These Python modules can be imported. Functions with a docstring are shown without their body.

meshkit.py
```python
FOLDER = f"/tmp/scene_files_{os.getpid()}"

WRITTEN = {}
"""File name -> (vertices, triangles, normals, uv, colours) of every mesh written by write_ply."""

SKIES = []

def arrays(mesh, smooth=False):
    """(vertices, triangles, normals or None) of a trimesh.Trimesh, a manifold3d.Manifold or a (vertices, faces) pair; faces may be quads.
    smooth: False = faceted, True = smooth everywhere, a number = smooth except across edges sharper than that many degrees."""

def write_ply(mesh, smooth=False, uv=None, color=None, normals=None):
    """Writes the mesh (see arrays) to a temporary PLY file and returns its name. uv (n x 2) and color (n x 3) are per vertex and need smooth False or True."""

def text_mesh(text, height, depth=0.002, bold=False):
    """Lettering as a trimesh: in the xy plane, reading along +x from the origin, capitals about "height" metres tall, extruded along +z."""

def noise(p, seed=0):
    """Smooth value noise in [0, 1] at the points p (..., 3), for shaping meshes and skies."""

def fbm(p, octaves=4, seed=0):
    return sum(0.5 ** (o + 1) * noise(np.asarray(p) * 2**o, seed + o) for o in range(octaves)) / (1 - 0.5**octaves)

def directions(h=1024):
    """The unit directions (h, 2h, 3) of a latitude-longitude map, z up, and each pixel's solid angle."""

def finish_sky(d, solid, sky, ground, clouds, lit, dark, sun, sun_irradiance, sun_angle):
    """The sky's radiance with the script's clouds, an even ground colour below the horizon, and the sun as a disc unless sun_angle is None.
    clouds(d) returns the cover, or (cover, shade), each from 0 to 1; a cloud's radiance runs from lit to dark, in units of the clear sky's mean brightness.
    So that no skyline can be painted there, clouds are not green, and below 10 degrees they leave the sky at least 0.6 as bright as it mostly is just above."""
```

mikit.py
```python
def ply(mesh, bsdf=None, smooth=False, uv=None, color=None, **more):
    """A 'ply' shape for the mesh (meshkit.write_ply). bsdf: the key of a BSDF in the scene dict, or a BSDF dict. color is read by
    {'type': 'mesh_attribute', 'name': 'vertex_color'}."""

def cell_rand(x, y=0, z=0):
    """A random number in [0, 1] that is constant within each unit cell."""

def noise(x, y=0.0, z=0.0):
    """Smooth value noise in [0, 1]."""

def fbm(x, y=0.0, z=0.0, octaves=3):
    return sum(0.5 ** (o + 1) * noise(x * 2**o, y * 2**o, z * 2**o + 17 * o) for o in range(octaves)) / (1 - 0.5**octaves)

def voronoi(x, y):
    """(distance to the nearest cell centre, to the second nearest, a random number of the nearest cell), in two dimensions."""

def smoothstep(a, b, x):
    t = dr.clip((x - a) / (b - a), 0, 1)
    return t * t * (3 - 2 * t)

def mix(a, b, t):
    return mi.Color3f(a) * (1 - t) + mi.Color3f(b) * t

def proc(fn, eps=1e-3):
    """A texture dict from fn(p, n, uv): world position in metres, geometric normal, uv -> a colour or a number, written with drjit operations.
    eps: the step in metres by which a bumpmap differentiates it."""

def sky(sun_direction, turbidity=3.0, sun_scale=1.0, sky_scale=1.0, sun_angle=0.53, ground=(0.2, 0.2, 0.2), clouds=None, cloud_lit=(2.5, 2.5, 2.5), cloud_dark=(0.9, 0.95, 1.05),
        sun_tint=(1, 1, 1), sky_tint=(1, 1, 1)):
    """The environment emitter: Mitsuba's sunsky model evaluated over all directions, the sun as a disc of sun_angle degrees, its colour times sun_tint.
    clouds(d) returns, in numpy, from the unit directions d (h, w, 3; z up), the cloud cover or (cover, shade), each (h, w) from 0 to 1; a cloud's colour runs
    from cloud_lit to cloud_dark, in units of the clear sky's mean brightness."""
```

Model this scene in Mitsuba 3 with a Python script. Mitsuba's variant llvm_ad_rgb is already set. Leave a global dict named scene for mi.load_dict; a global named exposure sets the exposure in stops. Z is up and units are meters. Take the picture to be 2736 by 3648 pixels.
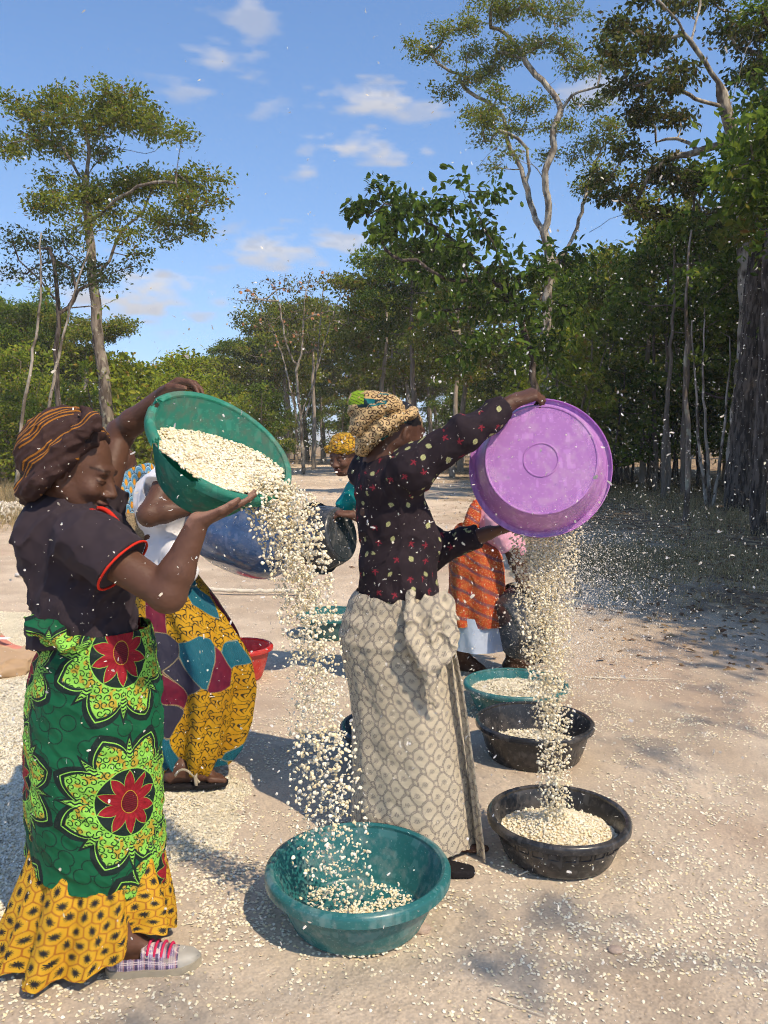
# Women winnowing maize in a clearing of open woodland, under a clear dry-season sky.
import math, random
import numpy as np
import trimesh
import drjit as dr
import mitsuba as mi
import mikit, meshkit
from mikit import proc, noise, fbm, voronoi, cell_rand, smoothstep, mix
T = mi.ScalarTransform4f

# ------------------------------------------------------------------ camera, sun and sky, exposure
EYE, PITCH = 1.57, math.radians(4.8)
SUN = np.array([0.53, -0.65, 1.0])
exposure = 1.55


def clouds(d):
    """fair-weather cumulus scraps low over the woodland"""
    az = np.degrees(np.arctan2(d[..., 0], d[..., 1]))
    el = np.degrees(np.arcsin(np.clip(d[..., 2], -1, 1)))
    p = np.stack([az * 0.22, el * 0.45, np.zeros_like(az)], -1)
    n = meshkit.fbm(p * 1.6, 5, 3)
    wisp = meshkit.fbm(p * np.array([0.8, 2.2, 1.0]) * 3.2 + 5.2, 4, 9)
    cover, shade = np.zeros_like(az), np.zeros_like(az)
    for a, e, wa, we, k in CLOUD_BANK:
        u, v = (az - a) / wa, (el - e) / we
        body = np.exp(-(u * u + np.where(v < 0, 2.6 * v * v, v * v)))
        c = np.clip((body * 0.95 + (n - 0.5) * 1.9 + (wisp - 0.5) * 1.3 - 0.42) * 1.6, 0, 1) * k
        cover = np.maximum(cover, c * (body > 0.03))
        shade = np.maximum(shade, np.clip(0.45 - 0.6 * v, 0, 0.75) * (c > 0))
    return cover, shade


CLOUD_BANK = [(-11.4, 24.0, 2.8, 1.5, 0.62), (-9.0, 26.4, 1.6, 1.5, 0.5), (-12.4, 22.4, 2.4, 0.9, 0.45), (-8.3, 21.5, 1.5, 0.8, 0.42), (-0.6, 22.0, 3.2, 0.9, 0.85), (3.2, 21.6, 3.0, 0.8, 0.5),
              (-2.6, 19.3, 2.6, 1.0, 0.95), (0.4, 18.9, 1.9, 0.8, 0.8), (-5.0, 18.0, 1.3, 0.7, 0.7), (-6.4, 12.6, 6.0, 1.3, 0.8), (-2.6, 13.4, 3.0, 0.9, 0.7), (-16.6, 9.4, 5.0, 2.0, 0.95), (14.2, 21.8, 2.2, 1.1, 0.6), (3.0, 19.2, 0.8, 0.5, 0.5),
              (-45, 16, 9, 3.0, 0.9), (52, 18, 10, 3.0, 0.9), (95, 22, 9, 3.0, 0.8), (-100, 20, 10, 3, 0.8), (160, 24, 10, 3, 0.8), (-150, 30, 8, 3, 0.7)]

scene, labels = {}, {}
# thin dust in the dry air, as one closed box round the whole place (its shape, haze, comes last)
scene["dusty_air"] = {"type": "homogeneous", "albedo": {"type": "rgb", "value": [0.96, 0.95, 0.94]}, "sigma_t": 0.0009}
scene["camera"] = {"type": "perspective", "fov": 65.0, "fov_axis": "y", "near_clip": 0.05, "far_clip": 3000.0,
                   "medium": {"type": "ref", "id": "dusty_air"},
                   "to_world": T().look_at(origin=[0, 0, EYE], target=[0, math.cos(PITCH), EYE - math.sin(PITCH)], up=[0, 0, 1])}
scene["daylight"] = mikit.sky(SUN.tolist(), turbidity=3.0, sky_scale=1.7, clouds=clouds, cloud_lit=(1.7, 1.65, 1.65), cloud_dark=(1.15, 1.2, 1.36), ground=(0.25, 0.21, 0.16), sky_tint=(0.91, 0.99, 1.10))

# ------------------------------------------------------------------ naming
def label(key, text, cat=None, group=None, kind=None):
    d = {}
    if text:
        d["label"] = text
    if cat:
        d["category"] = cat
    if group:
        d["group"] = group
    if kind:
        d["kind"] = kind
    labels[key] = d
    return key


_count = {}


def numbered(name):
    n = _count.get(name, -1) + 1
    _count[name] = n
    return name if n == 0 else f"{name}_{n:03d}"


def put(key, mesh, bsdf, smooth=False, uv=None, color=None, **kw):
    key = "__".join(key.split("__")[:-1] + [numbered_in(key)]) if "__" in key else key
    scene[key] = mikit.ply(mesh, bsdf, smooth, uv=uv, color=color, **kw)
    return key


def numbered_in(key):
    base, k = key.split("__")[-1], 0
    head = key[: len(key) - len(base)]
    while head + (base if k == 0 else f"{base}_{k:03d}") in scene:
        k += 1
    return base if k == 0 else f"{base}_{k:03d}"


# ------------------------------------------------------------------ small geometry
def unit(v):
    v = np.asarray(v, float)
    return v / (np.linalg.norm(v, axis=-1, keepdims=True) + 1e-12)


def catmull(pts, n):
    """a smooth curve through the points, n samples (any dimension)"""
    p = np.asarray(pts, float)
    if len(p) < 3:
        return p[0] + (p[-1] - p[0]) * np.linspace(0, 1, n)[:, None]
    from scipy.interpolate import CubicSpline, PchipInterpolator
    s = np.r_[0, np.cumsum(np.linalg.norm(np.diff(p[:, :3], axis=0), axis=1) + 1e-9)]
    return CubicSpline(s, p)(np.linspace(0, s[-1], n)) if len(p) < 30 else PchipInterpolator(s, p)(np.linspace(0, s[-1], n))


def tube(pts, rad, sides=6, cap=True):
    p = np.asarray(pts, float)
    rad = np.broadcast_to(rad, (len(p),)).astype(float)
    t = unit(np.gradient(p, axis=0))
    a = np.cross(t[0], [0, 0, 1.0] if abs(t[0][2]) < 0.9 else [1.0, 0, 0])
    A = []
    for k in range(len(p)):
        a = unit(a - t[k] * np.dot(a, t[k]))
        A.append(a)
    A = np.array(A)
    B = np.cross(t, A)
    ang = np.arange(sides) * 2 * np.pi / sides
    v = (p[:, None] + rad[:, None, None] * (np.cos(ang)[None, :, None] * A[:, None] + np.sin(ang)[None, :, None] * B[:, None])).reshape(-1, 3)
    i, j = np.meshgrid(np.arange(len(p) - 1), np.arange(sides), indexing="ij")
    q = np.stack([i * sides + j, i * sides + (j + 1) % sides, (i + 1) * sides + (j + 1) % sides, (i + 1) * sides + j], -1).reshape(-1, 4)
    f = np.vstack([q[:, [0, 1, 2]], q[:, [0, 2, 3]]])
    if cap:
        n = len(v)
        v = np.vstack([v, p[:1], p[-1:]])
        j = np.arange(sides)
        f = np.vstack([f, np.stack([j * 0 + n, (j + 1) % sides, j], 1), np.stack([j * 0 + n + 1, (len(p) - 1) * sides + j, (len(p) - 1) * sides + (j + 1) % sides], 1)])
    return v, f


def join(parts):
    v, f, at = [], [], 0
    for a, b in parts:
        v.append(a)
        f.append(np.asarray(b) + at)
        at += len(a)
    return np.vstack(v), np.vstack(f)


def grid(P, close=False):
    """a sheet of vertices P (rows, columns, 3) as (vertices, triangles)"""
    r, c = P.shape[:2]
    i, j = np.meshgrid(np.arange(r - 1), np.arange(c if close else c - 1), indexing="ij")
    k = (j + 1) % c
    q = np.stack([i * c + j, i * c + k, (i + 1) * c + k, (i + 1) * c + j], -1).reshape(-1, 4)
    return P.reshape(-1, 3), np.vstack([q[:, [0, 1, 2]], q[:, [0, 2, 3]]])


def lathe(profile, sides=96):
    """(radius, height) profile turned about z"""
    pr = np.asarray(profile, float)
    a = np.arange(sides) * 2 * np.pi / sides
    P = np.stack([pr[:, None, 0] * np.cos(a), pr[:, None, 0] * np.sin(a), np.broadcast_to(pr[:, None, 1], (len(pr), sides))], -1)
    return grid(P, True)


def frame(axis, up=(0, 0, 1)):
    """rotation whose third column is the axis; first column as near to 'up' as can be"""
    z = unit(axis)
    x = unit(np.asarray(up, float) - z * np.dot(up, z))
    return np.stack([x, np.cross(z, x), z], 1)


def place_mesh(m, R=np.eye(3), at=(0, 0, 0)):
    return np.asarray(m[0]) @ np.asarray(R).T + np.asarray(at, float), m[1]


def scatter(base, pos, rot, scale, rng=None):
    """copies of a small mesh as one: rot (n,3,3), scale (n,) or (n,3)"""
    v, f = base
    s = np.asarray(scale, float)
    s = s[:, None] if s.ndim == 1 else s
    V = np.einsum("nij,nkj->nki", rot, v[None] * s[:, None, :]) + pos[:, None]
    F = f[None] + (np.arange(len(pos)) * len(v))[:, None, None]
    return V.reshape(-1, 3), F.reshape(-1, 3)


def random_rot(rng, n):
    q = rng.normal(size=(n, 4))
    q /= np.linalg.norm(q, axis=1, keepdims=True)
    w, x, y, z = q.T
    return np.stack([1 - 2 * (y * y + z * z), 2 * (x * y - z * w), 2 * (x * z + y * w), 2 * (x * y + z * w), 1 - 2 * (x * x + z * z), 2 * (y * z - x * w),
                     2 * (x * z - y * w), 2 * (y * z + x * w), 1 - 2 * (x * x + y * y)], -1).reshape(-1, 3, 3)


def flat_rot(rng, n, tilt=0.35):
    """lying roughly flat: random heading, small tilt"""
    a = rng.uniform(0, 2 * np.pi, n)
    z = unit(np.stack([rng.normal(0, tilt, n), rng.normal(0, tilt, n), np.ones(n)], 1))
    x = np.stack([np.cos(a), np.sin(a), np.zeros(n)], 1)
    x = unit(x - z * (x * z).sum(1, keepdims=True))
    return np.stack([x, np.cross(z, x), z], -1)


# ------------------------------------------------------------------ implicit bodies
class Body:
    """A smooth union of tapered limbs and ellipsoids, meshed as one continuous surface."""

    def __init__(self):
        self.q = []

    def cone(self, a, b, r1, r2, k=0.02, cut=False):
        a, b = np.asarray(a, float), np.asarray(b, float)
        ba = b - a
        l2 = ba @ ba

        def f(p):
            pa = p - a
            h = np.clip((pa @ ba) / l2, 0, 1)
            return np.sqrt(np.einsum('ij,ij->i', pa - h[:, None] * ba, pa - h[:, None] * ba)) - (r1 + (r2 - r1) * h)

        self.q.append((f, k, (a + b) / 2, math.sqrt(l2) / 2 + max(r1, r2), cut))
        return self

    def ball(self, c, r, R=None, k=0.02, cut=False):
        c, r = np.asarray(c, float), np.broadcast_to(np.asarray(r, float), (3,))

        def f(p):
            q = p - c
            if R is not None:
                q = q @ R
            a, b_ = q / r, q / (r * r)
            k0 = np.sqrt(np.einsum("ij,ij->i", a, a))
            k1 = np.sqrt(np.einsum("ij,ij->i", b_, b_))
            return np.where(k0 < 1e-6, -r.min(), k0 * (k0 - 1) / np.maximum(k1, 1e-9))

        self.q.append((f, k, c, r.max(), cut))
        return self

    def chain(self, pts, rads, k=0.02):
        for i in range(len(pts) - 1):
            self.cone(pts[i], pts[i + 1], rads[i], rads[i + 1], k)
        return self

    def __call__(self, p):
        d = np.full(len(p), 0.3)
        mid = (p.min(0) + p.max(0)) / 2
        ext = np.linalg.norm(p.max(0) - mid)
        small = ext < 0.12
        for f, k, c, r, cut in self.q:
            if np.linalg.norm(c - mid) > ext + r + 0.09:
                continue
            if small:
                m = slice(None)
            else:
                q = p - c
                m = np.einsum("ij,ij->i", q, q) < (r + 0.09) ** 2
                if not m.any():
                    continue
            e, o = f(p[m]), d[m]
            if cut:
                h = np.clip(0.5 - 0.5 * (o + e) / k, 0, 1)
                d[m] = o * (1 - h) - e * h + k * h * (1 - h)
            else:
                h = np.clip(0.5 + 0.5 * (o - e) / k, 0, 1)
                d[m] = o * (1 - h) + e * h - k * h * (1 - h)
        return d

    def box(self, pad=0.03):
        lo = np.min([c - r for f, k, c, r, cut in self.q if not cut], 0) - pad
        hi = np.max([c + r for f, k, c, r, cut in self.q if not cut], 0) + pad
        return lo, hi

    def mesh(self, h, fn=None):
        lo, hi = self.box()
        return surface(fn or self, lo, hi, h)


def surface(fn, lo, hi, h, B=8):
    """surface nets of fn(p) = 0, evaluated only in blocks near the surface"""
    n = (np.ceil((hi - lo) / h / B).astype(int)) * B + 1
    nb = (n - 1) // B
    bc = np.stack(np.meshgrid(*[np.arange(k) for k in nb], indexing="ij"), -1).reshape(-1, 3)
    ctr = lo + (bc + 0.5) * B * h
    d = fn(ctr)
    vol = np.ones(n, np.float32)
    near = np.abs(d) < B * h * 1.35
    for b, dd in zip(bc[~near], d[~near]):
        if dd < 0:
            s = b * B
            vol[s[0]:s[0] + B + 1, s[1]:s[1] + B + 1, s[2]:s[2] + B + 1] = -1
    off = np.stack(np.meshgrid(*[np.arange(B + 1)] * 3, indexing="ij"), -1).reshape(-1, 3)
    kept = bc[near] * B
    sup = (kept // (B * 2)) @ np.array([1000000, 1000, 1])
    kept = kept[np.argsort(sup, kind="stable")]
    cuts = np.r_[0, np.nonzero(np.diff(np.sort(sup)))[0] + 1, len(kept)]
    for s0, s1 in zip(cuts[:-1], cuts[1:]):
        blk = kept[s0:s1]
        idx = (blk[:, None] + off[None]).reshape(-1, 3)
        vol[idx[:, 0], idx[:, 1], idx[:, 2]] = fn(lo + idx * h)
    s = vol < 0
    cnt = sum(s[i:n[0] - 1 + i, j:n[1] - 1 + j, k:n[2] - 1 + k].astype(np.int8) for i in (0, 1) for j in (0, 1) for k in (0, 1))
    cell = np.argwhere((cnt > 0) & (cnt < 8))
    cid = np.full(n - 1, -1, np.int64)
    cid[tuple(cell.T)] = np.arange(len(cell))
    acc, num = np.zeros((len(cell), 3)), np.zeros(len(cell))
    for ax in range(3):
        for u in (0, 1):
            for w in (0, 1):
                o = np.zeros(3, int)
                o[(ax + 1) % 3], o[(ax + 2) % 3] = u, w
                e = o.copy()
                e[ax] = 1
                a, b = vol[tuple((cell + o).T)], vol[tuple((cell + e).T)]
                m = (a < 0) != (b < 0)
                t = a[m] / (a[m] - b[m])
                q = np.broadcast_to(o, (m.sum(), 3)).astype(float).copy()
                q[:, ax] = t
                acc[m] += q
                num[m] += 1
    V = lo + (cell + acc / num[:, None]) * h
    F = []
    for ax in range(3):
        sl0, sl1 = [slice(None)] * 3, [slice(None)] * 3
        sl0[ax], sl1[ax] = slice(0, -1), slice(1, None)
        a, b = s[tuple(sl0)], s[tuple(sl1)]
        e = np.argwhere(a != b)
        u, w = (ax + 1) % 3, (ax + 2) % 3
        e = e[(e[:, u] > 0) & (e[:, w] > 0) & (e[:, u] < n[u] - 1) & (e[:, w] < n[w] - 1)]
        ins = s[tuple(e.T)]
        q = []
        for du, dw in ((-1, -1), (0, -1), (0, 0), (-1, 0)):
            c = e.copy()
            c[:, u] += du
            c[:, w] += dw
            q.append(cid[tuple(c.T)])
        q = np.stack(q, 1)
        q[~ins] = q[~ins][:, ::-1]
        F.append(q)
    F = np.vstack(F)
    return V, np.vstack([F[:, [0, 1, 2]], F[:, [0, 2, 3]]])


def relax(m, it=2, lam=0.5):
    """a little Laplacian smoothing"""
    v, f = m
    e = np.vstack([f[:, [0, 1]], f[:, [1, 2]], f[:, [2, 0]]])
    deg = np.bincount(e[:, 0], minlength=len(v)).astype(float)[:, None]
    for _ in range(it):
        s = np.stack([np.bincount(e[:, 0], weights=v[e[:, 1], k], minlength=len(v)) for k in range(3)], 1)
        v = v + lam * (s / np.maximum(deg, 1) - v)
    return v, f


# ------------------------------------------------------------------ materials of the setting
def vcol(**kw):
    return {"type": "principled", "base_color": {"type": "mesh_attribute", "name": "vertex_color"}, **kw}


scene["leaf_fine"] = {"type": "principledthin", "base_color": {"type": "mesh_attribute", "name": "vertex_color"}, "roughness": 0.5, "diff_trans": 1.0, "spec_trans": 0.0, "eta": 1.4}
scene["leaf_gloss"] = {"type": "principledthin", "base_color": {"type": "mesh_attribute", "name": "vertex_color"}, "roughness": 0.32, "diff_trans": 0.8, "spec_trans": 0.0, "eta": 1.5}
scene["dry_blade"] = {"type": "twosided", "bsdf": vcol(roughness=0.8, specular=0.2)}


def bark_colour(p, n, uv):
    a = fbm(p.x * 9, p.y * 9, p.z * 2.2, 4)
    b = noise(p.x * 4 + 7, p.y * 4, p.z * 1.6)
    lichen = smoothstep(0.60, 0.68, fbm(p.x * 7 + 3, p.y * 7, p.z * 5, 4))
    c = mix([0.085, 0.066, 0.05], [0.27, 0.225, 0.18], smoothstep(0.3, 0.7, a))
    c = c * (0.75 + 0.5 * b)
    return mix(c, [0.38, 0.37, 0.26], lichen * 0.75)


def pale_bark(p, n, uv):
    a = fbm(p.x * 8, p.y * 8, p.z * 3, 4)
    c = mix([0.16, 0.13, 0.10], [0.46, 0.41, 0.33], smoothstep(0.34, 0.62, a))
    return mix(c, [0.08, 0.065, 0.05], smoothstep(0.66, 0.72, fbm(p.x * 13, p.y * 13 + 9, p.z * 6, 3)))


def dark_bark(p, n, uv):
    a = fbm(p.x * 22, p.y * 22, p.z * 4.0, 4)
    return mix([0.04, 0.032, 0.026], [0.14, 0.115, 0.095], smoothstep(0.36, 0.68, a))


def bark_relief(p, n, uv):
    return fbm(p.x * 22, p.y * 22, p.z * 3.5, 3)


for nm, fn in (("bark", bark_colour), ("bark_pale", pale_bark), ("bark_dark", dark_bark)):
    scene[nm] = {"type": "bumpmap", "scale": 0.03, "arbitrary": proc(bark_relief, 0.01), "bsdf": {"type": "principled", "base_color": proc(fn), "roughness": 0.85, "specular": 0.2}}
scene["twig"] = {"type": "twosided", "bsdf": vcol(roughness=0.85, specular=0.2)}


# ------------------------------------------------------------------ the ground
def ground_z(x, y):
    p = np.stack([np.asarray(x, float), np.asarray(y, float), np.zeros_like(np.asarray(x, float))], -1)
    far = np.clip((p[..., 1] - 7) / 20, 0, 1)
    return (meshkit.fbm(p * 0.9, 4, 5) - 0.5) * 0.035 + far * (meshkit.fbm(p * 0.22, 3, 8) - 0.5) * 0.35


def sand_colour(p, n, uv):
    big = fbm(p.x * 0.6, p.y * 0.6, 0.0, 4)
    mid = fbm(p.x * 4, p.y * 4, 3.0, 4)
    grit = noise(p.x * 160, p.y * 160, 1.0)
    c = mix([0.395, 0.318, 0.236], [0.53, 0.445, 0.342], smoothstep(0.3, 0.7, 0.55 * big + 0.45 * mid))
    c = c * (0.86 + 0.28 * grit)
    reddish = smoothstep(0.55, 0.75, fbm(p.x * 1.3 + 40, p.y * 1.3, 0.0, 3))
    c = mix(c, [0.36, 0.225, 0.155], reddish * 0.2)
    # leaf mould and trampled straw, thickening under the trees
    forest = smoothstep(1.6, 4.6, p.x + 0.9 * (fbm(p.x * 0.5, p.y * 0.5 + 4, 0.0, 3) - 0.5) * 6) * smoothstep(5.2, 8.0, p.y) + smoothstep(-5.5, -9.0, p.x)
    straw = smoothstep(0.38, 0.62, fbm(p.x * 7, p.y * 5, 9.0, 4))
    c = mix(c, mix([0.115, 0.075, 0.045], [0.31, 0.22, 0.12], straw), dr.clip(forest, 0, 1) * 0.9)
    return c


def sand_relief(p, n, uv):
    return fbm(p.x * 26, p.y * 26, 0.0, 3) + 0.35 * noise(p.x * 140, p.y * 140) + 2.2 * fbm(p.x * 6.5, p.y * 6.5, 4.0, 2)


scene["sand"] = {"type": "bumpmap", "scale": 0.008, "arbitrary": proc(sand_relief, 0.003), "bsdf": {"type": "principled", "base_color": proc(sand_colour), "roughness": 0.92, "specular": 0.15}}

gx = np.r_[-1500, -600, -250, -120, -70, np.arange(-50, -8, 1.5), np.arange(-8, 8, 0.14), np.arange(8, 50, 1.5), 70, 120, 250, 600, 1500]
gy = np.r_[-1500, -600, -200, -80, -40, np.arange(-20, 0, 2.0), np.arange(0, 12, 0.13), np.arange(12, 80, 0.8), 90, 120, 250, 600, 1600]
GX, GY = np.meshgrid(gx, gy)
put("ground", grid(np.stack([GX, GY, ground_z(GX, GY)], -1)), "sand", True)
label("ground", "pale trampled sandy ground of the clearing strewn with maize", "ground", kind="structure")


# ------------------------------------------------------------------ trees
class Grower:
    """Trunk, limbs and twigs grown towards pads of foliage."""

    def __init__(self, seed):
        self.rng = np.random.default_rng(seed)
        self.p, self.par, self.fix = [], [], {}

    def path(self, pts, parent, step=0.3, wob=0.03, rad=None):
        pts = np.asarray(pts, float)
        n = max(2, int(np.linalg.norm(np.diff(pts, axis=0), axis=1).sum() / step) + 1)
        c = catmull(pts, n) if len(pts) > 2 else pts[0] + (pts[1] - pts[0]) * np.linspace(0, 1, n)[:, None]
        c[1:] += self.rng.normal(0, wob, (n - 1, 3))
        start = 0 if parent < 0 else 1
        last = parent
        for k in range(start, n):
            self.p.append(c[k])
            self.par.append(last)
            last = len(self.p) - 1
            if rad is not None:
                self.fix[last] = rad[0] + (rad[1] - rad[0]) * k / (n - 1)
        return last

    def nearest(self, q, bias=0.0):
        P = np.asarray(self.p)
        d = np.linalg.norm(P - q, axis=1) + bias * np.maximum(0, P[:, 2] - q[2])
        return int(np.argmin(d))

    def twigs(self, pads, per, bias=0.8, inner=False):
        tips = []
        for x, y, z, rx, ry, rz in pads:
            n = max(3, int(per * max(rx * ry, 0.15)))
            u = unit(self.rng.normal(size=(n, 3))) * self.rng.random((n, 1)) ** (1 / 2.4)
            q = np.array([x, y, z]) + u * [rx, ry, rz]
            c = np.array([x, y, z - rz * 0.2])
            k = self.nearest(c, bias)
            a = np.array(self.p[k])
            if np.linalg.norm(c - a) > 0.25:
                m = (a + c) / 2 + [0, 0, -0.08 * np.linalg.norm(c - a)] + self.rng.normal(0, 0.06, 3) * np.linalg.norm(c - a)
                self.path([a, m, c], k, 0.3, 0.02)
            for t in q[np.argsort(np.linalg.norm(q - c, axis=1))]:
                k = self.nearest(t, 0.3)
                a = np.array(self.p[k])
                L = np.linalg.norm(t - a)
                e = self.path([a, (a + t) / 2 + self.rng.normal(0, 0.09 * L + 1e-4, 3), t], k, 0.3, 0.015)
                tips.append((self.p[e], unit(t - a)))
        return tips

    def wood(self, tip_r=0.008, base_r=0.25, power=2.1, min_r=0.0, sides=None):
        n = len(self.p)
        w = np.zeros(n)
        kids = [[] for _ in range(n)]
        for i, q in enumerate(self.par):
            if q >= 0:
                kids[q].append(i)
        for i in range(n - 1, -1, -1):
            w[i] = sum(w[k] for k in kids[i]) if kids[i] else 1.0
        r = tip_r * w ** (1 / power)
        s = base_r / max(r[0], 1e-6)
        r = np.where(r > tip_r * 1.01, tip_r + (r - tip_r) * (base_r - tip_r) / max(r[0] - tip_r, 1e-6), tip_r)
        for i, v in self.fix.items():
            r[i] = v
        parts = []
        P = np.asarray(self.p)
        starts = [i for i in range(n) if self.par[i] < 0]
        todo = [(-1, i) for i in starts]
        while todo:
            b, i = todo.pop()
            idx = [b, i] if b >= 0 else [i]
            while kids[i]:
                ks = sorted(kids[i], key=lambda k: -r[k])
                for k in ks[1:]:
                    todo.append((i, k))
                i = ks[0]
                idx.append(i)
            if len(idx) < 2:
                continue
            rr = r[idx].copy()
            if b >= 0:
                rr[0] = min(rr[0], rr[1] * 1.25)
            if rr.max() < min_r:
                continue
            parts.append(tube(P[idx], rr, (9 if rr[0] > 0.08 else 6 if rr[0] > 0.03 else 4 if rr[0] > 0.012 else 3), cap=rr[0] > 0.03))
        return join(parts)


def leaf_shape(kind):
    if kind == "fine":
        v = np.array([[0, 0, 0], [0.5, 0.24, 0.04], [1, 0, 0], [0.5, -0.24, 0.04]], float)
        return v, np.array([[0, 2, 1], [0, 3, 2]])
    v = np.array([[0, 0, 0], [0.3, 0.2, 0.05], [0.68, 0.22, 0.04], [1, 0, -0.10], [0.68, -0.22, 0.04], [0.3, -0.2, 0.05], [0.5, 0, 0]], float)
    return v, np.array([[0, 6, 1], [1, 6, 2], [2, 6, 3], [3, 6, 4], [4, 6, 5], [5, 6, 0]])


def leaf_frames(rng, n, dirs, droop, flat):
    d = unit(dirs + rng.normal(0, 0.75, (n, 3)) + [0, 0, -droop])
    up = unit(rng.normal(0, 1 - flat, (n, 3)) + [0, 0, flat])
    z = unit(up - d * (d * up).sum(1, keepdims=True))
    return np.stack([d, np.cross(z, d), z], -1)


def foliage(rng, tips, per_tip, spread, size, kind="fine", droop=0.2, flat=0.6, cols=((0.07, 0.11, 0.02),), wts=None, keep=1.0):
    P = np.array([t[0] for t in tips])
    D = np.array([t[1] for t in tips])
    per_tip = int(per_tip * (3.1 if kind == 'fine' else 2.3))
    size = size * (1.25 if kind == 'fine' else 1.1)
    n = per_tip * len(P)
    i = np.repeat(np.arange(len(P)), per_tip)
    pos = P[i] + rng.normal(0, spread, (n, 3)) * [1, 1, 0.6] - D[i] * rng.random((n, 1)) * spread * 1.2
    R = leaf_frames(rng, n, D[i], droop, flat)
    s = size * rng.uniform(0.65, 1.3, n)
    base = leaf_shape(kind)
    m = scatter(base, pos, R, s)
    c = np.asarray(cols, float)[rng.choice(len(cols), n, p=wts)]
    tip_tone = rng.uniform(0.8, 1.25, len(P))[i]
    c = c * (rng.uniform(0.75, 1.25, n) * tip_tone)[:, None]
    return m, np.repeat(c, len(base[0]), 0), (pos, R, s, c)


OLIVE = ((0.235, 0.285, 0.04), (0.28, 0.29, 0.045), (0.155, 0.215, 0.032), (0.31, 0.26, 0.05), (0.36, 0.19, 0.05))
OLIVE_W = (0.4, 0.3, 0.2, 0.07, 0.03)
DEEP = ((0.145, 0.225, 0.03), (0.19, 0.265, 0.036), (0.09, 0.15, 0.026), (0.29, 0.285, 0.04))
DEEP_W = (0.4, 0.3, 0.22, 0.08)
LIME = ((0.32, 0.37, 0.042), (0.25, 0.33, 0.04), (0.37, 0.375, 0.05), (0.40, 0.27, 0.06), (0.17, 0.235, 0.034))
LIME_W = (0.35, 0.3, 0.18, 0.05, 0.12)


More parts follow.
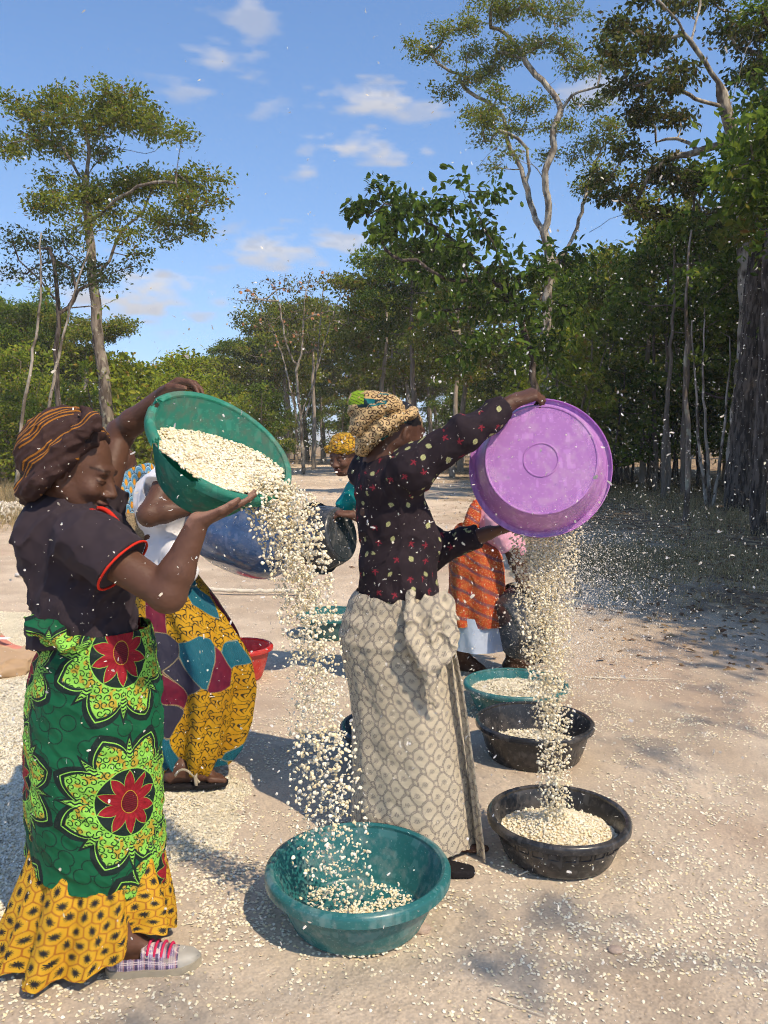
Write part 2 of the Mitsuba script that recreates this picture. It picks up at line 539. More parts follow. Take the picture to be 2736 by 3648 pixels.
def build_tree(tab, seed, r0, r1, per=9, per_tip=26, spread=0.22, size=0.11, kind="fine", cols=OLIVE, wts=OLIVE_W, droop=0.2, flat=0.6, tip_r=0.009, limb_r=0.09):
    g = Grower(seed)
    end = g.path(tab["trunk"], -1, 0.35, 0.02, (r0, r1))
    for L in tab["limbs"]:
        k = g.nearest(np.array(L[0]))
        g.path([g.p[k]] + [q for q in L[1:]], k, 0.3, 0.02)
    tips = g.twigs(tab["pads"], per)
    wood = g.wood(tip_r, limb_r * 2.2)
    if not per_tip:
        return wood, None, None, tips, g
    m, c, data = foliage(g.rng, tips, per_tip, spread, size, kind, droop, flat, cols, wts)
    return wood, m, c, data, g


def add_tree(name, tab, text, cat="tree", wood="bark", leaf="leaf_fine", group=None, **kw):
    w, m, c, data, g = build_tree(tab, **kw)
    key = numbered(name)
    put(key + "__trunk", w, wood, True)
    if m is not None:
        put(key + "__crown", m, leaf, False, color=c)
        label(key + "__crown", None, kind="stuff")
    label(key, text, cat, group)
    return key, data, g


# the trees of the clearing's edge: trunk and limb lines and the pads of foliage (centre and half sizes), in metres
TALL_FLAT = dict(
    trunk=[(-9.18, 27, -0.1), (-9.23, 27, 2.5), (-9.29, 27, 3.72), (-9.47, 27, 4.94), (-9.51, 27, 6.14), (-9.61, 27, 7.04), (-9.62, 27, 7.93), (-9.69, 27, 8.82), (-9.71, 27, 9.55), (-9.74, 27, 10.14)],
    limbs=[[(-9.74, 27, 10.14), (-10.13, 27.3, 10.5), (-10.42, 27.5, 11.04), (-10.97, 27.8, 11.75), (-11.65, 28, 12.57)], [(-9.74, 27, 10.14), (-9.49, 26.7, 10.77), (-9.44, 26.6, 11.02), (-9.53, 26.4, 11.66), (-9.87, 26.2, 12.35)], [(-9.71, 27, 10.21), (-9.39, 27.4, 10.94), (-8.89, 27.8, 11.42), (-8.32, 28.2, 11.44), (-7.58, 28.4, 11.81)], [(-9.66, 27, 8.82), (-8.78, 26.6, 9.29), (-7.76, 26.2, 9.68), (-6.53, 26, 9.75)], [(-9.61, 27, 7.04), (-9.17, 27.4, 7.72), (-8.75, 27.6, 8.68), (-8.26, 27.8, 9.19)], [(-8.89, 27.8, 11.42), (-8.71, 28, 12.12), (-8.85, 28, 12.72)]],
    pads=[(-8.76, 26.37, 12.42, 1.37, 1.09, 0.39), (-10.66, 27.11, 12.58, 1.09, 0.87, 0.44), (-11.69, 26.69, 12.2, 0.92, 0.74, 0.46), (-7.86, 27.25, 12.2, 0.94, 0.75, 0.44), (-7.13, 27.3, 11.78, 0.86, 0.69, 0.47), (-9.58, 25.96, 11.7, 1.35, 1.08, 0.45), (-11.63, 25.83, 11.03, 0.89, 0.71, 0.6), (-11.44, 27.81, 11.75, 1.12, 0.9, 0.4), (-8.21, 26.42, 11.74, 1.07, 0.85, 0.43), (-6.37, 26.36, 11.22, 0.38, 0.3, 0.27), (-7.87, 28.19, 10.52, 1.38, 1.1, 0.42), (-6.16, 26.93, 10.05, 0.93, 0.74, 0.43), (-9.01, 27.81, 10.25, 1.28, 1.03, 0.38), (-9.79, 26.94, 9.68, 1.09, 0.87, 0.4), (-5.49, 27.33, 10.39, 0.44, 0.35, 0.25), (-6.44, 26.16, 9.31, 0.9, 0.72, 0.36), (-5.73, 27.32, 9.5, 0.55, 0.44, 0.22), (-6.72, 27.88, 8.98, 0.72, 0.58, 0.26), (-7.58, 27.06, 8.98, 0.94, 0.75, 0.34), (-6.19, 27.58, 8.67, 0.35, 0.28, 0.19), (-7.23, 27.41, 8.4, 0.39, 0.32, 0.16), (-10.16, 25.95, 9.24, 0.9, 0.72, 0.45), (-11.44, 27.62, 9.59, 0.8, 0.64, 0.41), (-9.15, 27.22, 9.18, 0.94, 0.75, 0.41), (-8.18, 26.52, 8.4, 0.76, 0.61, 0.31), (-9.44, 25.87, 8.23, 0.75, 0.6, 0.45), (-8.31, 27.88, 8.06, 0.48, 0.39, 0.19), (-10.67, 26.93, 10.27, 0.54, 0.43, 0.31), (-9.5, 27.53, 11.2, 0.63, 0.51, 0.32), (-10.72, 27.91, 11.49, 0.72, 0.58, 0.35)])
THIN_FLAT = dict(
    trunk=[(-9.03, 23, -0.1), (-9.21, 23, 2.36), (-9.25, 23, 4.18), (-9.18, 23, 5.21), (-9.21, 23, 6.23), (-9.38, 23, 6.99)],
    limbs=[[(-9.18, 23, 5.08), (-8.79, 23.2, 5.63), (-8.74, 23.3, 6.03), (-9.13, 23.5, 6.72)], [(-9.2, 23, 5.72), (-9.56, 22.6, 6.15), (-9.96, 22.4, 6.6)], [(-8.78, 23.3, 5.9), (-8.08, 23.5, 6.33), (-7.44, 23.6, 6.61)]],
    pads=[(-10.17, 23.51, 7.37, 0.95, 0.76, 0.3), (-9.46, 24.01, 6.96, 0.97, 0.77, 0.3), (-8.07, 22.75, 6.55, 0.79, 0.63, 0.21), (-7.48, 23.72, 6.7, 0.55, 0.44, 0.14), (-9.41, 22.87, 6.2, 0.79, 0.63, 0.24), (-8.95, 24.05, 6.31, 0.83, 0.66, 0.19), (-10.78, 23.91, 6.61, 0.69, 0.55, 0.28), (-10.02, 22.03, 7.24, 0.51, 0.41, 0.32), (-7.49, 22.13, 5.93, 0.64, 0.51, 0.13), (-8.77, 22.32, 7.2, 0.51, 0.41, 0.21)])
WHITE_LIMBS = dict(
    trunk=[(6.65, 32, -0.1), (6.45, 32, 3.03), (6.34, 32, 5.2), (6.38, 32, 7.34), (6.41, 32, 8.76), (6.23, 32, 9.81)],
    limbs=[[(6.23, 32, 9.72), (5.8, 32.3, 10.68), (5.6, 32.5, 11.71), (5.28, 32.8, 12.69), (4.88, 33, 13.65), (4.71, 33.2, 14.61), (3.88, 33.3, 15.27), (2.97, 33.5, 16.34)], [(5.6, 32.5, 11.71), (4.87, 32.4, 13.6), (3.94, 32.2, 13.88), (3.38, 32.0, 14.31)], [(6.26, 32, 9.81), (6.29, 31.7, 10.95), (6.18, 31.6, 12.12), (6.45, 31.6, 12.8), (6.49, 31.7, 13.68), (6.71, 31.8, 14.15), (6.25, 32.2, 15.34), (5.56, 32.4, 16.2), (5.04, 32.6, 17.15), (4.16, 32.8, 17.76)], [(6.5, 31.7, 11.12), (5.9, 32.0, 12.16), (5.41, 32.3, 12.87), (5.09, 32.6, 13.33)], [(6.71, 31.8, 14.15), (7.14, 31.4, 14.66), (7.9, 31, 14.74)], [(6.25, 32.2, 15.34), (6.77, 31.8, 15.76), (7.09, 31.4, 17.07)], [(6.36, 32, 8.4), (7.64, 32.4, 10.27), (8.03, 32.6, 11.74), (8.59, 32.8, 13.22)], [(4.88, 33, 13.65), (4.29, 33.4, 13.26), (3.75, 33.5, 12.75)]],
    pads=[(1.84, 33.12, 16.96, 0.86, 0.69, 0.34), (1.06, 31.85, 16.62, 0.28, 0.22, 0.18), (2.32, 32.3, 17.26, 0.74, 0.6, 0.33), (3.13, 31.52, 17.21, 0.82, 0.65, 0.36), (4.05, 32.02, 18.05, 1.11, 0.89, 0.41), (5.06, 31.73, 17.98, 0.91, 0.73, 0.37), (6.09, 31.64, 17.68, 0.91, 0.73, 0.4), (7.26, 32.2, 17.97, 0.74, 0.59, 0.46), (4.8, 32.2, 16.61, 1.11, 0.89, 0.37), (6.01, 32.97, 17.15, 0.85, 0.68, 0.34), (6.89, 32.44, 16.98, 0.84, 0.67, 0.41), (4.21, 33.03, 16.3, 0.95, 0.76, 0.38), (3.1, 32.86, 15.88, 0.85, 0.68, 0.34), (2.4, 33.18, 15.49, 0.67, 0.54, 0.27), (3.79, 32.41, 14.48, 0.84, 0.67, 0.3), (4.33, 31.19, 14.65, 0.72, 0.57, 0.29), (5.12, 32.87, 14.13, 0.66, 0.53, 0.27), (5.7, 33.12, 14.94, 0.95, 0.76, 0.34), (6.51, 32.97, 14.17, 0.57, 0.46, 0.23), (6.28, 32.17, 12.83, 0.56, 0.44, 0.19), (4.17, 32.51, 13.47, 0.66, 0.52, 0.26), (3.75, 31.31, 13.62, 0.9, 0.72, 0.18), (7.62, 32.8, 16.2, 0.94, 0.76, 0.42), (7.86, 32.18, 14.73, 0.83, 0.67, 0.37), (7.0, 31.48, 13.6, 0.63, 0.51, 0.25), (4.66, 30.95, 12.4, 0.5, 0.4, 0.18), (8.42, 32.85, 13.59, 0.95, 0.76, 0.42), (7.96, 33.18, 13.0, 0.76, 0.61, 0.38), (8.14, 31.01, 11.75, 0.89, 0.71, 0.39), (7.69, 32.72, 11.78, 0.85, 0.68, 0.38), (8.84, 31.79, 13.89, 0.82, 0.66, 0.37), (8.09, 31.16, 15.8, 0.9, 0.72, 0.54), (8.68, 31.51, 17.12, 0.73, 0.58, 0.64), (4.38, 32.65, 12.47, 0.47, 0.38, 0.15), (3.27, 32.89, 16.94, 0.76, 0.61, 0.3)])
BIG_RIGHT = dict(
    trunk=[(9.44, 21.5, -0.1), (9.48, 21.5, 2.31), (9.55, 21.5, 4.49), (9.49, 21.5, 5.92), (9.41, 21.5, 6.87), (9.27, 21.5, 7.93), (9.09, 21.5, 9.09), (8.9, 21.5, 9.79), (8.7, 21.5, 10.59)],
    limbs=[[(8.7, 21.5, 10.59), (8.26, 21.2, 11.03), (7.61, 20.9, 11.56), (7.2, 20.6, 11.85), (6.58, 20.3, 12.23), (6.05, 20.1, 12.75)], [(7.61, 20.9, 11.56), (7.96, 21.3, 12.53), (8.12, 21.5, 13.53)], [(9.11, 21.5, 9.09), (8.72, 21.9, 9.41), (8.26, 22.1, 9.3), (7.59, 22.3, 9.19), (7.11, 22.5, 8.71), (6.87, 22.7, 8.16), (6.17, 22.9, 7.72), (5.72, 23.0, 7.49)], [(8.26, 22.1, 9.3), (7.64, 22.5, 9.81), (7.15, 22.9, 9.71)], [(8.9, 21.5, 9.79), (9.32, 21.9, 11.34), (9.94, 22.3, 12.81)], [(9.3, 21.5, 7.93), (9.94, 22.0, 9.15), (10.75, 22.5, 10.41)]],
    pads=[(7.0, 20.41, 10.46, 0.71, 0.56, 0.35), (6.6, 21.0, 11.71, 0.73, 0.58, 0.34), (6.27, 21.77, 10.94, 0.75, 0.6, 0.28), (7.06, 22.3, 10.39, 0.77, 0.62, 0.28), (8.14, 22.9, 10.51, 0.66, 0.53, 0.26), (5.63, 20.41, 11.11, 0.59, 0.47, 0.26), (10.3, 23.0, 11.71, 0.79, 0.64, 0.46), (10.13, 22.7, 12.65, 0.78, 0.63, 0.52), (9.29, 22.8, 12.82, 0.66, 0.53, 0.39), (7.74, 22.02, 13.02, 0.63, 0.51, 0.36), (6.6, 21.09, 12.86, 0.61, 0.49, 0.34), (7.48, 22.7, 9.02, 0.78, 0.63, 0.29), (6.27, 22.41, 8.38, 0.65, 0.52, 0.23), (8.36, 23.0, 8.87, 0.6, 0.48, 0.29), (9.03, 23.1, 9.15, 0.47, 0.37, 0.33), (10.67, 23.1, 10.15, 0.6, 0.48, 0.53), (10.76, 22.9, 8.72, 0.59, 0.47, 0.53), (9.15, 23.3, 7.95, 0.6, 0.48, 0.38), (7.36, 23.0, 8.0, 0.66, 0.53, 0.24), (8.38, 23.3, 7.63, 0.74, 0.59, 0.34), (5.95, 22.65, 8.82, 0.46, 0.37, 0.21), (6.36, 21.51, 9.21, 0.56, 0.45, 0.2), (10.94, 22.7, 11.09, 0.78, 0.63, 0.78), (5.91, 21.04, 12.07, 0.55, 0.44, 0.24), (8.64, 22.5, 13.5, 0.65, 0.52, 0.39)])
DARK_RIGHT = dict(
    trunk=[(8.72, 19.5, -0.1), (8.75, 19.5, 1.68), (8.85, 19.5, 3.89), (8.9, 19.5, 5.95), (9.11, 19.5, 7.66), (9.31, 19.5, 9.23)],
    limbs=[[(9.11, 19.5, 7.66), (9.68, 19.5, 8.39), (10.55, 20.0, 9.43)], [(9.31, 19.5, 9.23), (8.96, 19.1, 10.39), (8.51, 18.9, 11.49)]],
    pads=[(8.97, 18.48, 7.84, 0.53, 0.43, 0.53), (9.48, 19.74, 10.59, 0.8, 0.64, 0.57), (8.28, 18.38, 11.03, 0.64, 0.51, 0.42), (9.69, 18.77, 9.04, 0.86, 0.69, 0.65), (9.34, 19.28, 5.9, 0.44, 0.36, 0.67), (9.65, 19.77, 7.09, 0.57, 0.46, 0.57), (9.11, 18.67, 4.32, 0.38, 0.3, 0.65)])
EDGE_TRUNK = dict(
    trunk=[(6.5, 13.8, -0.1), (6.43, 13.8, 1.25), (6.45, 13.8, 2.44), (6.46, 13.8, 3.6), (6.5, 13.8, 5.12)],
    limbs=[[(6.46, 13.8, 3.6), (6.77, 14.1, 4.27), (7.01, 14.3, 4.78)]],
    pads=[(6.14, 12.7, 4.7, 0.37, 0.29, 0.29), (7.21, 14.68, 4.54, 0.42, 0.34, 0.34), (6.65, 13.35, 5.59, 0.46, 0.37, 0.38)])
BROADLEAF = dict(
    trunk=[(4.45, 22, -0.1), (4.3, 22, 1.7), (4.02, 22, 3.57), (3.62, 22, 5.05), (3.17, 22, 6.03)],
    limbs=[[(3.62, 22, 5.05), (2.89, 22.2, 6.07), (1.89, 22.3, 7.07), (0.88, 22.2, 7.65), (0.01, 22, 7.96)], [(3.36, 22, 5.66), (2.94, 21.7, 6.68), (2.43, 21.6, 7.61), (2.19, 21.7, 8.22)], [(3.75, 22, 4.8), (4.56, 22.4, 6.11), (5.07, 22.5, 6.87)], [(2.89, 22.2, 6.07), (1.6, 21.7, 5.96), (0.85, 21.5, 6.4)]],
    pads=[(-0.64, 23.1, 8.15, 0.4, 0.32, 0.4), (0.07, 22.95, 8.36, 0.66, 0.53, 0.59), (-0.12, 21.71, 7.16, 0.5, 0.4, 0.5), (0.5, 21.9, 7.57, 0.63, 0.5, 0.57), (0.87, 22.05, 7.97, 0.44, 0.36, 0.38), (1.51, 22.35, 8.18, 0.64, 0.51, 0.51), (2.12, 22.23, 8.27, 0.64, 0.51, 0.58), (2.79, 22.14, 8.36, 0.57, 0.46, 0.57), (1.51, 22.29, 7.31, 0.77, 0.62, 0.58), (0.66, 23.06, 7.13, 0.6, 0.48, 0.53), (2.6, 22.02, 7.36, 0.76, 0.61, 0.57), (2.1, 21.83, 6.47, 0.88, 0.7, 0.57), (1.28, 22.53, 6.26, 0.78, 0.62, 0.58), (3.13, 21.37, 6.37, 0.74, 0.59, 0.62), (4.01, 21.52, 6.17, 0.74, 0.6, 0.56), (5.09, 23.15, 6.77, 0.8, 0.64, 0.6), (2.87, 22.05, 5.55, 1.02, 0.81, 0.64), (1.63, 22.12, 5.32, 0.76, 0.61, 0.64), (3.78, 20.83, 5.1, 0.84, 0.67, 0.6), (5.18, 21.8, 5.5, 0.75, 0.6, 0.75), (2.15, 22.19, 4.34, 0.77, 0.61, 0.64), (3.2, 20.85, 4.17, 0.84, 0.67, 0.6), (4.69, 22.28, 4.35, 0.9, 0.72, 0.64), (0.01, 22.32, 7.56, 0.77, 0.62, 0.51)])
POD_TREE = dict(
    trunk=[(-4.42, 44, -0.1), (-4.48, 44, 2.08), (-4.64, 44, 4.08), (-4.75, 44, 5.57)],
    limbs=[[(-4.48, 44, 2.08), (-5.17, 44.3, 4.85), (-5.8, 44.5, 7.12), (-6.83, 44.8, 9.15), (-7.61, 45, 10.19)], [(-4.75, 44, 5.57), (-4.31, 43.6, 7.98), (-4.11, 43.4, 9.64), (-3.76, 43.2, 10.56)], [(-4.52, 44, 3.08), (-3.51, 44.2, 6.09), (-2.75, 44.4, 8.59), (-2.12, 44.5, 10.09)], [(-4.75, 44, 5.82), (-5.4, 43.4, 7.95), (-5.61, 43.2, 9.36), (-5.81, 43, 10.04)], [(-4.47, 44, 2.58), (-3.8, 44.6, 5.12), (-3.55, 44.9, 7.67), (-3.3, 45.1, 10.21)]],
    pads=[(-6.91, 42.94, 9.32, 1.24, 0.99, 0.64), (-5.74, 44.31, 10.05, 1.28, 1.02, 0.61), (-4.45, 43.92, 10.22, 1.26, 1.01, 0.61), (-3.25, 44.43, 10.45, 1.28, 1.02, 0.61), (-2.08, 43.65, 9.81, 1.01, 0.8, 0.65), (-6.29, 44.5, 8.36, 1.41, 1.13, 0.67), (-4.78, 44.57, 8.87, 1.41, 1.13, 0.67), (-3.14, 42.85, 8.59, 1.23, 0.99, 0.64), (-2.3, 42.95, 8.12, 1.11, 0.89, 0.59), (-5.79, 44.42, 6.86, 1.15, 0.92, 0.56), (-3.83, 45.11, 6.94, 1.3, 1.04, 0.62), (-4.67, 43.4, 7.47, 1.25, 1.0, 0.55)])

add_tree("flat_topped_tree", TALL_FLAT, "tall flat topped tree with layered olive crown and lichen spotted trunk behind the striped headscarf", seed=11, r0=0.25, r1=0.12, per=17, per_tip=26, size=0.11, limb_r=0.05)
add_tree("flat_topped_tree", THIN_FLAT, "thin dark stemmed tree with sparse feathery layers beside the tall flat topped tree", seed=12, r0=0.10, r1=0.05, per=14, per_tip=20, size=0.085, limb_r=0.035, wood="bark_dark",
         cols=((0.075, 0.10, 0.03), (0.06, 0.085, 0.03)), wts=(0.5, 0.5))
add_tree("pale_limbed_tree", WHITE_LIMBS, "tall open tree with twisting whitish limbs and sparse tufts against the sky", seed=13, r0=0.28, r1=0.17, per=18, per_tip=24, size=0.105, spread=0.2, limb_r=0.085, wood="bark_pale", cols=OLIVE, wts=OLIVE_W)
add_tree("leaning_tree", BIG_RIGHT, "big tree with thick pale leaning trunk and dark hanging leaves on long limbs", seed=14, r0=0.28, r1=0.15, per=22, per_tip=26, size=0.12, spread=0.2, kind="fine", droop=0.8, flat=0.3, limb_r=0.07, wood="bark_pale",
         leaf="leaf_gloss", cols=((0.08, 0.105, 0.022), (0.11, 0.115, 0.028), (0.13, 0.15, 0.03), (0.17, 0.12, 0.04)), wts=(0.4, 0.3, 0.2, 0.1))
add_tree("dark_trunked_tree", DARK_RIGHT, "thick dark furrowed trunk in front of the big leaning tree", seed=15, r0=0.42, r1=0.2, per=14, per_tip=26, size=0.12, droop=0.6, limb_r=0.09, wood="bark_dark", leaf="leaf_gloss", cols=DEEP, wts=DEEP_W)
add_tree("edge_tree", EDGE_TRUNK, "slim trunk at the very edge of the photo beside the thick dark trunk", seed=19, r0=0.14, r1=0.10, per=12, per_tip=20, size=0.12, limb_r=0.05, wood="bark_dark", leaf="leaf_gloss", cols=DEEP, wts=DEEP_W)
_k, _d, _g = add_tree("broadleaf_tree", BROADLEAF, "tree with big glossy leaves reaching out over the headwraps towards the sky", seed=16, r0=0.14, r1=0.07, per=14, per_tip=11, size=0.23, spread=0.2, kind="broad", droop=0.75, flat=0.55, limb_r=0.06,
                      wood="bark_dark", leaf="leaf_gloss", cols=((0.09, 0.16, 0.026), (0.13, 0.20, 0.03), (0.06, 0.11, 0.02)), wts=(0.4, 0.35, 0.25))
# its outermost leaves, one by one
_pos, _R, _s, _c = _d
_sel = np.argsort(_pos[:, 0] * 0.8 - _pos[:, 2])[:280]
_lv = leaf_shape("broad")
for _t in range(3):
    scene_leaf = [mikit.ply(_lv, "leaf_gloss", False, color=np.tile(c, (7, 1))) for c in (((0.11, 0.18, 0.028), (0.15, 0.215, 0.032), (0.07, 0.13, 0.022))[_t],)][0]
    for j in _sel[_t::3]:
        M = np.eye(4)
        M[:3, :3] = _R[j] * _s[j] * 1.05
        M[:3, 3] = _pos[j] + np.array([0.02, -0.05, 0.03])
        scene[numbered_in(_k + "__leaf") and _k + "__" + numbered_in(_k + "__leaf")] = {**scene_leaf, "to_world": T(M)}
_k, _d, _g = add_tree("bare_tree", POD_TREE, "grey many stemmed tree with few leaves and small orange pods beyond the headwraps", seed=17, r0=0.11, r1=0.07, per=18, per_tip=2, size=0.15, tip_r=0.012, limb_r=0.045, wood="bark_pale", cols=((0.2, 0.19, 0.08), (0.17, 0.2, 0.05)), wts=(0.5, 0.5))
_rng = np.random.default_rng(5)
_pp = _d[0][_rng.choice(len(_d[0]), 90, replace=False)] - [0, 0, 0.1]
_disc = lathe([(0.0, 0.012), (0.05, 0.014), (0.1, 0.0), (0.05, -0.014), (0.0, -0.012)], 8)
put(_k + "__pods", scatter(_disc, _pp, random_rot(_rng, 90), np.full(90, 0.9)), "twig", False, color=np.tile([0.5, 0.24, 0.12], (90 * len(_disc[0]), 1)))
label(_k + "__pods", "orange brown seed pods", kind="stuff")


# ---------------------------------------------------- kinds of woodland tree, each built once and then planted many times
def kind_of_tree(name, seed, height, r0, crown_from, crown_r, npads, cols, wts, wood, per=9, per_tip=20, size=0.13, spread=0.22, leaf="leaf_fine", kind="fine", stems=1, flat_top=0.0, droop=0.25, limb_r=0.05):
    g = Grower(seed)
    rng = g.rng
    for s in range(stems):
        a = rng.uniform(0, 6.28)
        lean = rng.uniform(0.02, 0.07 if stems == 1 else 0.3) * height
        b = np.array([math.cos(a), math.sin(a)])
        q0 = b * (0.0 if stems == 1 else 0.12)
        pts = [np.r_[q0, -0.15], np.r_[q0 + b * lean * 0.25 + rng.normal(0, 0.05, 2), height * 0.3], np.r_[q0 + b * lean * 0.7 + rng.normal(0, 0.08, 2), height * 0.6], np.r_[q0 + b * lean, height * 0.93]]
        g.path(pts, -1, 0.4, 0.02, (r0, r0 * 0.3))
    pads = []
    for _ in range(npads):
        t = rng.random() ** (0.8 if flat_top == 0 else 0.45)
        z = crown_from + (height - crown_from) * t
        w = crown_r * (0.35 + 0.65 * math.sin(math.pi * min(1, 0.15 + 0.8 * t))) if flat_top == 0 else crown_r * (0.4 + 0.6 * t)
        a, r = rng.uniform(0, 6.28), w * math.sqrt(rng.random())
        pr = crown_r * rng.uniform(0.24, 0.42)
        pads.append((r * math.cos(a), r * math.sin(a), z, pr, pr, pr * (0.6 if flat_top == 0 else 0.32)))
    tips = g.twigs(pads, per)
    wd = g.wood(0.008, limb_r, min_r=0.0)
    m, c, _ = foliage(rng, tips, per_tip, spread, size, kind, droop, 0.5, cols, wts)
    wt = np.tile({"bark": (0.20, 0.165, 0.13), "bark_pale": (0.34, 0.29, 0.23), "bark_dark": (0.10, 0.08, 0.065)}[wood], (len(wd[0]), 1))
    wt = wt * (0.6 + 0.8 * meshkit.fbm(wd[0] * [6, 6, 1.5], 3, seed))[:, None]
    scene[name] = {"type": "shapegroup", "trunk": mikit.ply(wd, "twig", True, color=wt), "crown": mikit.ply(m, leaf, False, color=c)}


kind_of_tree("kind_pole_a", 31, 8.5, 0.09, 4.6, 1.7, 15, DEEP, DEEP_W, "bark", per_tip=20, size=0.16)
kind_of_tree("kind_pole_b", 32, 7.2, 0.06, 3.4, 1.3, 13, DEEP, DEEP_W, "bark_dark", per_tip=20, size=0.16)
kind_of_tree("kind_pole_c", 33, 9.5, 0.12, 5.5, 2.0, 16, OLIVE, OLIVE_W, "bark_pale", per_tip=20, size=0.16)
kind_of_tree("kind_shrub_a", 34, 3.4, 0.03, 0.5, 1.5, 22, LIME, LIME_W, "bark", stems=4, per=10, per_tip=16, size=0.15, kind="broad", spread=0.2)
kind_of_tree("kind_shrub_b", 35, 4.8, 0.05, 0.9, 1.7, 26, LIME, LIME_W, "bark", stems=3, per=9, per_tip=16, size=0.16, kind="broad", spread=0.22)
kind_of_tree("kind_shrub_c", 36, 4.2, 0.05, 1.1, 1.5, 20, DEEP, DEEP_W, "bark_dark", stems=2, per=9, per_tip=16, size=0.16, kind="broad", spread=0.22, leaf="leaf_gloss")
kind_of_tree("kind_flat_a", 37, 10.5, 0.17, 6.5, 3.2, 20, OLIVE, OLIVE_W, "bark_pale", flat_top=1, per=7, per_tip=26, size=0.17, spread=0.3, limb_r=0.09)
kind_of_tree("kind_flat_b", 38, 11.5, 0.2, 7.0, 3.6, 22, DEEP, DEEP_W, "bark", flat_top=1, per=7, per_tip=26, size=0.18, spread=0.3, limb_r=0.1)
kind_of_tree("kind_tall_dense", 39, 13.0, 0.22, 4.0, 3.2, 34, DEEP, DEEP_W, "bark_dark", per=6, per_tip=26, size=0.17, spread=0.3, limb_r=0.1)
kind_of_tree("kind_flat_far", 40, 11.0, 0.2, 4.0, 3.4, 22, OLIVE, OLIVE_W, "bark_pale", flat_top=1, per=5, per_tip=22, size=0.24, spread=0.36, limb_r=0.1)


def plant(kind, name, x, y, s, turn, text, group, cat="tree"):
    key = numbered(name)
    z = float(ground_z(np.array([x]), np.array([y]))[0])
    scene[key] = {"type": "instance", "group": {"type": "ref", "id": kind}, "to_world": T().translate([x, y, z]).rotate([0, 0, 1], turn).scale([s, s, s * 1.0])}
    label(key, text, cat, group)


_rng = np.random.default_rng(21)


def rows(n, region, mind, taken):
    out = []
    for _ in range(n * 60):
        if len(out) >= n:
            break
        x, y = region(_rng)
        if y < 22 and 0.40 < x / y < 0.52:
            continue
        if all((x - a) ** 2 + (y - b) ** 2 > mind * mind for a, b in taken):
            taken.append((x, y))
            out.append((x, y))
    return out


_taken = [(9.2, 21), (6.4, 13.6), (-9.2, 27), (4.4, 22), (6.6, 32)]
PX = lambda x, y: x / y   # how far to the side of the view a tree stands

# slender poles of the wood on the right: its edge runs beside the track
def _right_edge(r):
    y = r.uniform(14, 62)
    return 7.2 + 0.035 * max(0, 40 - y) + r.exponential(2.6) + max(0, (y - 36)) * -0.02, y


for i, (x, y) in enumerate(rows(64, _right_edge, 0.9, _taken)):
    plant(("kind_pole_a", "kind_pole_b", "kind_pole_c", "kind_pole_b")[i % 4], "slender_tree", x, y, _rng.uniform(0.8, 1.2), _rng.uniform(0, 360), "slender bare stemmed tree in the shady wood behind the purple basin", "slender trees of the shady wood")
for i, (x, y) in enumerate(rows(30, lambda r: (r.uniform(4.2, 15) + 0.1, r.uniform(24, 40)), 1.2, _taken)):
    plant(("kind_shrub_c", "kind_shrub_b", "kind_shrub_c")[i % 3], "bushy_tree", x if x > 0.2 * y else x + 3, y, _rng.uniform(0.9, 1.5), _rng.uniform(0, 360), "bushy dark green understorey tree in the shady wood", "bushy understorey trees", "bush")
for i, (x, y) in enumerate(rows(14, lambda r: (r.uniform(7, 22), r.uniform(26, 46)), 2.2, _taken)):
    plant(("kind_tall_dense", "kind_flat_b")[i % 2], "canopy_tree", x, y, _rng.uniform(0.75, 1.0), _rng.uniform(0, 360), "tall dense canopy tree deep in the shady wood", "canopy trees deep in the shady wood")
# trees just outside the view on the right, whose crowns shade that edge of the wood and the ground before it
for x, y, s, k in ((10.6, 11.0, 0.9, "kind_tall_dense"), (12.8, 14.5, 1.0, "kind_tall_dense"), (11.9, 18.2, 1.0, "kind_flat_b"), (15.5, 20.5, 1.05, "kind_tall_dense"), (9.0, 5.2, 0.85, "kind_flat_b"), (8.9, 8.2, 0.72, "kind_tall_dense"), (12.4, 6.8, 0.95, "kind_flat_b"),
                   (16.5, 15.5, 1.1, "kind_tall_dense"), (18.5, 24.5, 1.1, "kind_tall_dense"), (7.9, 2.2, 0.72, "kind_flat_a"), (8.4, 3.9, 0.7, "kind_tall_dense"), (10.6, 2.2, 0.9, "kind_flat_b"), (7.9, 6.3, 0.66, "kind_flat_b"), (7.6, 10.6, 0.62, "kind_tall_dense")):
    plant(k, "shade_tree", x, y, s, _rng.uniform(0, 360), "tree beside the clearing that shades the ground by the wood", "shade trees beside the clearing")
OVERHANG = dict(trunk=[(8.2, -4.2, -0.1), (8.0, -4.1, 2.5), (7.6, -3.8, 5.0), (7.4, -3.6, 7.2)],
    limbs=[[(7.4, -3.6, 7.2), (6.2, -3.0, 7.6), (5.0, -2.5, 7.4), (3.6, -2.4, 7.1)], [(7.4, -3.6, 7.2), (6.8, -2.0, 7.8), (6.0, -0.6, 7.5)]],
    pads=[(4.14, -2.2, 7.05, 0.20, 0.12, 0.12), (4.4, -2.1, 7.2, 0.10, 0.08, 0.1), (3.1, -2.5, 6.95, 0.22, 0.12, 0.12), (5.62, -0.2, 7.3, 0.35, 0.22, 0.15), (5.3, -0.7, 7.3, 0.22, 0.16, 0.12), (6.1, 0.1, 7.5, 0.4, 0.3, 0.2), (6.4, -3.0, 8.0, 0.8, 0.7, 0.3), (7.4, -3.4, 8.4, 1.2, 1.1, 0.4), (8.4, -4.2, 8.2, 1.1, 1.0, 0.4), (6.9, -1.6, 8.2, 0.8, 0.7, 0.3)])
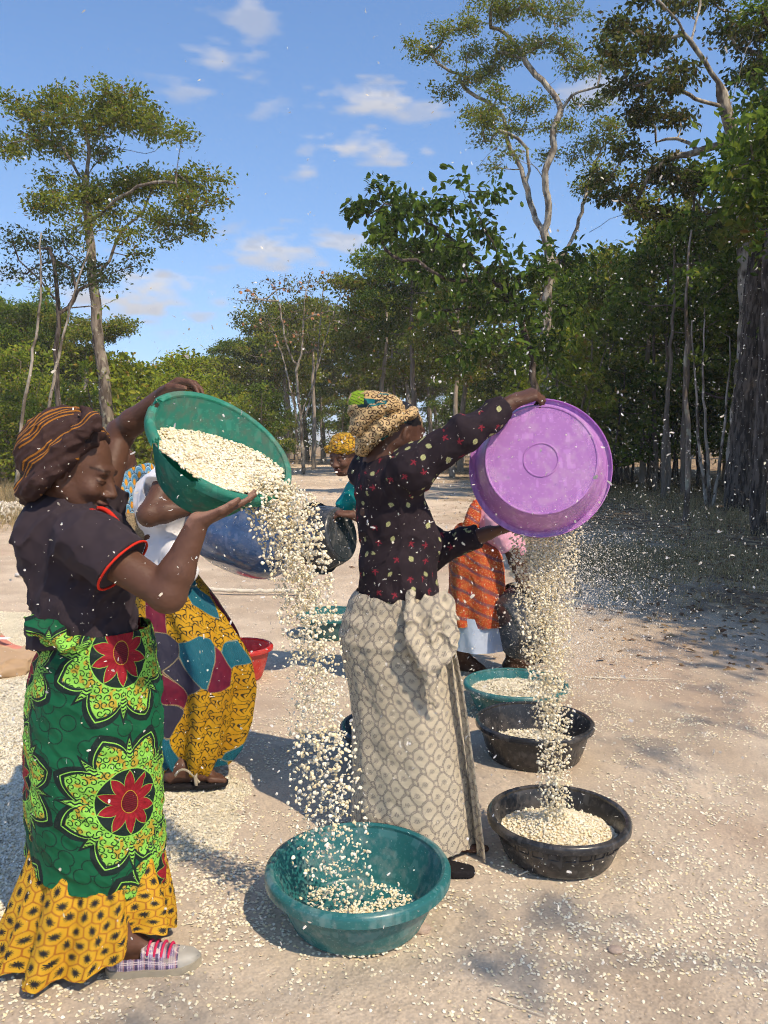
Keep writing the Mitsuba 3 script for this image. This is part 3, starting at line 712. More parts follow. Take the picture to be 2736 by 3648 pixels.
add_tree("overhanging_tree", OVERHANG, "tree beside the viewer whose branch tips dapple the sand", seed=18, r0=0.14, r1=0.06, per=22, per_tip=4, spread=0.09, size=0.075, limb_r=0.018, tip_r=0.005)
# the far end of the clearing
for i, (x, y) in enumerate(rows(64, lambda r: (r.uniform(-17, 9), r.uniform(58, 80)), 1.4, _taken)):
    plant(("kind_pole_c", "kind_shrub_c", "kind_shrub_b", "kind_pole_b", "kind_flat_far")[i % 5], "distant_tree", x, y, _rng.uniform(0.9, 1.25) * (0.66 if x < -0.17 * y else 1.0), _rng.uniform(0, 360), "small distant tree closing off the far end of the sandy track", "distant trees at the end of the track")
for i, (x, y, s) in enumerate(((-12.4, 60, 0.72), (-10.5, 62, 0.8), (-4.6, 52, 0.98), (-0.4, 46, 0.95), (1.6, 42, 0.98), (-20.5, 44, 0.85), (4.6, 48, 1.0), (-27.5, 58, 1.0), (-7.2, 66, 0.95), (3.4, 40, 0.8))):
    plant(("kind_flat_far", "kind_flat_b", "kind_flat_a")[i % 3], "spreading_tree", x, y, s, _rng.uniform(0, 360), "spreading flat crowned tree standing beyond the middle of the clearing", "spreading trees beyond the clearing")
# left side: sunlit bushes below the tall tree
for i, (x, y) in enumerate(rows(26, lambda r: (r.uniform(-24, -7.5), r.uniform(28, 40)), 1.3, _taken)):
    if x > -0.235 * y + 0.2:
        x -= 3
    plant(("kind_shrub_b", "kind_shrub_a", "kind_shrub_b")[i % 3], "sunlit_bush", x, y, _rng.uniform(0.9, 1.35), _rng.uniform(0, 360), "sunlit yellow green bush below the tall flat topped tree", "sunlit bushes at the side of the clearing", "bush")
for i, (x, y) in enumerate(rows(16, lambda r: (lambda y: (-0.36 * y - r.exponential(5.0), y))(r.uniform(34, 56)), 2.0, _taken)):
    plant(("kind_flat_a", "kind_pole_c", "kind_tall_dense")[i % 3], "bush_tree", x, y, _rng.uniform(0.62, 0.85), _rng.uniform(0, 360), "mid height tree standing behind the sunlit bushes", "trees behind the sunlit bushes")
for i, (x, y) in enumerate(rows(16, lambda r: (r.uniform(-15, -5.5), r.uniform(42, 60)), 1.8, _taken)):
    plant(("kind_shrub_b", "kind_shrub_c", "kind_shrub_a")[i % 3], "edge_bush", x, y, _rng.uniform(0.9, 1.25), _rng.uniform(0, 360), "rounded bush at the far edge of the clearing behind the raised green basin", "bushes at the far edge of the clearing", "bush")
# the far wood that closes the horizon
_rng2 = np.random.default_rng(77)
_n = 0
for x in np.arange(-95, 100, 6.5):
    _n += 1
    s = _rng2.uniform(0.85, 1.2)
    yy = 92 + _rng2.uniform(-6, 18)
    scene[f"far_woodland__{_n:03d}"] = {"type": "instance", "group": {"type": "ref", "id": "kind_flat_far"}, "to_world": T().translate([float(x), float(yy), 0]).rotate([0, 0, 1], float(_rng2.uniform(0, 360))).scale([s * 1.5, s * 1.5, s])}
label("far_woodland", "far woodland closing the horizon beyond the clearing", "woodland", kind="stuff")

# pale saplings by the purple basin's side of the wood and at the left edge
def sapling(text, base, tops, r, wood="bark_pale", leaves=0, seed=1, cols=LIME, wts=LIME_W):
    g = Grower(seed)
    for k, t in enumerate(tops):
        b = np.array(base, float) + [0.05 * k, 0.03 * k, 0]
        t = np.array(t, float)
        g.path([b, b + (t - b) * 0.35 + g.rng.normal(0, 0.08, 3), b + (t - b) * 0.7 + g.rng.normal(0, 0.1, 3), t], -1, 0.3, 0.015, (r, r * 0.3))
    pads = [(t[0], t[1], t[2] * 0.8, 0.5, 0.5, 0.6) for t in tops]
    tips = g.twigs(pads, 10)
    key = numbered("sapling")
    put(key + "__trunk", g.wood(0.006, 0.02), wood, True)
    if leaves:
        m, c, _ = foliage(g.rng, tips, leaves, 0.12, 0.13, "broad", 0.3, 0.5, cols, wts)
        put(key + "__crown", m, "leaf_fine", False, color=c)
        label(key + "__crown", None, kind="stuff")
    label(key, text, "sapling")


sapling("slim pale sapling at the left edge leaning out before the bushes", (-8.9, 19.5, -0.1), [(-8.2, 19.6, 6.6), (-6.9, 19.4, 6.2)], 0.055, leaves=2, seed=51)
sapling("cluster of pale bare stems beside the big leaning trunk", (8.1, 20.0, -0.1), [(7.5, 20.0, 4.6), (7.9, 20.1, 4.9), (8.5, 20.0, 4.2)], 0.05, leaves=4, seed=52)
sapling("single thin grey stem standing alone right of the purple basin", (5.85, 15.6, -0.1), [(5.8, 15.6, 5.6)], 0.06, "bark", leaves=8, seed=53, cols=DEEP, wts=DEEP_W)

# dry grass and fallen leaves along both edges
def tufts(n, region, rng, h=(0.15, 0.5), per=14):
    base = np.array([[-0.5, 0, 0], [0.5, 0, 0], [0.18, 0.12, 0.55], [-0.3, 0.12, 0.55], [0, 0.42, 1.0]], float), np.array([[0, 1, 2], [0, 2, 3], [3, 2, 4]])
    xy = np.array([region(rng) for _ in range(n)])
    xy = np.repeat(xy, per, 0) + rng.normal(0, 0.09, (n * per, 2))
    pos = np.c_[xy, ground_z(xy[:, 0], xy[:, 1]) - 0.01]
    R = flat_rot(rng, len(pos), 0.25)
    hh = rng.uniform(*h, len(pos))
    m = scatter(base, pos, R, np.stack([np.full(len(pos), 0.012), hh, hh], 1))
    c = np.array([(0.42, 0.32, 0.17), (0.34, 0.26, 0.13), (0.22, 0.2, 0.08)])[rng.choice(3, len(pos), p=(0.5, 0.35, 0.15))] * rng.uniform(0.75, 1.2, (len(pos), 1))
    return m, np.repeat(c, 5, 0)


_rng = np.random.default_rng(8)
def _reg_l(r):
    y = r.uniform(14, 40)
    return -0.33 * y - 1.6 - r.exponential(3.0) + 0.16 * max(0, y - 22), y
def _reg_r(r):
    y = r.uniform(9, 48)
    return 6.4 + r.normal(0, 0.5) + r.exponential(2.5) - 0.05 * max(0, 20 - y) + (0 if y < 30 else -0.5), y
m, c = tufts(1500, _reg_l, _rng)
put("dry_grass", m, "dry_blade", False, color=c)
label("dry_grass", "straw coloured dry grass below the sunlit bushes", "grass", kind="stuff")
m, c = tufts(1500, _reg_r, _rng, (0.08, 0.35))
put("dry_grass_001", m, "dry_blade", False, color=c)
label("dry_grass_001", "sparse dry grass on the shaded floor of the wood", "grass", kind="stuff")
m, c = tufts(900, lambda r: (r.uniform(1.9, 5.5), r.normal(11.0, 1.3)), _rng, (0.03, 0.13), 12)
put("dry_grass_002", m, "dry_blade", False, color=c)
label("dry_grass_002", "low band of flattened straw in a sunny strip beyond the purple basin", "grass", kind="stuff")
_n = 16000
_y = _rng.uniform(5.5, 42, _n)
_x = _rng.normal(0.3, 0.9, _n) * (1.3 + 0.06 * _y) + 3.0 + 0.14 * np.minimum(_y, 30)
_bl = leaf_shape("fine")
m = scatter(_bl, np.c_[_x, _y, ground_z(_x, _y) + 0.008], flat_rot(_rng, _n, 0.3), _rng.uniform(0.04, 0.11, _n))
c = np.array([(0.22, 0.12, 0.055), (0.30, 0.19, 0.09), (0.14, 0.075, 0.04), (0.36, 0.25, 0.14)])[_rng.choice(4, _n)]
put("leaf_litter", m, "dry_blade", False, color=np.repeat(c, 4, 0))
label("leaf_litter", "dry brown fallen leaves scattered on the shaded floor", "leaf litter", kind="stuff")

# ------------------------------------------------------------------ plastic basins
def plastic(name, col, rough=0.32, dust=0.35, dust_col=(0.42, 0.36, 0.30), thin=None, scuff=0.5):
    def colour(p, n, uv):
        a = 0.55 * fbm(p.x * 11 + 3, p.y * 11, p.z * 11, 4) + 0.45 * fbm(p.x * 55 + 3, p.y * 55, p.z * 38, 4)
        s = dr.maximum(smoothstep(0.60, 0.70, noise(p.x * 70, p.y * 70, p.z * 12)) * smoothstep(0.42, 0.55, noise(p.x * 12, p.y * 12, p.z * 30)), smoothstep(0.78, 0.84, noise(p.x * 160, p.y * 160, p.z * 160)))
        c = mix([x * 0.86 for x in col], [x * 1.1 for x in col], a)
        c = mix(c, dust_col, smoothstep(0.46, 0.68, a) * dust)
        return mix(c, [min(x * 1.5 + 0.12, 0.9) for x in col], s * scuff * 0.5)
    if thin:
        scene[name] = {"type": "principledthin", "base_color": proc(colour), "roughness": rough, "diff_trans": thin, "spec_trans": 0.0, "eta": 1.45}
    else:
        scene[name] = {"type": "twosided", "bsdf": {"type": "principled", "base_color": proc(colour), "roughness": rough, "specular": 0.5}}


plastic("plastic_teal", (0.02, 0.135, 0.14), 0.32, 0.4, (0.22, 0.27, 0.26))
plastic("plastic_green", (0.11, 0.50, 0.38), 0.3, 0.5, thin=1.2)
plastic("plastic_purple", (0.41, 0.175, 0.47), 0.36, 0.3, (0.56, 0.43, 0.49))
plastic("plastic_black", (0.022, 0.023, 0.026), 0.28, 0.32, (0.16, 0.14, 0.125))
plastic("plastic_grey", (0.035, 0.04, 0.045), 0.3, 0.4, (0.2, 0.19, 0.18))
plastic("plastic_blue", (0.05, 0.10, 0.23), 0.13, 0.5, (0.22, 0.23, 0.26))
plastic("plastic_red", (0.5, 0.02, 0.015), 0.35, 0.12)
plastic("plastic_navy", (0.012, 0.035, 0.055), 0.3, 0.2)


def bowl_radius(t, R, r):
    """outer radius of the wall at the fraction t of the height"""
    return r + (R - r) * t ** 0.8


def basin_meshes(R, r, h, rings=(), th=0.003, lip=0.011, drop=0.018, corner=0.03, sides=120):
    pr = [(0.0005, 0.0)]
    for q in rings:
        pr += [(q - 0.004, 0.0), (q - 0.0022, -0.0035), (q + 0.0022, -0.0035), (q + 0.004, 0.0)]
    a = np.linspace(0, 1, 7)
    pr += [(r - corner + corner * math.sin(x * math.pi / 2), corner * 0.8 * (1 - math.cos(x * math.pi / 2))) for x in a]
    z0 = corner * 0.8
    t = np.linspace(0, 1, 12)[1:]
    pr += [(bowl_radius(x, R, r), z0 + (h - z0) * x) for x in t]
    pr = np.array(pr)
    inner = [(max(q[0] - th, 0.0005), q[1] + th) for q in pr[::-1] if q[1] > -0.001]
    inner[0] = (pr[-1][0] - th, pr[-1][1])
    bowl = lathe(np.vstack([pr, inner]), sides)
    a = np.linspace(-0.6, 1.5, 12) * math.pi
    rim = [(R + lip * 0.25 + lip * math.cos(x + 0.2), h + lip * math.sin(x + 0.2)) for x in a[:8]]
    c = [(R - 0.004, h - 0.004), (R - 0.005, h + lip * 0.55), (R + lip * 0.35, h + lip), (R + lip * 1.2, h + lip * 0.7), (R + lip * 1.75, h - lip * 0.1), (R + lip * 1.7, h - drop), (R + lip * 1.45, h - drop), (R + lip * 1.4, h - lip * 0.3), (R + lip * 0.6, h - lip * 0.2), (R + 0.0005, h - 0.006)]
    return bowl, lathe(np.vstack([c, c[:1]]), sides)


BASIN = {}


def basin(name, text, mat, C, n, R, r, h, rings=(), spin=0, notch=None, rim_keep=None, up=(0, 0, 1), squash=None, **kw):
    """C: centre of the rim, n: the way the mouth faces"""
    bowl, rim = basin_meshes(R, r, h, rings, **kw)
    F = frame(n, (1, 0, 0.01) if abs(n[2]) > 0.9 else up)
    at = np.asarray(C, float) - unit(n) * h
    if notch is not None:
        bowl = notch(bowl)
    if rim_keep is not None:
        ang = np.degrees(np.arctan2(rim[0][:, 1], rim[0][:, 0]))
        ok = rim_keep(ang[rim[1]].mean(1))
        rim = rim[0], rim[1][ok]
    if squash:
        bowl, rim = squash(bowl), squash(rim)
    key = numbered(name)
    put(key + "__bowl", place_mesh(bowl, F, at), mat, 40)
    put(key + "__rim", place_mesh(rim, F, at), mat, 40)
    label(key, text, "basin")
    BASIN[key] = dict(C=np.asarray(C, float), n=unit(n), R=R, r=r, h=h, F=F, at=at)
    return key


UP = (0, 0, 1.0)
k_teal = basin("basin", "big teal plastic basin on the sand in front catching the falling maize", "plastic_teal", (-0.086, 2.55, 0.178), UP, 0.282, 0.222, 0.175, lip=0.014, drop=0.026)
k_black = basin("basin", "scuffed black basin heaped with maize below the purple basin", "plastic_black", (0.668, 2.97, 0.155), UP, 0.252, 0.208, 0.152, lip=0.011, drop=0.02)
k_mid = basin("basin", "wide black basin nearly empty behind the maize filled black one", "plastic_black", (0.757, 3.94, 0.185), UP, 0.278, 0.23, 0.183, lip=0.01, drop=0.018)
k_tealmid = basin("basin", "half shaded teal basin holding maize at the feet of the bending woman", "plastic_teal", (0.78, 4.66, 0.16), UP, 0.29, 0.235, 0.158)
k_tealback = basin("basin", "distant teal basin on the sand behind the falling maize left of the beige skirt", "plastic_teal", (-0.43, 6.5, 0.185), UP, 0.27, 0.21, 0.183)
k_red = basin("basin", "red plastic tub behind the patchwork skirt", "plastic_red", (-0.97, 5.3, 0.22), UP, 0.205, 0.15, 0.218)
k_navy = basin("basin", "dark blue green basin half hidden behind the beige skirt", "plastic_navy", (0.075, 3.85, 0.19), UP, 0.275, 0.225, 0.188)
k_purple = basin("basin", "purple basin held up on its side with its ringed bottom towards us", "plastic_purple", (0.60, 3.1, 1.48), (0.16, 0.96, -0.21), 0.25, 0.212, 0.165, rings=(0.062, 0.2), corner=0.04, lip=0.012)
k_blue = basin("basin", "shiny dark blue basin tilted in the arms of the woman in the patchwork skirt", "plastic_blue", (-0.615, 3.76, 1.235), (0.33, 0.36, 0.87), 0.285, 0.245, 0.27, corner=0.16)
k_grey = basin("basin", "grey black basin tipped on its side by the woman in teal", "plastic_grey", (-0.42, 5.12, 0.97), (-0.84, 0.5, -0.2), 0.215, 0.175, 0.19, rings=(0.07, 0.15))
k_dark = basin("basin", "dark basin held on edge by the bending woman in orange", "plastic_grey", (0.935, 5.25, 0.39), (0.90, 0.36, 0.22), 0.262, 0.2, 0.16)
# ribs moulded round the grey black basin
_b = BASIN[k_grey]
_rib = []
for j in range(28):
    a = j * 2 * math.pi / 28
    P = [np.array([(bowl_radius(t, _b["R"], _b["r"]) + 0.001) * math.cos(a), (bowl_radius(t, _b["R"], _b["r"]) + 0.001) * math.sin(a), 0.03 + (_b["h"] - 0.04) * t]) for t in np.linspace(0, 1, 5)]
    put(k_grey + "__rib", place_mesh(tube(P, 0.0026, 5), _b["F"], _b["at"]), "plastic_grey", True)

# the moulded band of little frames round the scuffed black basin
_b = BASIN[k_black]
def _wall(a, t):
    r = bowl_radius(t, _b["R"], _b["r"]) + 0.0012
    return [r * math.cos(a), r * math.sin(a), 0.024 + (_b["h"] - 0.024) * t]
for j in range(26):
    a0, a1 = j * 2 * math.pi / 26, (j + 0.72) * 2 * math.pi / 26
    L = [_wall(a0, 0.52), _wall((a0 + a1) / 2, 0.52), _wall(a1, 0.52), _wall(a1, 0.74), _wall((a0 + a1) / 2, 0.74), _wall(a0, 0.74), _wall(a0, 0.52)]
    put(k_black + "__moulding", place_mesh(tube(L, 0.0018, 5), _b["F"], _b["at"]), "plastic_black", True)

# the raised green basin, its rim cracked and broken away at the near side and the back
GREEN_C, GREEN_N = np.array([-0.487, 2.42, 1.57]), unit([0.50, -0.47, 0.72])
_F = frame(GREEN_N, (0, 0, 1))
def _ang(d):
    q = _F.T @ np.asarray(d, float)
    return math.degrees(math.atan2(q[1], q[0]))
A_NEAR, A_LEFT = _ang((-0.55, -0.75, -0.35)), _ang((-1.0, 0.1, 0.2))
def _dist(a, b):
    return np.abs((a - b + 180) % 360 - 180)
def _notch(m):
    v, f = m
    a = np.degrees(np.arctan2(v[:, 1], v[:, 0]))
    v = v.copy()
    top = v[:, 2] > 0.08
    cut = np.where(_dist(a, A_NEAR) < 26, 0.022 * np.clip((26 - _dist(a, A_NEAR)) / 6, 0, 1), 0) + np.where(_dist(a, A_LEFT) < 7, 0.035 * np.clip((7 - _dist(a, A_LEFT)) / 3, 0, 1), 0)
    t = np.clip((v[:, 2] - 0.08) / 0.095, 0, 1)
    v[:, 2] -= cut * t
    return v, f
def _keep(a):
    return (_dist(a, A_NEAR) > 24) & (_dist(a, A_LEFT) > 6)
def _flex(m):
    v = m[0].copy()
    a = np.arctan2(v[:, 1], v[:, 0])
    t = np.clip(v[:, 2] / 0.2, 0, 1)
    s = 1 + 0.05 * t * np.cos(2 * (a - math.radians(A_NEAR + 90)))
    v[:, 0] *= s
    v[:, 1] *= s
    return v, m[1]
k_green = basin("basin", "cracked green basin raised and tipped so that maize pours from its lip", "plastic_green", GREEN_C, GREEN_N, 0.212, 0.150, 0.2, corner=0.07, notch=_notch, rim_keep=_keep, squash=_flex, lip=0.010, drop=0.022)

# ------------------------------------------------------------------ maize
scene["maize"] = vcol(roughness=0.42, specular=0.4)
scene["chaff"] = {"type": "principledthin", "base_color": {"type": "mesh_attribute", "name": "vertex_color"}, "roughness": 0.6, "diff_trans": 0.6, "spec_trans": 0.0, "eta": 1.3}


def kernel_shape(sub):
    s = trimesh.creation.icosphere(sub)
    v = np.array(s.vertices)
    t = (v[:, 0] + 1) / 2
    v[:, 1] *= 0.62 + 0.42 * t
    v[:, 2] *= 0.36 + 0.12 * t
    v[:, 2] -= 0.10 * np.exp(-((v[:, 0] - 0.1) / 0.4) ** 2 - (v[:, 1] / 0.3) ** 2) * (v[:, 2] > 0)
    return v * 0.0066, np.array(s.faces)


KERNEL = kernel_shape(1)
KERNEL_LO = kernel_shape(0)
KERNEL_GROUND = (np.array([[-1, 0, 0.0], [0.3, 0.85, 0], [1, 0.35, 0], [1, -0.35, 0], [0.3, -0.85, 0], [0.25, 0, 0.42]]) * 0.0062, np.array([[0, 5, 1], [1, 5, 2], [2, 5, 3], [3, 5, 4], [4, 5, 0]]))
CREAM = np.array([(0.85, 0.77, 0.56), (0.88, 0.82, 0.64), (0.80, 0.68, 0.43), (0.90, 0.86, 0.72)])
mrng = np.random.default_rng(99)


def kernels(pos, rot, base=KERNEL_LO, size=(0.85, 1.15), dim=1.0):
    n = len(pos)
    m = scatter(base, pos, rot, mrng.uniform(*size, n))
    c = CREAM[mrng.choice(4, n, p=(0.38, 0.3, 0.14, 0.18))] * mrng.uniform(0.86, 1.05, (n, 1)) * dim
    return m, np.repeat(c, len(base[0]), 0)


def put_kernels(key, pos, rot, text, base=KERNEL_LO, kind="stuff", cat="maize", **kw):
    m, c = kernels(pos, rot, base, **kw)
    put(key, m, "maize", True, color=c)
    label(key, text, cat, kind=kind)


def fill(key, text, bkey, point, normal, layers=2, bump=0.012, cone=0.0, radius=None, per=11000, centre=None, base=None):
    """maize lying in a basin up to a sloping surface: a bed of grain with kernels lying on it"""
    b = BASIN[bkey]
    m = unit(normal)
    E = frame(m, (1, 0, 0.01))
    lim = b["R"] * 1.3
    N = 120
    s = np.linspace(-lim, lim, N)
    U, V = np.meshgrid(s, s)

    def lift(u, v):
        w = (meshkit.fbm(np.stack([u * 14, v * 14, 0 * u], -1), 3, 3) - 0.5) * bump
        if cone:
            cu, cv = (0, 0) if centre is None else centre
            w = w + cone * np.maximum(0, 1 - np.hypot(u - cu, v - cv) / (radius or b["R"]))
        return w

    def inside(P, slack=0.0):
        q = (P - b["at"]) @ b["F"]
        t = np.clip((q[:, 2] - 0.02) / (b["h"] - 0.02), 0, 1)
        return (np.hypot(q[:, 0], q[:, 1]) < bowl_radius(t, b["R"], b["r"]) - 0.006 + slack) & (q[:, 2] > 0.004) & (q[:, 2] < b["h"] + 0.012)

    def lower(P):
        over = (P - b["at"]) @ b["n"] - (b["h"] + 0.004)
        return P - np.clip(over, 0, 0.06)[:, None] * b["n"]

    P = (point + U.ravel()[:, None] * E[:, 0] + V.ravel()[:, None] * E[:, 1] + lift(U, V).ravel()[:, None] * E[:, 2])
    P = lower(P)
    ok = inside(P)
    vv, ff = grid(P.reshape(N, N, 3))
    ff = ff[ok[ff].all(1)]
    used = np.unique(ff)
    ren = np.full(len(vv), -1)
    ren[used] = np.arange(len(used))
    bed = vv[used], ren[ff]
    n = int(per * (2 * lim) ** 2 * layers)
    u, v = mrng.uniform(-lim, lim, (2, n))
    K = point + u[:, None] * E[:, 0] + v[:, None] * E[:, 1] + (lift(u, v) + mrng.uniform(-0.001, 0.007, n))[:, None] * E[:, 2]
    K = lower(K)
    K = K[inside(K, 0.002)]
    R = np.einsum("ij,njk->nik", E, flat_rot(mrng, len(K), 0.45))
    km, kc = kernels(K, R, KERNEL_LO if base is None else base)
    mm = join([bed, km])
    cc = np.vstack([np.tile([0.62, 0.53, 0.35], (len(bed[0]), 1)), kc])
    put(key, mm, "maize", True, color=cc)
    label(key, text, "maize", kind="stuff")


_b = BASIN[k_green]
_down = unit(-np.array([0, 0, 1.0]) + _b["n"] * _b["n"][2])
_side = unit(np.cross(_b["n"], _down))
if _side[0] < 0:
    _side = -_side
_lip = _b["C"] + _b["R"] * 0.9 * unit(_down + 0.25 * _side)
fill("maize_load", "white maize sliding out of the tipped green basin", k_green, np.array([-0.461, 2.341, 1.502]), (0.336, -0.206, 0.914), layers=2.2)
fill("maize_load_001", "cone of white maize in the scuffed black basin", k_black, BASIN[k_black]["C"] + [0, 0, -0.085], UP, 2, cone=0.085, radius=0.24)
fill("maize_load_002", "thin bed of maize at the bottom of the front teal basin", k_teal, BASIN[k_teal]["C"] + [0, 0, -0.1755], UP, 1.6, cone=0.03, radius=0.15, centre=(0.0, -0.085))
fill("maize_load_003", "maize in the half shaded teal basin by the bending woman", k_tealmid, BASIN[k_tealmid]["C"] + [0, 0, -0.055], UP, 1.5, cone=0.03, base=KERNEL_GROUND)
fill("maize_load_004", "a little maize in the wide black basin", k_mid, BASIN[k_mid]["C"] + [0, 0, -0.135], UP, 1.2, cone=0.02, base=KERNEL_GROUND)
fill("maize_load_005", "maize in the distant teal basin", k_tealback, BASIN[k_tealback]["C"] + [0, 0, -0.06], UP, 1.0, cone=0.02, base=KERNEL_GROUND)

# falling streams ------------------------------------------------------------
def stream(n, zs, xs, ys, ws, dens, rng, skew=0.0):
    """points falling along a path given by height"""
    zg = np.linspace(min(zs), max(zs), 400)
    o = np.argsort(zs)
    zs, xs, ys, ws, dens = (np.asarray(a, float)[o] for a in (zs, xs, ys, ws, dens))
    d = np.interp(zg, zs, dens)
    z = np.interp(rng.random(n), np.cumsum(d) / d.sum(), zg)
    w = np.interp(z, zs, ws)
    g = rng.normal(0, 1, (n, 2))
    x = np.interp(z, zs, xs) + np.clip(g[:, 0], -1.9, 1.9) * w + skew * np.abs(g[:, 0]) * w
    y = np.interp(z, zs, ys) + np.clip(g[:, 1], -1.9, 1.9) * w * 0.8
    return np.c_[x, y, z]


L_Z = [1.43, 1.40, 1.34, 1.24, 1.14, 1.02, 0.85, 0.62, 0.40, 0.18, 0.05]
L_X = [-0.320, -0.305, -0.285, -0.255, -0.234, -0.215, -0.200, -0.190, -0.178, -0.165, -0.16]
L_Y = [2.38, 2.36, 2.34, 2.33, 2.33, 2.32, 2.36, 2.42, 2.47, 2.51, 2.53]
L_W = [0.055, 0.055, 0.052, 0.048, 0.044, 0.043, 0.046, 0.054, 0.062, 0.066, 0.066]
L_D = [9.0, 9.0, 8.0, 6.0, 4.2, 3.0, 2.2, 1.7, 1.5, 1.4, 1.4]
pl = stream(3900, L_Z, L_X, L_Y, L_W, L_D, mrng)
_low = np.where((pl[:, 2] < 0.72) & (pl[:, 2] > 0.22))[0]
_sel = _low[np.argsort(pl[_low, 1])[:300]]
_shape = [mikit.ply(kernel_shape(2 if q == 0 else 1), "maize", True, color=np.tile(CREAM[q] * 0.98, (len(kernel_shape(2 if q == 0 else 1)[0]), 1))) for q in range(4)]
_R = random_rot(mrng, len(_sel))
for q, j in enumerate(_sel):
    M = np.eye(4)
    M[:3, :3] = _R[q] * mrng.uniform(0.95, 1.2)
    M[:3, 3] = pl[j]
    key = numbered("maize_kernel")
    scene[key] = {**_shape[q % 4], "to_world": T(M)}
    label(key, "single white maize kernel dropping loose above the front teal basin", "maize kernel", "loose kernels falling towards the front teal basin")
_rest = np.setdiff1d(np.arange(len(pl)), _sel)
_t = mrng.random((620, 1))
_spill = np.array([-0.385, 2.345, 1.478]) * (1 - _t) + np.array([-0.285, 2.415, 1.438]) * _t + mrng.normal(0, 1, (620, 3)) * [0.018, 0.022, 0.012] + np.abs(mrng.normal(0, 1, (620, 1))) * [0.02, -0.012, -0.026]
put_kernels("falling_maize", np.vstack([pl[_rest], _spill]), random_rot(mrng, len(_rest) + 620), "dense stream of maize pouring off the lip of the green basin", KERNEL_LO, size=(0.6, 1.2))
R_Z = [1.31, 1.22, 1.12, 0.98, 0.85, 0.70, 0.55, 0.40, 0.25, 0.14]
R_X = [0.665, 0.660, 0.640, 0.625, 0.625, 0.635, 0.645, 0.650, 0.655, 0.66]
R_Y = [3.30, 3.25, 3.20, 3.12, 3.07, 3.03, 3.00, 2.98, 2.97, 2.97]
R_W = [0.065, 0.068, 0.066, 0.06, 0.05, 0.042, 0.036, 0.032, 0.03, 0.035]
R_D = [4, 5, 5, 4.6, 4, 3, 2.0, 1.6, 1.6, 2.0]
pr_ = stream(5200, R_Z, R_X, R_Y, R_W, R_D, mrng)
put_kernels("falling_maize_001", pr_, random_rot(mrng, len(pr_)), "curtain of maize falling from the purple basin into the black one", KERNEL_LO, size=(0.6, 1.2))

# chaff drifting on the wind --------------------------------------------------
FLAKE = (np.array([[-1, -0.5, 0], [0, -0.62, 0.25], [1, -0.3, 0.0], [1, 0.4, 0.05], [0, 0.6, 0.3], [-1, 0.4, 0.05]], float), np.array([[0, 1, 4], [0, 4, 5], [1, 2, 3], [1, 3, 4]]))


def chaff(key, pos, size, text, cols=((0.86, 0.83, 0.76), (0.78, 0.72, 0.6), (0.9, 0.88, 0.84))):
    n = len(pos)
    m = scatter(FLAKE, pos, random_rot(mrng, n), (size[0] * 0.7 + (size[1] * 1.25 - size[0] * 0.7) * mrng.random(n) ** 2.6)[:, None] * mrng.uniform(0.5, 1.2, (n, 3)))
    c = np.asarray(cols)[mrng.choice(len(cols), n)] * mrng.uniform(0.85, 1.05, (n, 1))
    put(key, m, "chaff", False, color=np.repeat(c, 6, 0))
    label(key, text, "chaff", kind="stuff")


# specks in the air all round the two pourers
n = 11000
q = np.c_[mrng.normal(0.15, 0.95, n), mrng.uniform(1.3, 4.6, n), np.abs(mrng.normal(1.15, 0.55, n))]
q = q[(np.abs(q[:, 0]) < 0.62 * q[:, 1]) & (q[:, 2] > 0.05)]
chaff("drifting_chaff", q, (0.0014, 0.0046), "white flecks of chaff drifting in the air round the winnowers")
n = 4800
q = np.c_[mrng.uniform(0.1, 2.6, n), mrng.uniform(2.2, 6.0, n), mrng.uniform(0.5, 2.9, n) ** 1.0]
chaff("drifting_chaff_001", q, (0.0016, 0.0046), "white flecks of chaff blowing against the dark wood")
# fine husk dust blown to the side of the right stream
n = 17000
t = mrng.beta(1.0, 3.6, n)
q = np.c_[0.66 + t * 0.75 + mrng.normal(0, 0.03, n), 3.15 + mrng.normal(0, 0.14, n) + 0.3 * t, 1.22 - mrng.beta(1.3, 1.5, n) * (0.62 + 0.1 * t) + mrng.normal(0, 0.05, n) * (1 + t)]
chaff("blown_husk", q, (0.0013, 0.0034), "cloud of fine husk blowing sideways from the falling maize")
n = 9000
z = 1.30 - mrng.beta(1.0, 1.5, n) * 0.85
q = np.c_[np.interp(z, R_Z[::-1], R_X[::-1]) + mrng.normal(0.0, 0.07, n), 3.12 + mrng.normal(0, 0.09, n), z]
chaff("blown_husk_001", q, (0.0011, 0.0026), "fine husk falling within the curtain of maize below the purple basin", ((0.8, 0.72, 0.56), (0.78, 0.68, 0.5)))
# a few stray husks high in the air
q = np.c_[mrng.uniform(-1.9, 2.0, 150), mrng.uniform(2.6, 5.0, 150), mrng.uniform(2.0, 4.2, 150)]
chaff("drifting_chaff_002", q, (0.002, 0.0045), "stray husks high in the air against the sky")

# maize on the ground ----------------------------------------------------------
EDGE_Y = [1.9, 2.25, 2.45, 2.7, 3.0, 3.3, 3.6, 4.0, 4.6, 5.2, 6.2, 7.4, 7.7]
EDGE_X = [-3.2, -1.75, -1.05, -0.72, -0.60, -0.58, -0.66, -0.95, -1.45, -1.95, -2.55, -3.1, -6.0]


def spread_depth(x, y):
    e = np.interp(y, EDGE_Y, EDGE_X, left=-99, right=-99)
    p = np.stack([x, y, np.zeros_like(x)], -1)
    w = (meshkit.fbm(p * 3.1, 4, 12) - 0.5) * 0.55
    return np.clip((e - x + w) / 0.45, 0, 1), e - x + w


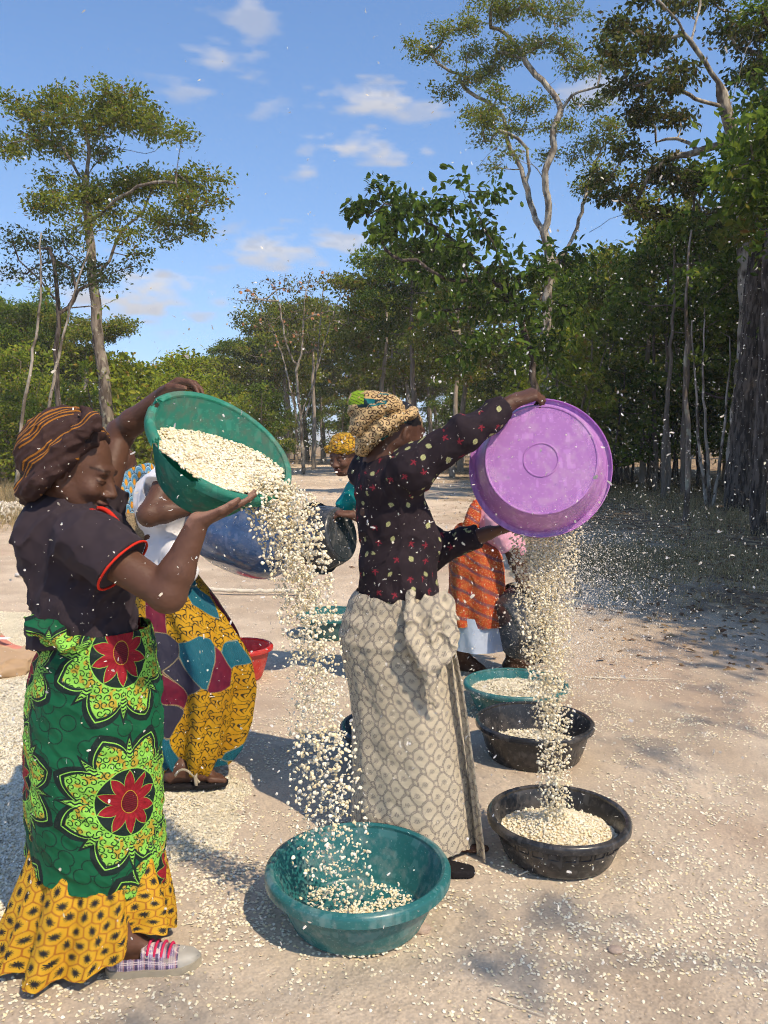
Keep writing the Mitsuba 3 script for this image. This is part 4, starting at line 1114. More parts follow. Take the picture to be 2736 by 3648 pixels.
hx, hy = np.meshgrid(np.linspace(-5.2, -0.3, 246), np.linspace(1.85, 7.75, 296))
t, _ = spread_depth(hx, hy)
hz = ground_z(hx, hy) - 0.006 + 0.028 * t ** 0.6 * (0.6 + 0.8 * meshkit.fbm(np.stack([hx, hy, 0 * hx], -1) * 2.2, 4, 2)) + 0.008 * (meshkit.fbm(np.stack([hx, hy, 0 * hx], -1) * 14, 2, 4) - 0.5) * (t > 0.1)


def grain_colour(p, n, uv):
    a, b, w = voronoi(p.x * 100, p.y * 100)
    c = mix([0.85, 0.78, 0.57], [0.88, 0.83, 0.66], w)
    c = mix([0.42, 0.33, 0.2], c, smoothstep(0.0, 0.22, b - a))
    return c * (0.85 + 0.3 * fbm(p.x * 3, p.y * 3, 0.0, 3))


def grain_relief(p, n, uv):
    a, b, w = voronoi(p.x * 100, p.y * 100)
    return smoothstep(0.0, 0.5, b - a) + 0.5 * w


scene["grain_bed"] = {"type": "bumpmap", "scale": 0.006, "arbitrary": proc(grain_relief, 0.0015), "bsdf": {"type": "principled", "base_color": proc(grain_colour), "roughness": 0.6, "specular": 0.3}}
v, f = grid(np.stack([hx, hy, hz], -1))
f = f[(t.ravel()[f] > 0.02).all(1)]
put("maize_spread__bed", (v, f), "grain_bed", True)
label("maize_spread", "broad white layer of maize spread out to dry behind the woman in the green wrap", "maize", kind="stuff")
from scipy.interpolate import RegularGridInterpolator
_bed = RegularGridInterpolator((np.linspace(1.85, 7.75, 296), np.linspace(-5.2, -0.3, 246)), hz, bounds_error=False, fill_value=0.0)


def on_ground(x, y):
    tt, _ = spread_depth(x, y)
    return np.where(tt > 0.02, np.maximum(_bed(np.c_[y, x]), ground_z(x, y)), ground_z(x, y))


n = 90000
y = mrng.uniform(1.9, 5.2, n)
x = -0.3 - mrng.random(n) * (0.42 * y + 0.3)
tt, _ = spread_depth(x, y)
ok = mrng.random(n) < tt ** 0.7 * 0.95
x, y = x[ok], y[ok]
m, c = kernels(np.c_[x, y, on_ground(x, y) + mrng.uniform(0.0, 0.004, len(x))], flat_rot(mrng, len(x), 0.4), KERNEL_GROUND)
put("maize_spread__kernels", m, "maize", True, color=c)
label("maize_spread__kernels", None, kind="stuff")

# loose kernels over the open sand
n = 170000
y = mrng.uniform(0.03 ** 0.5, 1, n) ** 1.5 * 8.5 + 1.45
x = mrng.uniform(-1, 1, n) * (0.52 * y + 0.15)
p = np.stack([x, y, 0 * x], -1)
patch = meshkit.fbm(p * 2.3, 4, 31)
patch2 = meshkit.fbm(p * 9.0, 2, 36)
_, e = spread_depth(x, y)
dens = 0.14 + 0.9 * np.clip(1 + e / 0.9, 0, 1) ** 2
dens += 1.0 * np.exp(-(((x - 1.6) / 1.1) ** 2 + ((y - 4.4) / 1.0) ** 2)) + 0.45 * np.exp(-(((x - 1.0) / 0.9) ** 2 + ((y - 2.5) / 0.7) ** 2)) + 0.8 * np.exp(-(((x + 0.2) / 0.8) ** 2 + ((y - 4.9) / 1.0) ** 2)) + 0.55 * np.exp(-(((x + 0.5) / 0.9) ** 2 + ((y - 2.1) / 0.6) ** 2))
dens *= np.clip((patch - 0.34) * 3.6, 0.04, 1) * np.clip((patch2 - 0.25) * 2.6, 0.1, 1) * np.clip((9.5 - y) / 3, 0, 1) * np.clip((y * 1.0 - 0.4) / 2.6, 0.45, 1)
ok = mrng.random(n) < dens * 0.8
x, y = x[ok], y[ok]
put_kernels("scattered_maize", np.c_[x, y, on_ground(x, y) + 0.0022], flat_rot(mrng, len(x), 0.22), "loose maize kernels scattered over the trampled sand", KERNEL_GROUND)
n = 26000
y = mrng.random(n) ** 1.5 * 8 + 1.5
x = mrng.uniform(-1, 1, n) * (0.52 * y + 0.15)
ok = mrng.random(n) < np.clip((meshkit.fbm(np.stack([x, y, 0 * x], -1) * 1.7, 3, 41) - 0.3) * 3, 0.05, 1)
x, y = x[ok], y[ok]
m = scatter(FLAKE, np.c_[x, y, on_ground(x, y) + 0.002], flat_rot(mrng, len(x), 0.2), mrng.uniform(0.0012, 0.0034, len(x)))
c = np.array([(0.86, 0.8, 0.68), (0.7, 0.58, 0.4), (0.9, 0.87, 0.8), (0.3, 0.2, 0.12)])[mrng.choice(4, len(x), p=(0.4, 0.25, 0.25, 0.1))]
put("ground_chaff", m, "chaff", False, color=np.repeat(c, 6, 0))
label("ground_chaff", "chaff and husk flakes littering the sand", "chaff", kind="stuff")

# ------------------------------------------------------------------ skin and cloth
def skin_col(c):
    return {"type": "principled", "base_color": {"type": "mesh_attribute", "name": "vertex_color"}, "roughness": 0.5, "specular": 0.32}


scene["skin"] = {"type": "bumpmap", "scale": 0.0006, "arbitrary": proc(lambda p, n, uv: noise(p.x * 420, p.y * 420, p.z * 420) + 1.5 * noise(p.x * 110, p.y * 110, p.z * 110), 0.001), "bsdf": skin_col(None)}
SKIN = np.array([0.088, 0.042, 0.027])


def weave(p, n, uv):
    return noise(p.x * 900, p.y * 900, p.z * 900) + 2.0 * fbm(p.x * 45, p.y * 45, p.z * 30, 2)


def weave_uv(p, n, uv):
    return 0.6 * dr.sin(uv.x * 4200) * dr.sin(uv.y * 4200) + 2.0 * fbm(uv.x * 60, uv.y * 30, 0.0, 2)


def cloth(name, fn, rough=0.75, spec=0.2, relief=0.0012, sheen=0.25):
    scene[name] = {"type": "twosided", "bsdf": {"type": "bumpmap", "scale": relief, "arbitrary": proc(weave, 0.002),
                                               "bsdf": {"type": "principled", "base_color": proc(fn), "roughness": rough, "specular": spec, "sheen": sheen}}}


def plain(name, col, var=0.16, **kw):
    def fn(p, n, uv):
        return mi.Color3f(list(col)) * (1 - var + 2 * var * fbm(p.x * 22, p.y * 22, p.z * 22, 3))
    cloth(name, fn, **kw)


def facing(p, n):
    """two coordinates along the cloth, by the way it faces"""
    ax, ay, az = dr.abs(n.x), dr.abs(n.y), dr.abs(n.z)
    side = (ax > ay * 1.25) & (ax >= az * 0.8)
    top = (az > ay * 1.5) & (az > ax)
    return dr.select(side, p.y + 3.3, p.x), dr.select(top, p.y + 1.7, p.z)


def line(d, w):
    return 1 - smoothstep(w * 0.75, w * 1.25, dr.abs(d))


def inside(d, e=0.0008):
    """1 where the distance d is negative"""
    return 1 - smoothstep(-e, e, d)


def curls(u, v, s, w=0.11):
    """little rings and spirals, one to a cell of size s"""
    x, y = u / s, v / s
    cx, cy = dr.floor(x), dr.floor(y)
    out = mi.Float(0)
    for a in (-1, 0, 1):
        for b in (-1, 0, 1):
            gx, gy = cx + a, cy + b
            px = gx + 0.5 + 0.3 * (cell_rand(gx, gy, 5) - 0.5) + 0.5 * (gy - 2 * dr.floor(gy / 2))
            py = gy + 0.5 + 0.3 * (cell_rand(gx, gy, 6) - 0.5)
            dx, dy = x - px, y - py
            r = dr.sqrt(dx * dx + dy * dy)
            th = dr.atan2(dy, dx) + 6.2832 * cell_rand(gx, gy, 7)
            turn = th / 6.2832
            arm = r - (0.14 + 0.36 * (turn - dr.floor(turn)))
            out = dr.maximum(out, line(arm, w * 0.6) * (r < 0.56))
    return out


# the green wax print: lime petalled flowers with red hearts
FLOWERS = [(0.15, 0.545), (0.13, 0.965), (-0.255, 0.55), (0.19, 0.14), (-0.20, 0.12), (-0.275, 0.91), (0.48, 0.55), (0.5, 0.95), (-0.52, 0.55), (0.33, 0.28), (-0.5, 0.95), (0.48, 0.2)]


def green_print(p, n, uv):
    u, v = uv.x, uv.y
    best, fx, fy = mi.Float(9), mi.Float(0), mi.Float(0)
    for a, b in FLOWERS:
        d = dr.square((u - a)) + dr.square(v - b)
        s = d < best
        best, fx, fy = dr.select(s, d, best), dr.select(s, u - a, fx), dr.select(s, v - b, fy)
    r, th = dr.sqrt(best), dr.atan2(fy, fx)
    lime, dark, bg, red = mi.Color3f(0.26, 0.60, 0.085), mi.Color3f(0.010, 0.022, 0.02), mi.Color3f(0.006, 0.105, 0.045), mi.Color3f(0.27, 0.012, 0.022)

    def petals(k, r0, r1, power, turn=0.0):
        t = th * k / 6.2832 + turn
        t = dr.abs(t - dr.floor(t) - 0.5) * 2
        return r0 + (r1 - r0) * dr.power(1 - t, power)

    c = bg * (0.75 + 0.5 * fbm(u * 14, v * 14, 0.0, 3))
    c = mix(c, dark, 0.75 * line(voronoi(u * 17, v * 17)[0] - 0.38, 0.03))
    e_out = petals(8, 0.112, 0.200, 0.5)
    leaf_out = petals(8, 0.09, 0.182, 2.6, 0.5)
    edge = dr.maximum(e_out, leaf_out)
    c = mix(c, dark, inside(r - edge - 0.019))
    c = mix(c, lime, inside(r - edge))
    c = mix(c, dark, inside(r - edge + 0.0035))
    leaf_in = inside(r - leaf_out + 0.006)
    c = mix(c, lime, leaf_in * (dr.sin(v * 620 + 1.6 * dr.sin(u * 260)) > -0.1))
    pet = inside(r - e_out + 0.0125)
    sw = curls(u, v, 0.0215, 0.12)
    tint = mix([0.26, 0.60, 0.085], [0.45, 0.33, 0.04], smoothstep(0.58, 0.7, noise(u * 75, v * 75)))
    c = mix(c, mix(tint, [0.012, 0.05, 0.016], sw), pet)
    c = mix(c, dark, pet * line(r - e_out + 0.0125, 0.0012))
    c = mix(c, lime, inside(r - 0.0985))
    c = mix(c, dark, inside(r - 0.0952))
    e_in = petals(10, 0.050, 0.092, 0.8)
    c = mix(c, lime, inside(r - e_in - 0.0028))
    c = mix(c, red * (0.75 + 0.5 * noise(th * 22, r * 40)), inside(r - e_in))
    rr = dr.sqrt(dr.square(fx * 1.25) + fy * fy)
    c = mix(c, [0.5, 0.34, 0.03], inside(rr - 0.033))
    return mix(c, mix([0.07, 0.005, 0.012], [0.16, 0.012, 0.02], dr.sin(v * 1100 + u * 500) * 0.5 + 0.5), inside(rr - 0.0312))


def hex_print(p, n, uv):
    """yellow honeycomb, a black ragged blot in each cell"""
    u, v = uv.x / 0.042, uv.y / 0.037
    cy0 = dr.floor(v)
    d1, d2, bx, by, w = mi.Float(9), mi.Float(9), mi.Float(0), mi.Float(0), mi.Float(0)
    for b in (-1, 0, 1):
        gy = cy0 + b
        off = 0.5 * (gy - 2 * dr.floor(gy / 2))
        for a in (-1, 0, 1):
            gx = dr.floor(u - off) + a
            px = gx + off + 0.5 + 0.16 * (cell_rand(gx, gy, 1) - 0.5)
            py = gy + 0.5 + 0.16 * (cell_rand(gx, gy, 2) - 0.5)
            dx, dy = u - px, (v - py) * 0.87
            d = dr.sqrt(dx * dx + dy * dy)
            s = d < d1
            d2 = dr.select(s, d1, dr.minimum(d2, d))
            bx, by, w = dr.select(s, dx, bx), dr.select(s, dy, by), dr.select(s, cell_rand(gx, gy, 3), w)
            d1 = dr.minimum(d1, d)
    c = mix([0.52, 0.29, 0.016], [0.60, 0.36, 0.028], fbm(uv.x * 30, uv.y * 30, 0.0, 3))
    c = mix([0.34, 0.12, 0.018], c, smoothstep(0.05, 0.10, d2 - d1))
    ang = dr.atan2(by, bx)
    turn = w * 6.28
    rx = bx * dr.cos(turn) + by * dr.sin(turn)
    ry = -bx * dr.sin(turn) + by * dr.cos(turn)
    r = dr.sqrt(rx * rx * 0.72 + ry * ry * 1.35)
    spike = 0.13 + 0.17 * dr.power(dr.abs(dr.sin(ang * 6.5 + w * 30)), 1.6) * (0.6 + 0.8 * noise(ang * 3 + w * 50, w * 9))
    return mix(c, [0.018, 0.017, 0.02], inside(r - spike, 0.02))


def patch_print(p, n, uv):
    """yellow interlocked print broken by teal and maroon patches"""
    u, v = uv.x, uv.y
    wx, wy = u + 0.05 * (noise(u * 9, v * 9, 2.0) - 0.5), v + 0.05 * (noise(u * 9 + 5, v * 9, 7.0) - 0.5)
    a, b, w = voronoi(wx / 0.115, wy / 0.14)
    x, y = u / 0.030, v / 0.030
    k0 = dr.sin(3.1416 * (x + 0.55 * dr.sin(3.1416 * (0.5 * x + 0.87 * y))))
    k1 = dr.sin(3.1416 * (-0.5 * x + 0.87 * y + 0.55 * dr.sin(3.1416 * (x))))
    k2 = dr.sin(3.1416 * (-0.5 * x - 0.87 * y + 0.55 * dr.sin(3.1416 * (-0.5 * x + 0.87 * y))))
    net = dr.maximum(dr.maximum(line(k0, 0.27) * (k1 > -0.3), line(k1, 0.27) * (k2 > -0.3)), line(k2, 0.27) * (k0 > -0.3))
    yel = mix(mix([0.52, 0.30, 0.012], [0.43, 0.22, 0.01], noise(u * 25, v * 25)), [0.028, 0.02, 0.012], net)
    teal = mix([0.012, 0.125, 0.18], [0.008, 0.06, 0.095], line(dr.sin(u * 500 + 2 * dr.sin(v * 260)), 0.45))
    mar = mix([0.15, 0.012, 0.035], [0.10, 0.008, 0.03], noise(u * 60, v * 60))
    ink = mi.Color3f(0.03, 0.03, 0.055)
    c = yel
    c = dr.select(w > 0.57, teal, c)
    c = dr.select(w > 0.74, mar, c)
    c = dr.select(w > 0.95, ink, c)
    return mix(c, [0.5, 0.42, 0.2], line(b - a - 0.02, 0.012) * (w > 0.57) * 0.5)


def chain_print(p, n, uv):
    """beige cloth with an interlaced net of grey brown lines and a striped bud in each mesh"""
    u, v = 1.6 * (uv.x + 0.010 * dr.sin(uv.y * 19)), 1.6 * (uv.y + 0.006 * dr.sin(uv.x * 23))
    a0, b0 = u / 0.112 + v / 0.150, u / 0.112 - v / 0.150
    a = a0 + 0.035 * dr.sin(6.2832 * (b0 + 0.25))
    b = b0 + 0.035 * dr.sin(6.2832 * (a0 + 0.25))
    fa, fb = a - dr.floor(a) - 0.5, b - dr.floor(b) - 0.5
    x, y = (fa + fb) * 0.056, (fa - fb) * 0.075
    loop = dr.sqrt(dr.square(x * 0.92) + dr.square(y * 0.78))
    ink = mi.Float(0)
    for f in (fa, fb):
        d = dr.abs(f) * 0.090
        ink = dr.maximum(ink, dr.maximum(line(d - 0.0042, 0.0018), line(d, 0.0009)) * (loop > 0.0150))
    ink = dr.maximum(ink, dr.maximum(line(loop - 0.0150, 0.0018), line(loop - 0.0098, 0.0014)))
    ca, cb = a - dr.floor(a + 0.5), b - dr.floor(b + 0.5)
    x, y = (ca + cb) * 0.056, (ca - cb) * 0.075
    t = 0.45
    x, y = x * math.cos(t) + y * math.sin(t), -x * math.sin(t) + y * math.cos(t)
    r = dr.sqrt(dr.square(x / 0.0165) + dr.square(y / 0.0135))
    stripe = dr.sin(x * 720 + 5000 * y * y) > -0.15
    bud = inside(r - 1, 0.06) * stripe
    stem = line(y + 0.004 * dr.sin(x * 160), 0.0011) * (dr.abs(x) < 0.036) * (r > 1)
    ink = dr.maximum(ink, dr.maximum(bud, stem * 0.9))
    base = mix([0.47, 0.415, 0.31], [0.55, 0.495, 0.38], fbm(uv.x * 12, uv.y * 12, 0.0, 4))
    base = base * (0.94 + 0.12 * noise(uv.x * 40, uv.y * 420))
    return mix(base, [0.105, 0.088, 0.098], dr.clip(ink, 0, 1) * 0.8)


def leaf_print(p, n, uv):
    """near black knit with small red and cream leaves"""
    u, v = facing(p, n)
    x, y = u / 0.062, v / 0.062
    cx, cy = dr.floor(x), dr.floor(y)
    red, cream, red_r, rib = mi.Float(0), mi.Float(0), mi.Float(0), mi.Float(0)
    for a in (-1, 0, 1):
        for b in (-1, 0, 1):
            gx, gy = cx + a, cy + b
            k = cell_rand(gx, gy, 4)
            dx = (x - gx - 0.5 - 0.55 * (cell_rand(gx, gy, 1) - 0.5)) * 0.062
            dy = (y - gy - 0.5 - 0.55 * (cell_rand(gx, gy, 2) - 0.5)) * 0.062
            t = 6.2832 * cell_rand(gx, gy, 3)
            qx, qy = dx * dr.cos(t) + dy * dr.sin(t), -dx * dr.sin(t) + dy * dr.cos(t)
            r, th = dr.sqrt(qx * qx + qy * qy), dr.atan2(qy, qx)
            star = 0.0035 + 0.0135 * dr.power(dr.abs(dr.cos(th * 2.5)), 2.6) * (0.65 + 0.35 * dr.cos(th))
            red = dr.maximum(red, inside(r - star) * (k < 0.42))
            oval = dr.abs(qy) / dr.maximum((0.0060 + 0.004 * cell_rand(gx, gy, 8)) * (1 - dr.square(qx / 0.0125)) + 0.0007 * dr.sin(qx * 1500), 1e-4) - 1
            cream = dr.maximum(cream, inside(oval, 0.08) * (dr.abs(qx) < 0.0125) * (k >= 0.42) * (k < 0.93))
            rib = dr.maximum(rib, line(dr.abs(qy) - dr.abs(dr.sin(qx * 900)) * 0.004, 0.0008) * (oval < 0))
    c = mi.Color3f(0.026, 0.019, 0.024) * (0.8 + 0.5 * fbm(p.x * 30, p.y * 30, p.z * 30, 2))
    c = mix(c, [0.24, 0.026, 0.042], red)
    return mix(c, mix([0.40, 0.41, 0.20], [0.22, 0.23, 0.10], rib), cream)


def swirl_print(p, n, uv):
    """tan headwrap with brown curls, teal and lime patches"""
    u, v = facing(p, n)
    c = mix(mix([0.48, 0.31, 0.12], [0.62, 0.47, 0.26], noise(u * 14, v * 14)), [0.055, 0.025, 0.015], curls(u, v, 0.021, 0.15))
    k = noise(u * 11 + 31, v * 11 + 3, p.y * 4)
    teal = mix([0.008, 0.12, 0.13], [0.01, 0.03, 0.035], noise(u * 70, v * 70) > 0.55)
    c = dr.select(k > 0.86, teal, c)
    lime = mix([0.24, 0.38, 0.02], [0.015, 0.02, 0.012], line(dr.sin(u * 130 + v * 260), 0.3))
    return dr.select((p.x < -0.075) & (p.z > 1.72) & (noise(u * 12, v * 12, 3.0) > 0.25), lime, c)


def stripe_print(p, n, uv):
    """brown headscarf with bunches of orange stitched stripes"""
    u, v = uv.x, uv.y
    w = u + 0.006 * dr.sin(v * 45)
    s = w / 0.0115
    f = s - dr.floor(s) - 0.5
    bunch = noise(dr.floor(s) * 0.37 + 3, v * 7, 4.0)
    on = line(f, 0.2) * (bunch > 0.50)
    stitch = 0.55 + 0.45 * (dr.sin(v * 2300) > -0.2)
    c = mix([0.042, 0.022, 0.02], [0.062, 0.034, 0.03], fbm(p.x * 30, p.y * 30, p.z * 30, 3))
    return mix(c, [0.42, 0.165, 0.018], on * stitch)


def petal_wrap_print(p, n, uv):
    """yellow headscarf with dark leaf shapes"""
    u, v = facing(p, n)
    a, b, w = voronoi(u * 42, v * 75)
    c = mix([0.62, 0.40, 0.03], [0.40, 0.17, 0.02], noise(u * 60, v * 60))
    return mix([0.05, 0.03, 0.015], c, smoothstep(0.10, 0.20, b - a))


def orange_print(p, n, uv):
    """red orange cloth with lines of dark blue and yellow flecks"""
    u, v = uv.x, uv.y
    a, b, w = voronoi(u * 85, v * 110)
    c = mix([0.42, 0.045, 0.018], [0.52, 0.095, 0.022], noise(u * 50, v * 50))
    c = mix(c, [0.62, 0.48, 0.16], inside(a - 0.22, 0.06) * (w > 0.35))
    s = (v + 0.45 * u) / 0.085 + 0.35 * noise(u * 9, v * 9)
    band = line(s - dr.floor(s) - 0.5, 0.13)
    return mix(c, [0.055, 0.06, 0.11], band * (dr.sin((u - v) * 700) > -0.35))


def feather_print(p, n, uv):
    """overlapping blue feathers with orange hearts, a fine net below"""
    u, v = uv.x / 0.042, uv.y / 0.034
    row = dr.floor(v)
    c = mi.Color3f(0.02, 0.025, 0.04)
    for b in (1, 0, -1):
        gy = row + b
        x = u + 0.5 * (gy - 2 * dr.floor(gy / 2))
        fx = x - dr.floor(x) - 0.5
        fy = v - gy
        r = dr.sqrt(dr.square(fx * 2.1) + dr.square(fy - 0.15) * 0.62)
        ok = (r < 1.0) & (fy > -0.9)
        f = mix([0.03, 0.03, 0.045], [0.10, 0.27, 0.42], smoothstep(0.06, 0.10, dr.abs(r - 0.72) * -1 + 0.2))
        f = mix(f, [0.40, 0.55, 0.62], line(r - 0.86, 0.045))
        f = mix(f, [0.12, 0.30, 0.42], inside(r - 0.55, 0.03))
        f = mix(f, [0.62, 0.27, 0.02], inside(r - 0.36, 0.03))
        c = dr.select(ok, f, c)
    net = dr.maximum(line(dr.sin(uv.x * 900), 0.35), line(dr.sin(uv.y * 900), 0.35))
    low = mix([0.42, 0.33, 0.2], [0.08, 0.055, 0.04], net)
    c = dr.select((noise(uv.x * 10, uv.y * 10, 5.0) > 0.68) & (uv.y > 0.3), mix([0.62, 0.30, 0.02], [0.35, 0.12, 0.01], noise(uv.x * 90, uv.y * 90)), c)
    return dr.select(uv.y < 0.24, low, c)


def plaid(p, n, uv):
    u, v = uv.x, uv.y
    c = mi.Color3f(0.27, 0.19, 0.36)
    a = u / 0.030
    f = a - dr.floor(a)
    c = mix(c, [0.42, 0.36, 0.40], (f > 0.25) & (f < 0.42))
    c = mix(c, [0.10, 0.08, 0.15], (f > 0.55) & (f < 0.78))
    c = mix(c, [0.5, 0.22, 0.2], line(f - 0.47, 0.035))
    c = mix(c, [0.72, 0.68, 0.66], dr.maximum(line(f - 0.9, 0.03), line(f - 0.12, 0.025)))
    g = v / 0.026
    h = g - dr.floor(g)
    c = mix(c, [0.66, 0.58, 0.55], dr.maximum(line(h - 0.3, 0.06), line(h - 0.5, 0.05)) * 0.8)
    c = mix(c, c * 0.7, (h > 0.65) & (h < 0.95))
    return mix(c, [0.42, 0.36, 0.29], smoothstep(0.52, 0.7, fbm(p.x * 30, p.y * 30, p.z * 40, 4)) * 0.6)


cloth("cloth_green_print", green_print, 0.7)
cloth("cloth_hex_print", hex_print, 0.75)
cloth("cloth_patch_print", patch_print, 0.7)
cloth("cloth_chain_print", chain_print, 0.85)
cloth("cloth_leaf_print", leaf_print, 0.85, 0.1)
cloth("cloth_swirl_print", swirl_print, 0.75)
cloth("cloth_stripe_print", stripe_print, 0.8)
cloth("cloth_petal_print", petal_wrap_print, 0.75)
cloth("cloth_orange_print", orange_print, 0.75)
cloth("cloth_feather_print", feather_print, 0.75)
cloth("cloth_plaid", plaid, 0.8)
plain("cloth_dark", (0.040, 0.030, 0.037), rough=0.85, spec=0.15)
plain("cloth_red", (0.62, 0.03, 0.015))
plain("cloth_white", (0.74, 0.74, 0.77), 0.06)
plain("cloth_teal", (0.004, 0.27, 0.26))
plain("cloth_pink", (0.70, 0.36, 0.45), 0.08)
plain("cloth_pale_blue", (0.52, 0.60, 0.74), 0.1)
plain("cloth_black", (0.012, 0.011, 0.013))
plain("shoe_lace", (0.60, 0.03, 0.10))
plain("shoe_sole", (0.36, 0.32, 0.24), 0.3)
plain("shoe_cap", (0.40, 0.385, 0.34), 0.35)

# ------------------------------------------------------------------ people
def head(b, c, fwd, up, s=0.93, ears=True):
    """a head with brow, eyes, broad nose, lips, cheeks, jaw and ears; returns its frame"""
    X = unit(fwd)
    Z = unit(np.asarray(up, float) - X * np.dot(up, X))
    Y = np.cross(Z, X)
    R = np.stack([X, Y, Z], 1)
    c = np.asarray(c, float)
    L = lambda *q: c + R @ (np.array(q) * s)
    b.ball(L(-0.018, 0, 0.032), np.array([0.098, 0.077, 0.094]) * s, R, 0.02)
    b.ball(L(0.028, 0, -0.03), np.array([0.068, 0.063, 0.085]) * s, R, 0.03)
    b.ball(L(0.058, 0, -0.098), np.array([0.030, 0.034, 0.024]) * s, R, 0.03)
    for e in (-1, 1):
        b.cone(L(-0.005, 0.056 * e, -0.05), L(0.052, 0.024 * e, -0.098), 0.022 * s, 0.019 * s, 0.03)
        b.ball(L(0.066, 0.041 * e, -0.034), np.array([0.024, 0.022, 0.021]) * s, R, 0.025)
    b.cone(L(0.083, -0.036, 0.022), L(0.083, 0.036, 0.022), 0.011 * s, 0.011 * s, 0.02)
    for e in (-1, 1):
        b.ball(L(0.100, 0.033 * e, -0.001), np.array([0.013, 0.017, 0.012]) * s, R, 0.014, cut=True)
        b.ball(L(0.079, 0.033 * e, -0.006), np.array([0.0145, 0.0165, 0.0125]) * s, R, 0.004)
        b.cone(L(0.0905, 0.021 * e, -0.004), L(0.086, 0.046 * e, -0.006), 0.0034 * s, 0.003 * s, 0.003)
    b.cone(L(0.092, 0, 0.004), L(0.114, 0, -0.036), 0.0085 * s, 0.0135 * s, 0.016)
    for e in (-1, 1):
        b.ball(L(0.101, 0.0165 * e, -0.041), np.array([0.0135, 0.0105, 0.0095]) * s, R, 0.008)
        b.ball(L(0.110, 0.009 * e, -0.0505), np.array([0.005, 0.0045, 0.004]) * s, R, 0.004, cut=True)
    b.ball(L(0.095, 0, -0.0655), np.array([0.0155, 0.027, 0.0085]) * s, R, 0.006)
    b.ball(L(0.092, 0, -0.0815), np.array([0.0155, 0.0245, 0.0095]) * s, R, 0.006)
    b.cone(L(0.1135, -0.017, -0.0742), L(0.1135, 0.017, -0.0742), 0.0022 * s, 0.0022 * s, 0.003)
    b.q[-1] = (b.q[-1][0], 0.003, b.q[-1][2], b.q[-1][3], True)
    if ears:
        for e in (-1, 1):
            b.ball(L(-0.012, 0.077 * e, -0.014), np.array([0.020, 0.0095, 0.033]) * s, R, 0.006)
            b.ball(L(-0.006, 0.086 * e, -0.010), np.array([0.010, 0.008, 0.018]) * s, R, 0.004, cut=True)
    return c, R, s


def hand(b, W, F, N, right=True, curl=(20, 25, 20), thumb=0.6, s=1.0, spread=0.0, curls=None):
    """palm, four unequal fingers bending towards N, and a thumb from the side of the palm"""
    W, F = np.asarray(W, float), unit(F)
    N = unit(np.asarray(N, float) - F * np.dot(N, F))
    S = np.cross(F, N) if right else np.cross(N, F)
    off = np.array([0.031, 0.0105, -0.0105, -0.030]) * s
    klen = np.array([0.088, 0.092, 0.087, 0.078]) * s
    seg = np.array([(0.042, 0.026, 0.021), (0.046, 0.030, 0.022), (0.043, 0.028, 0.021), (0.033, 0.021, 0.019)]) * s
    b.ball(W + F * 0.047 * s, np.array([0.052, 0.037, 0.0155]) * s, np.stack([F, S, N], 1), 0.015)
    tips = []
    for i in range(4):
        k = W + F * klen[i] + S * off[i]
        b.cone(W + F * 0.012 * s + S * off[i] * 0.55, k, 0.0145 * s, 0.0118 * s, 0.012)
        a, p, d = 0.0, k, unit(F + S * spread * off[i] / 0.03)
        cc = curls[i] if curls is not None else curl
        r = (0.0104 if i < 3 else 0.0092) * s
        for j in range(3):
            a += math.radians(cc[j] + (2 * i if j == 0 else 0))
            q = p + (d * math.cos(a) + N * math.sin(a)) * seg[i][j]
            b.cone(p, q, r, r * 0.90, 0.004)
            r *= 0.9
            p = q
        tips.append(p)
    t0 = W + F * 0.022 * s + S * 0.026 * s
    t1 = t0 + unit(F * 0.75 + S * 0.62 + N * 0.35 * thumb) * 0.046 * s
    t2 = t1 + unit(F * 0.9 + S * 0.15 + N * 0.7 * thumb) * 0.034 * s
    t3 = t2 + unit(F * 0.9 - S * 0.15 + N * 0.9 * thumb) * 0.026 * s
    b.cone(t0, t1, 0.0165 * s, 0.0125 * s, 0.012).cone(t1, t2, 0.0122 * s, 0.0108 * s, 0.006).cone(t2, t3, 0.0108 * s, 0.0088 * s, 0.004)
    return np.array(tips)


def arm(b, sh, el, wr, r=(0.052, 0.040, 0.028), k=0.02):
    sh, el, wr = (np.asarray(a, float) for a in (sh, el, wr))
    b.cone(sh, el, r[0], r[1], k)
    m = el + (wr - el) * 0.3
    b.cone(el, m, r[1], r[1] * 1.02, k)
    b.cone(m, wr, r[1] * 1.0, r[2], k)
    b.ball(el, r[1] * 1.02, None, k)


def leg(b, hip, knee, ankle, r=(0.072, 0.054, 0.037)):
    hip, knee, ankle = (np.asarray(a, float) for a in (hip, knee, ankle))
    b.cone(hip, knee, r[0], r[1], 0.03)
    c = knee + (ankle - knee) * 0.32
    b.cone(knee, c, r[1] * 0.95, r[1] * 1.0, 0.02).cone(c, ankle, r[1] * 0.98, r[2], 0.02)


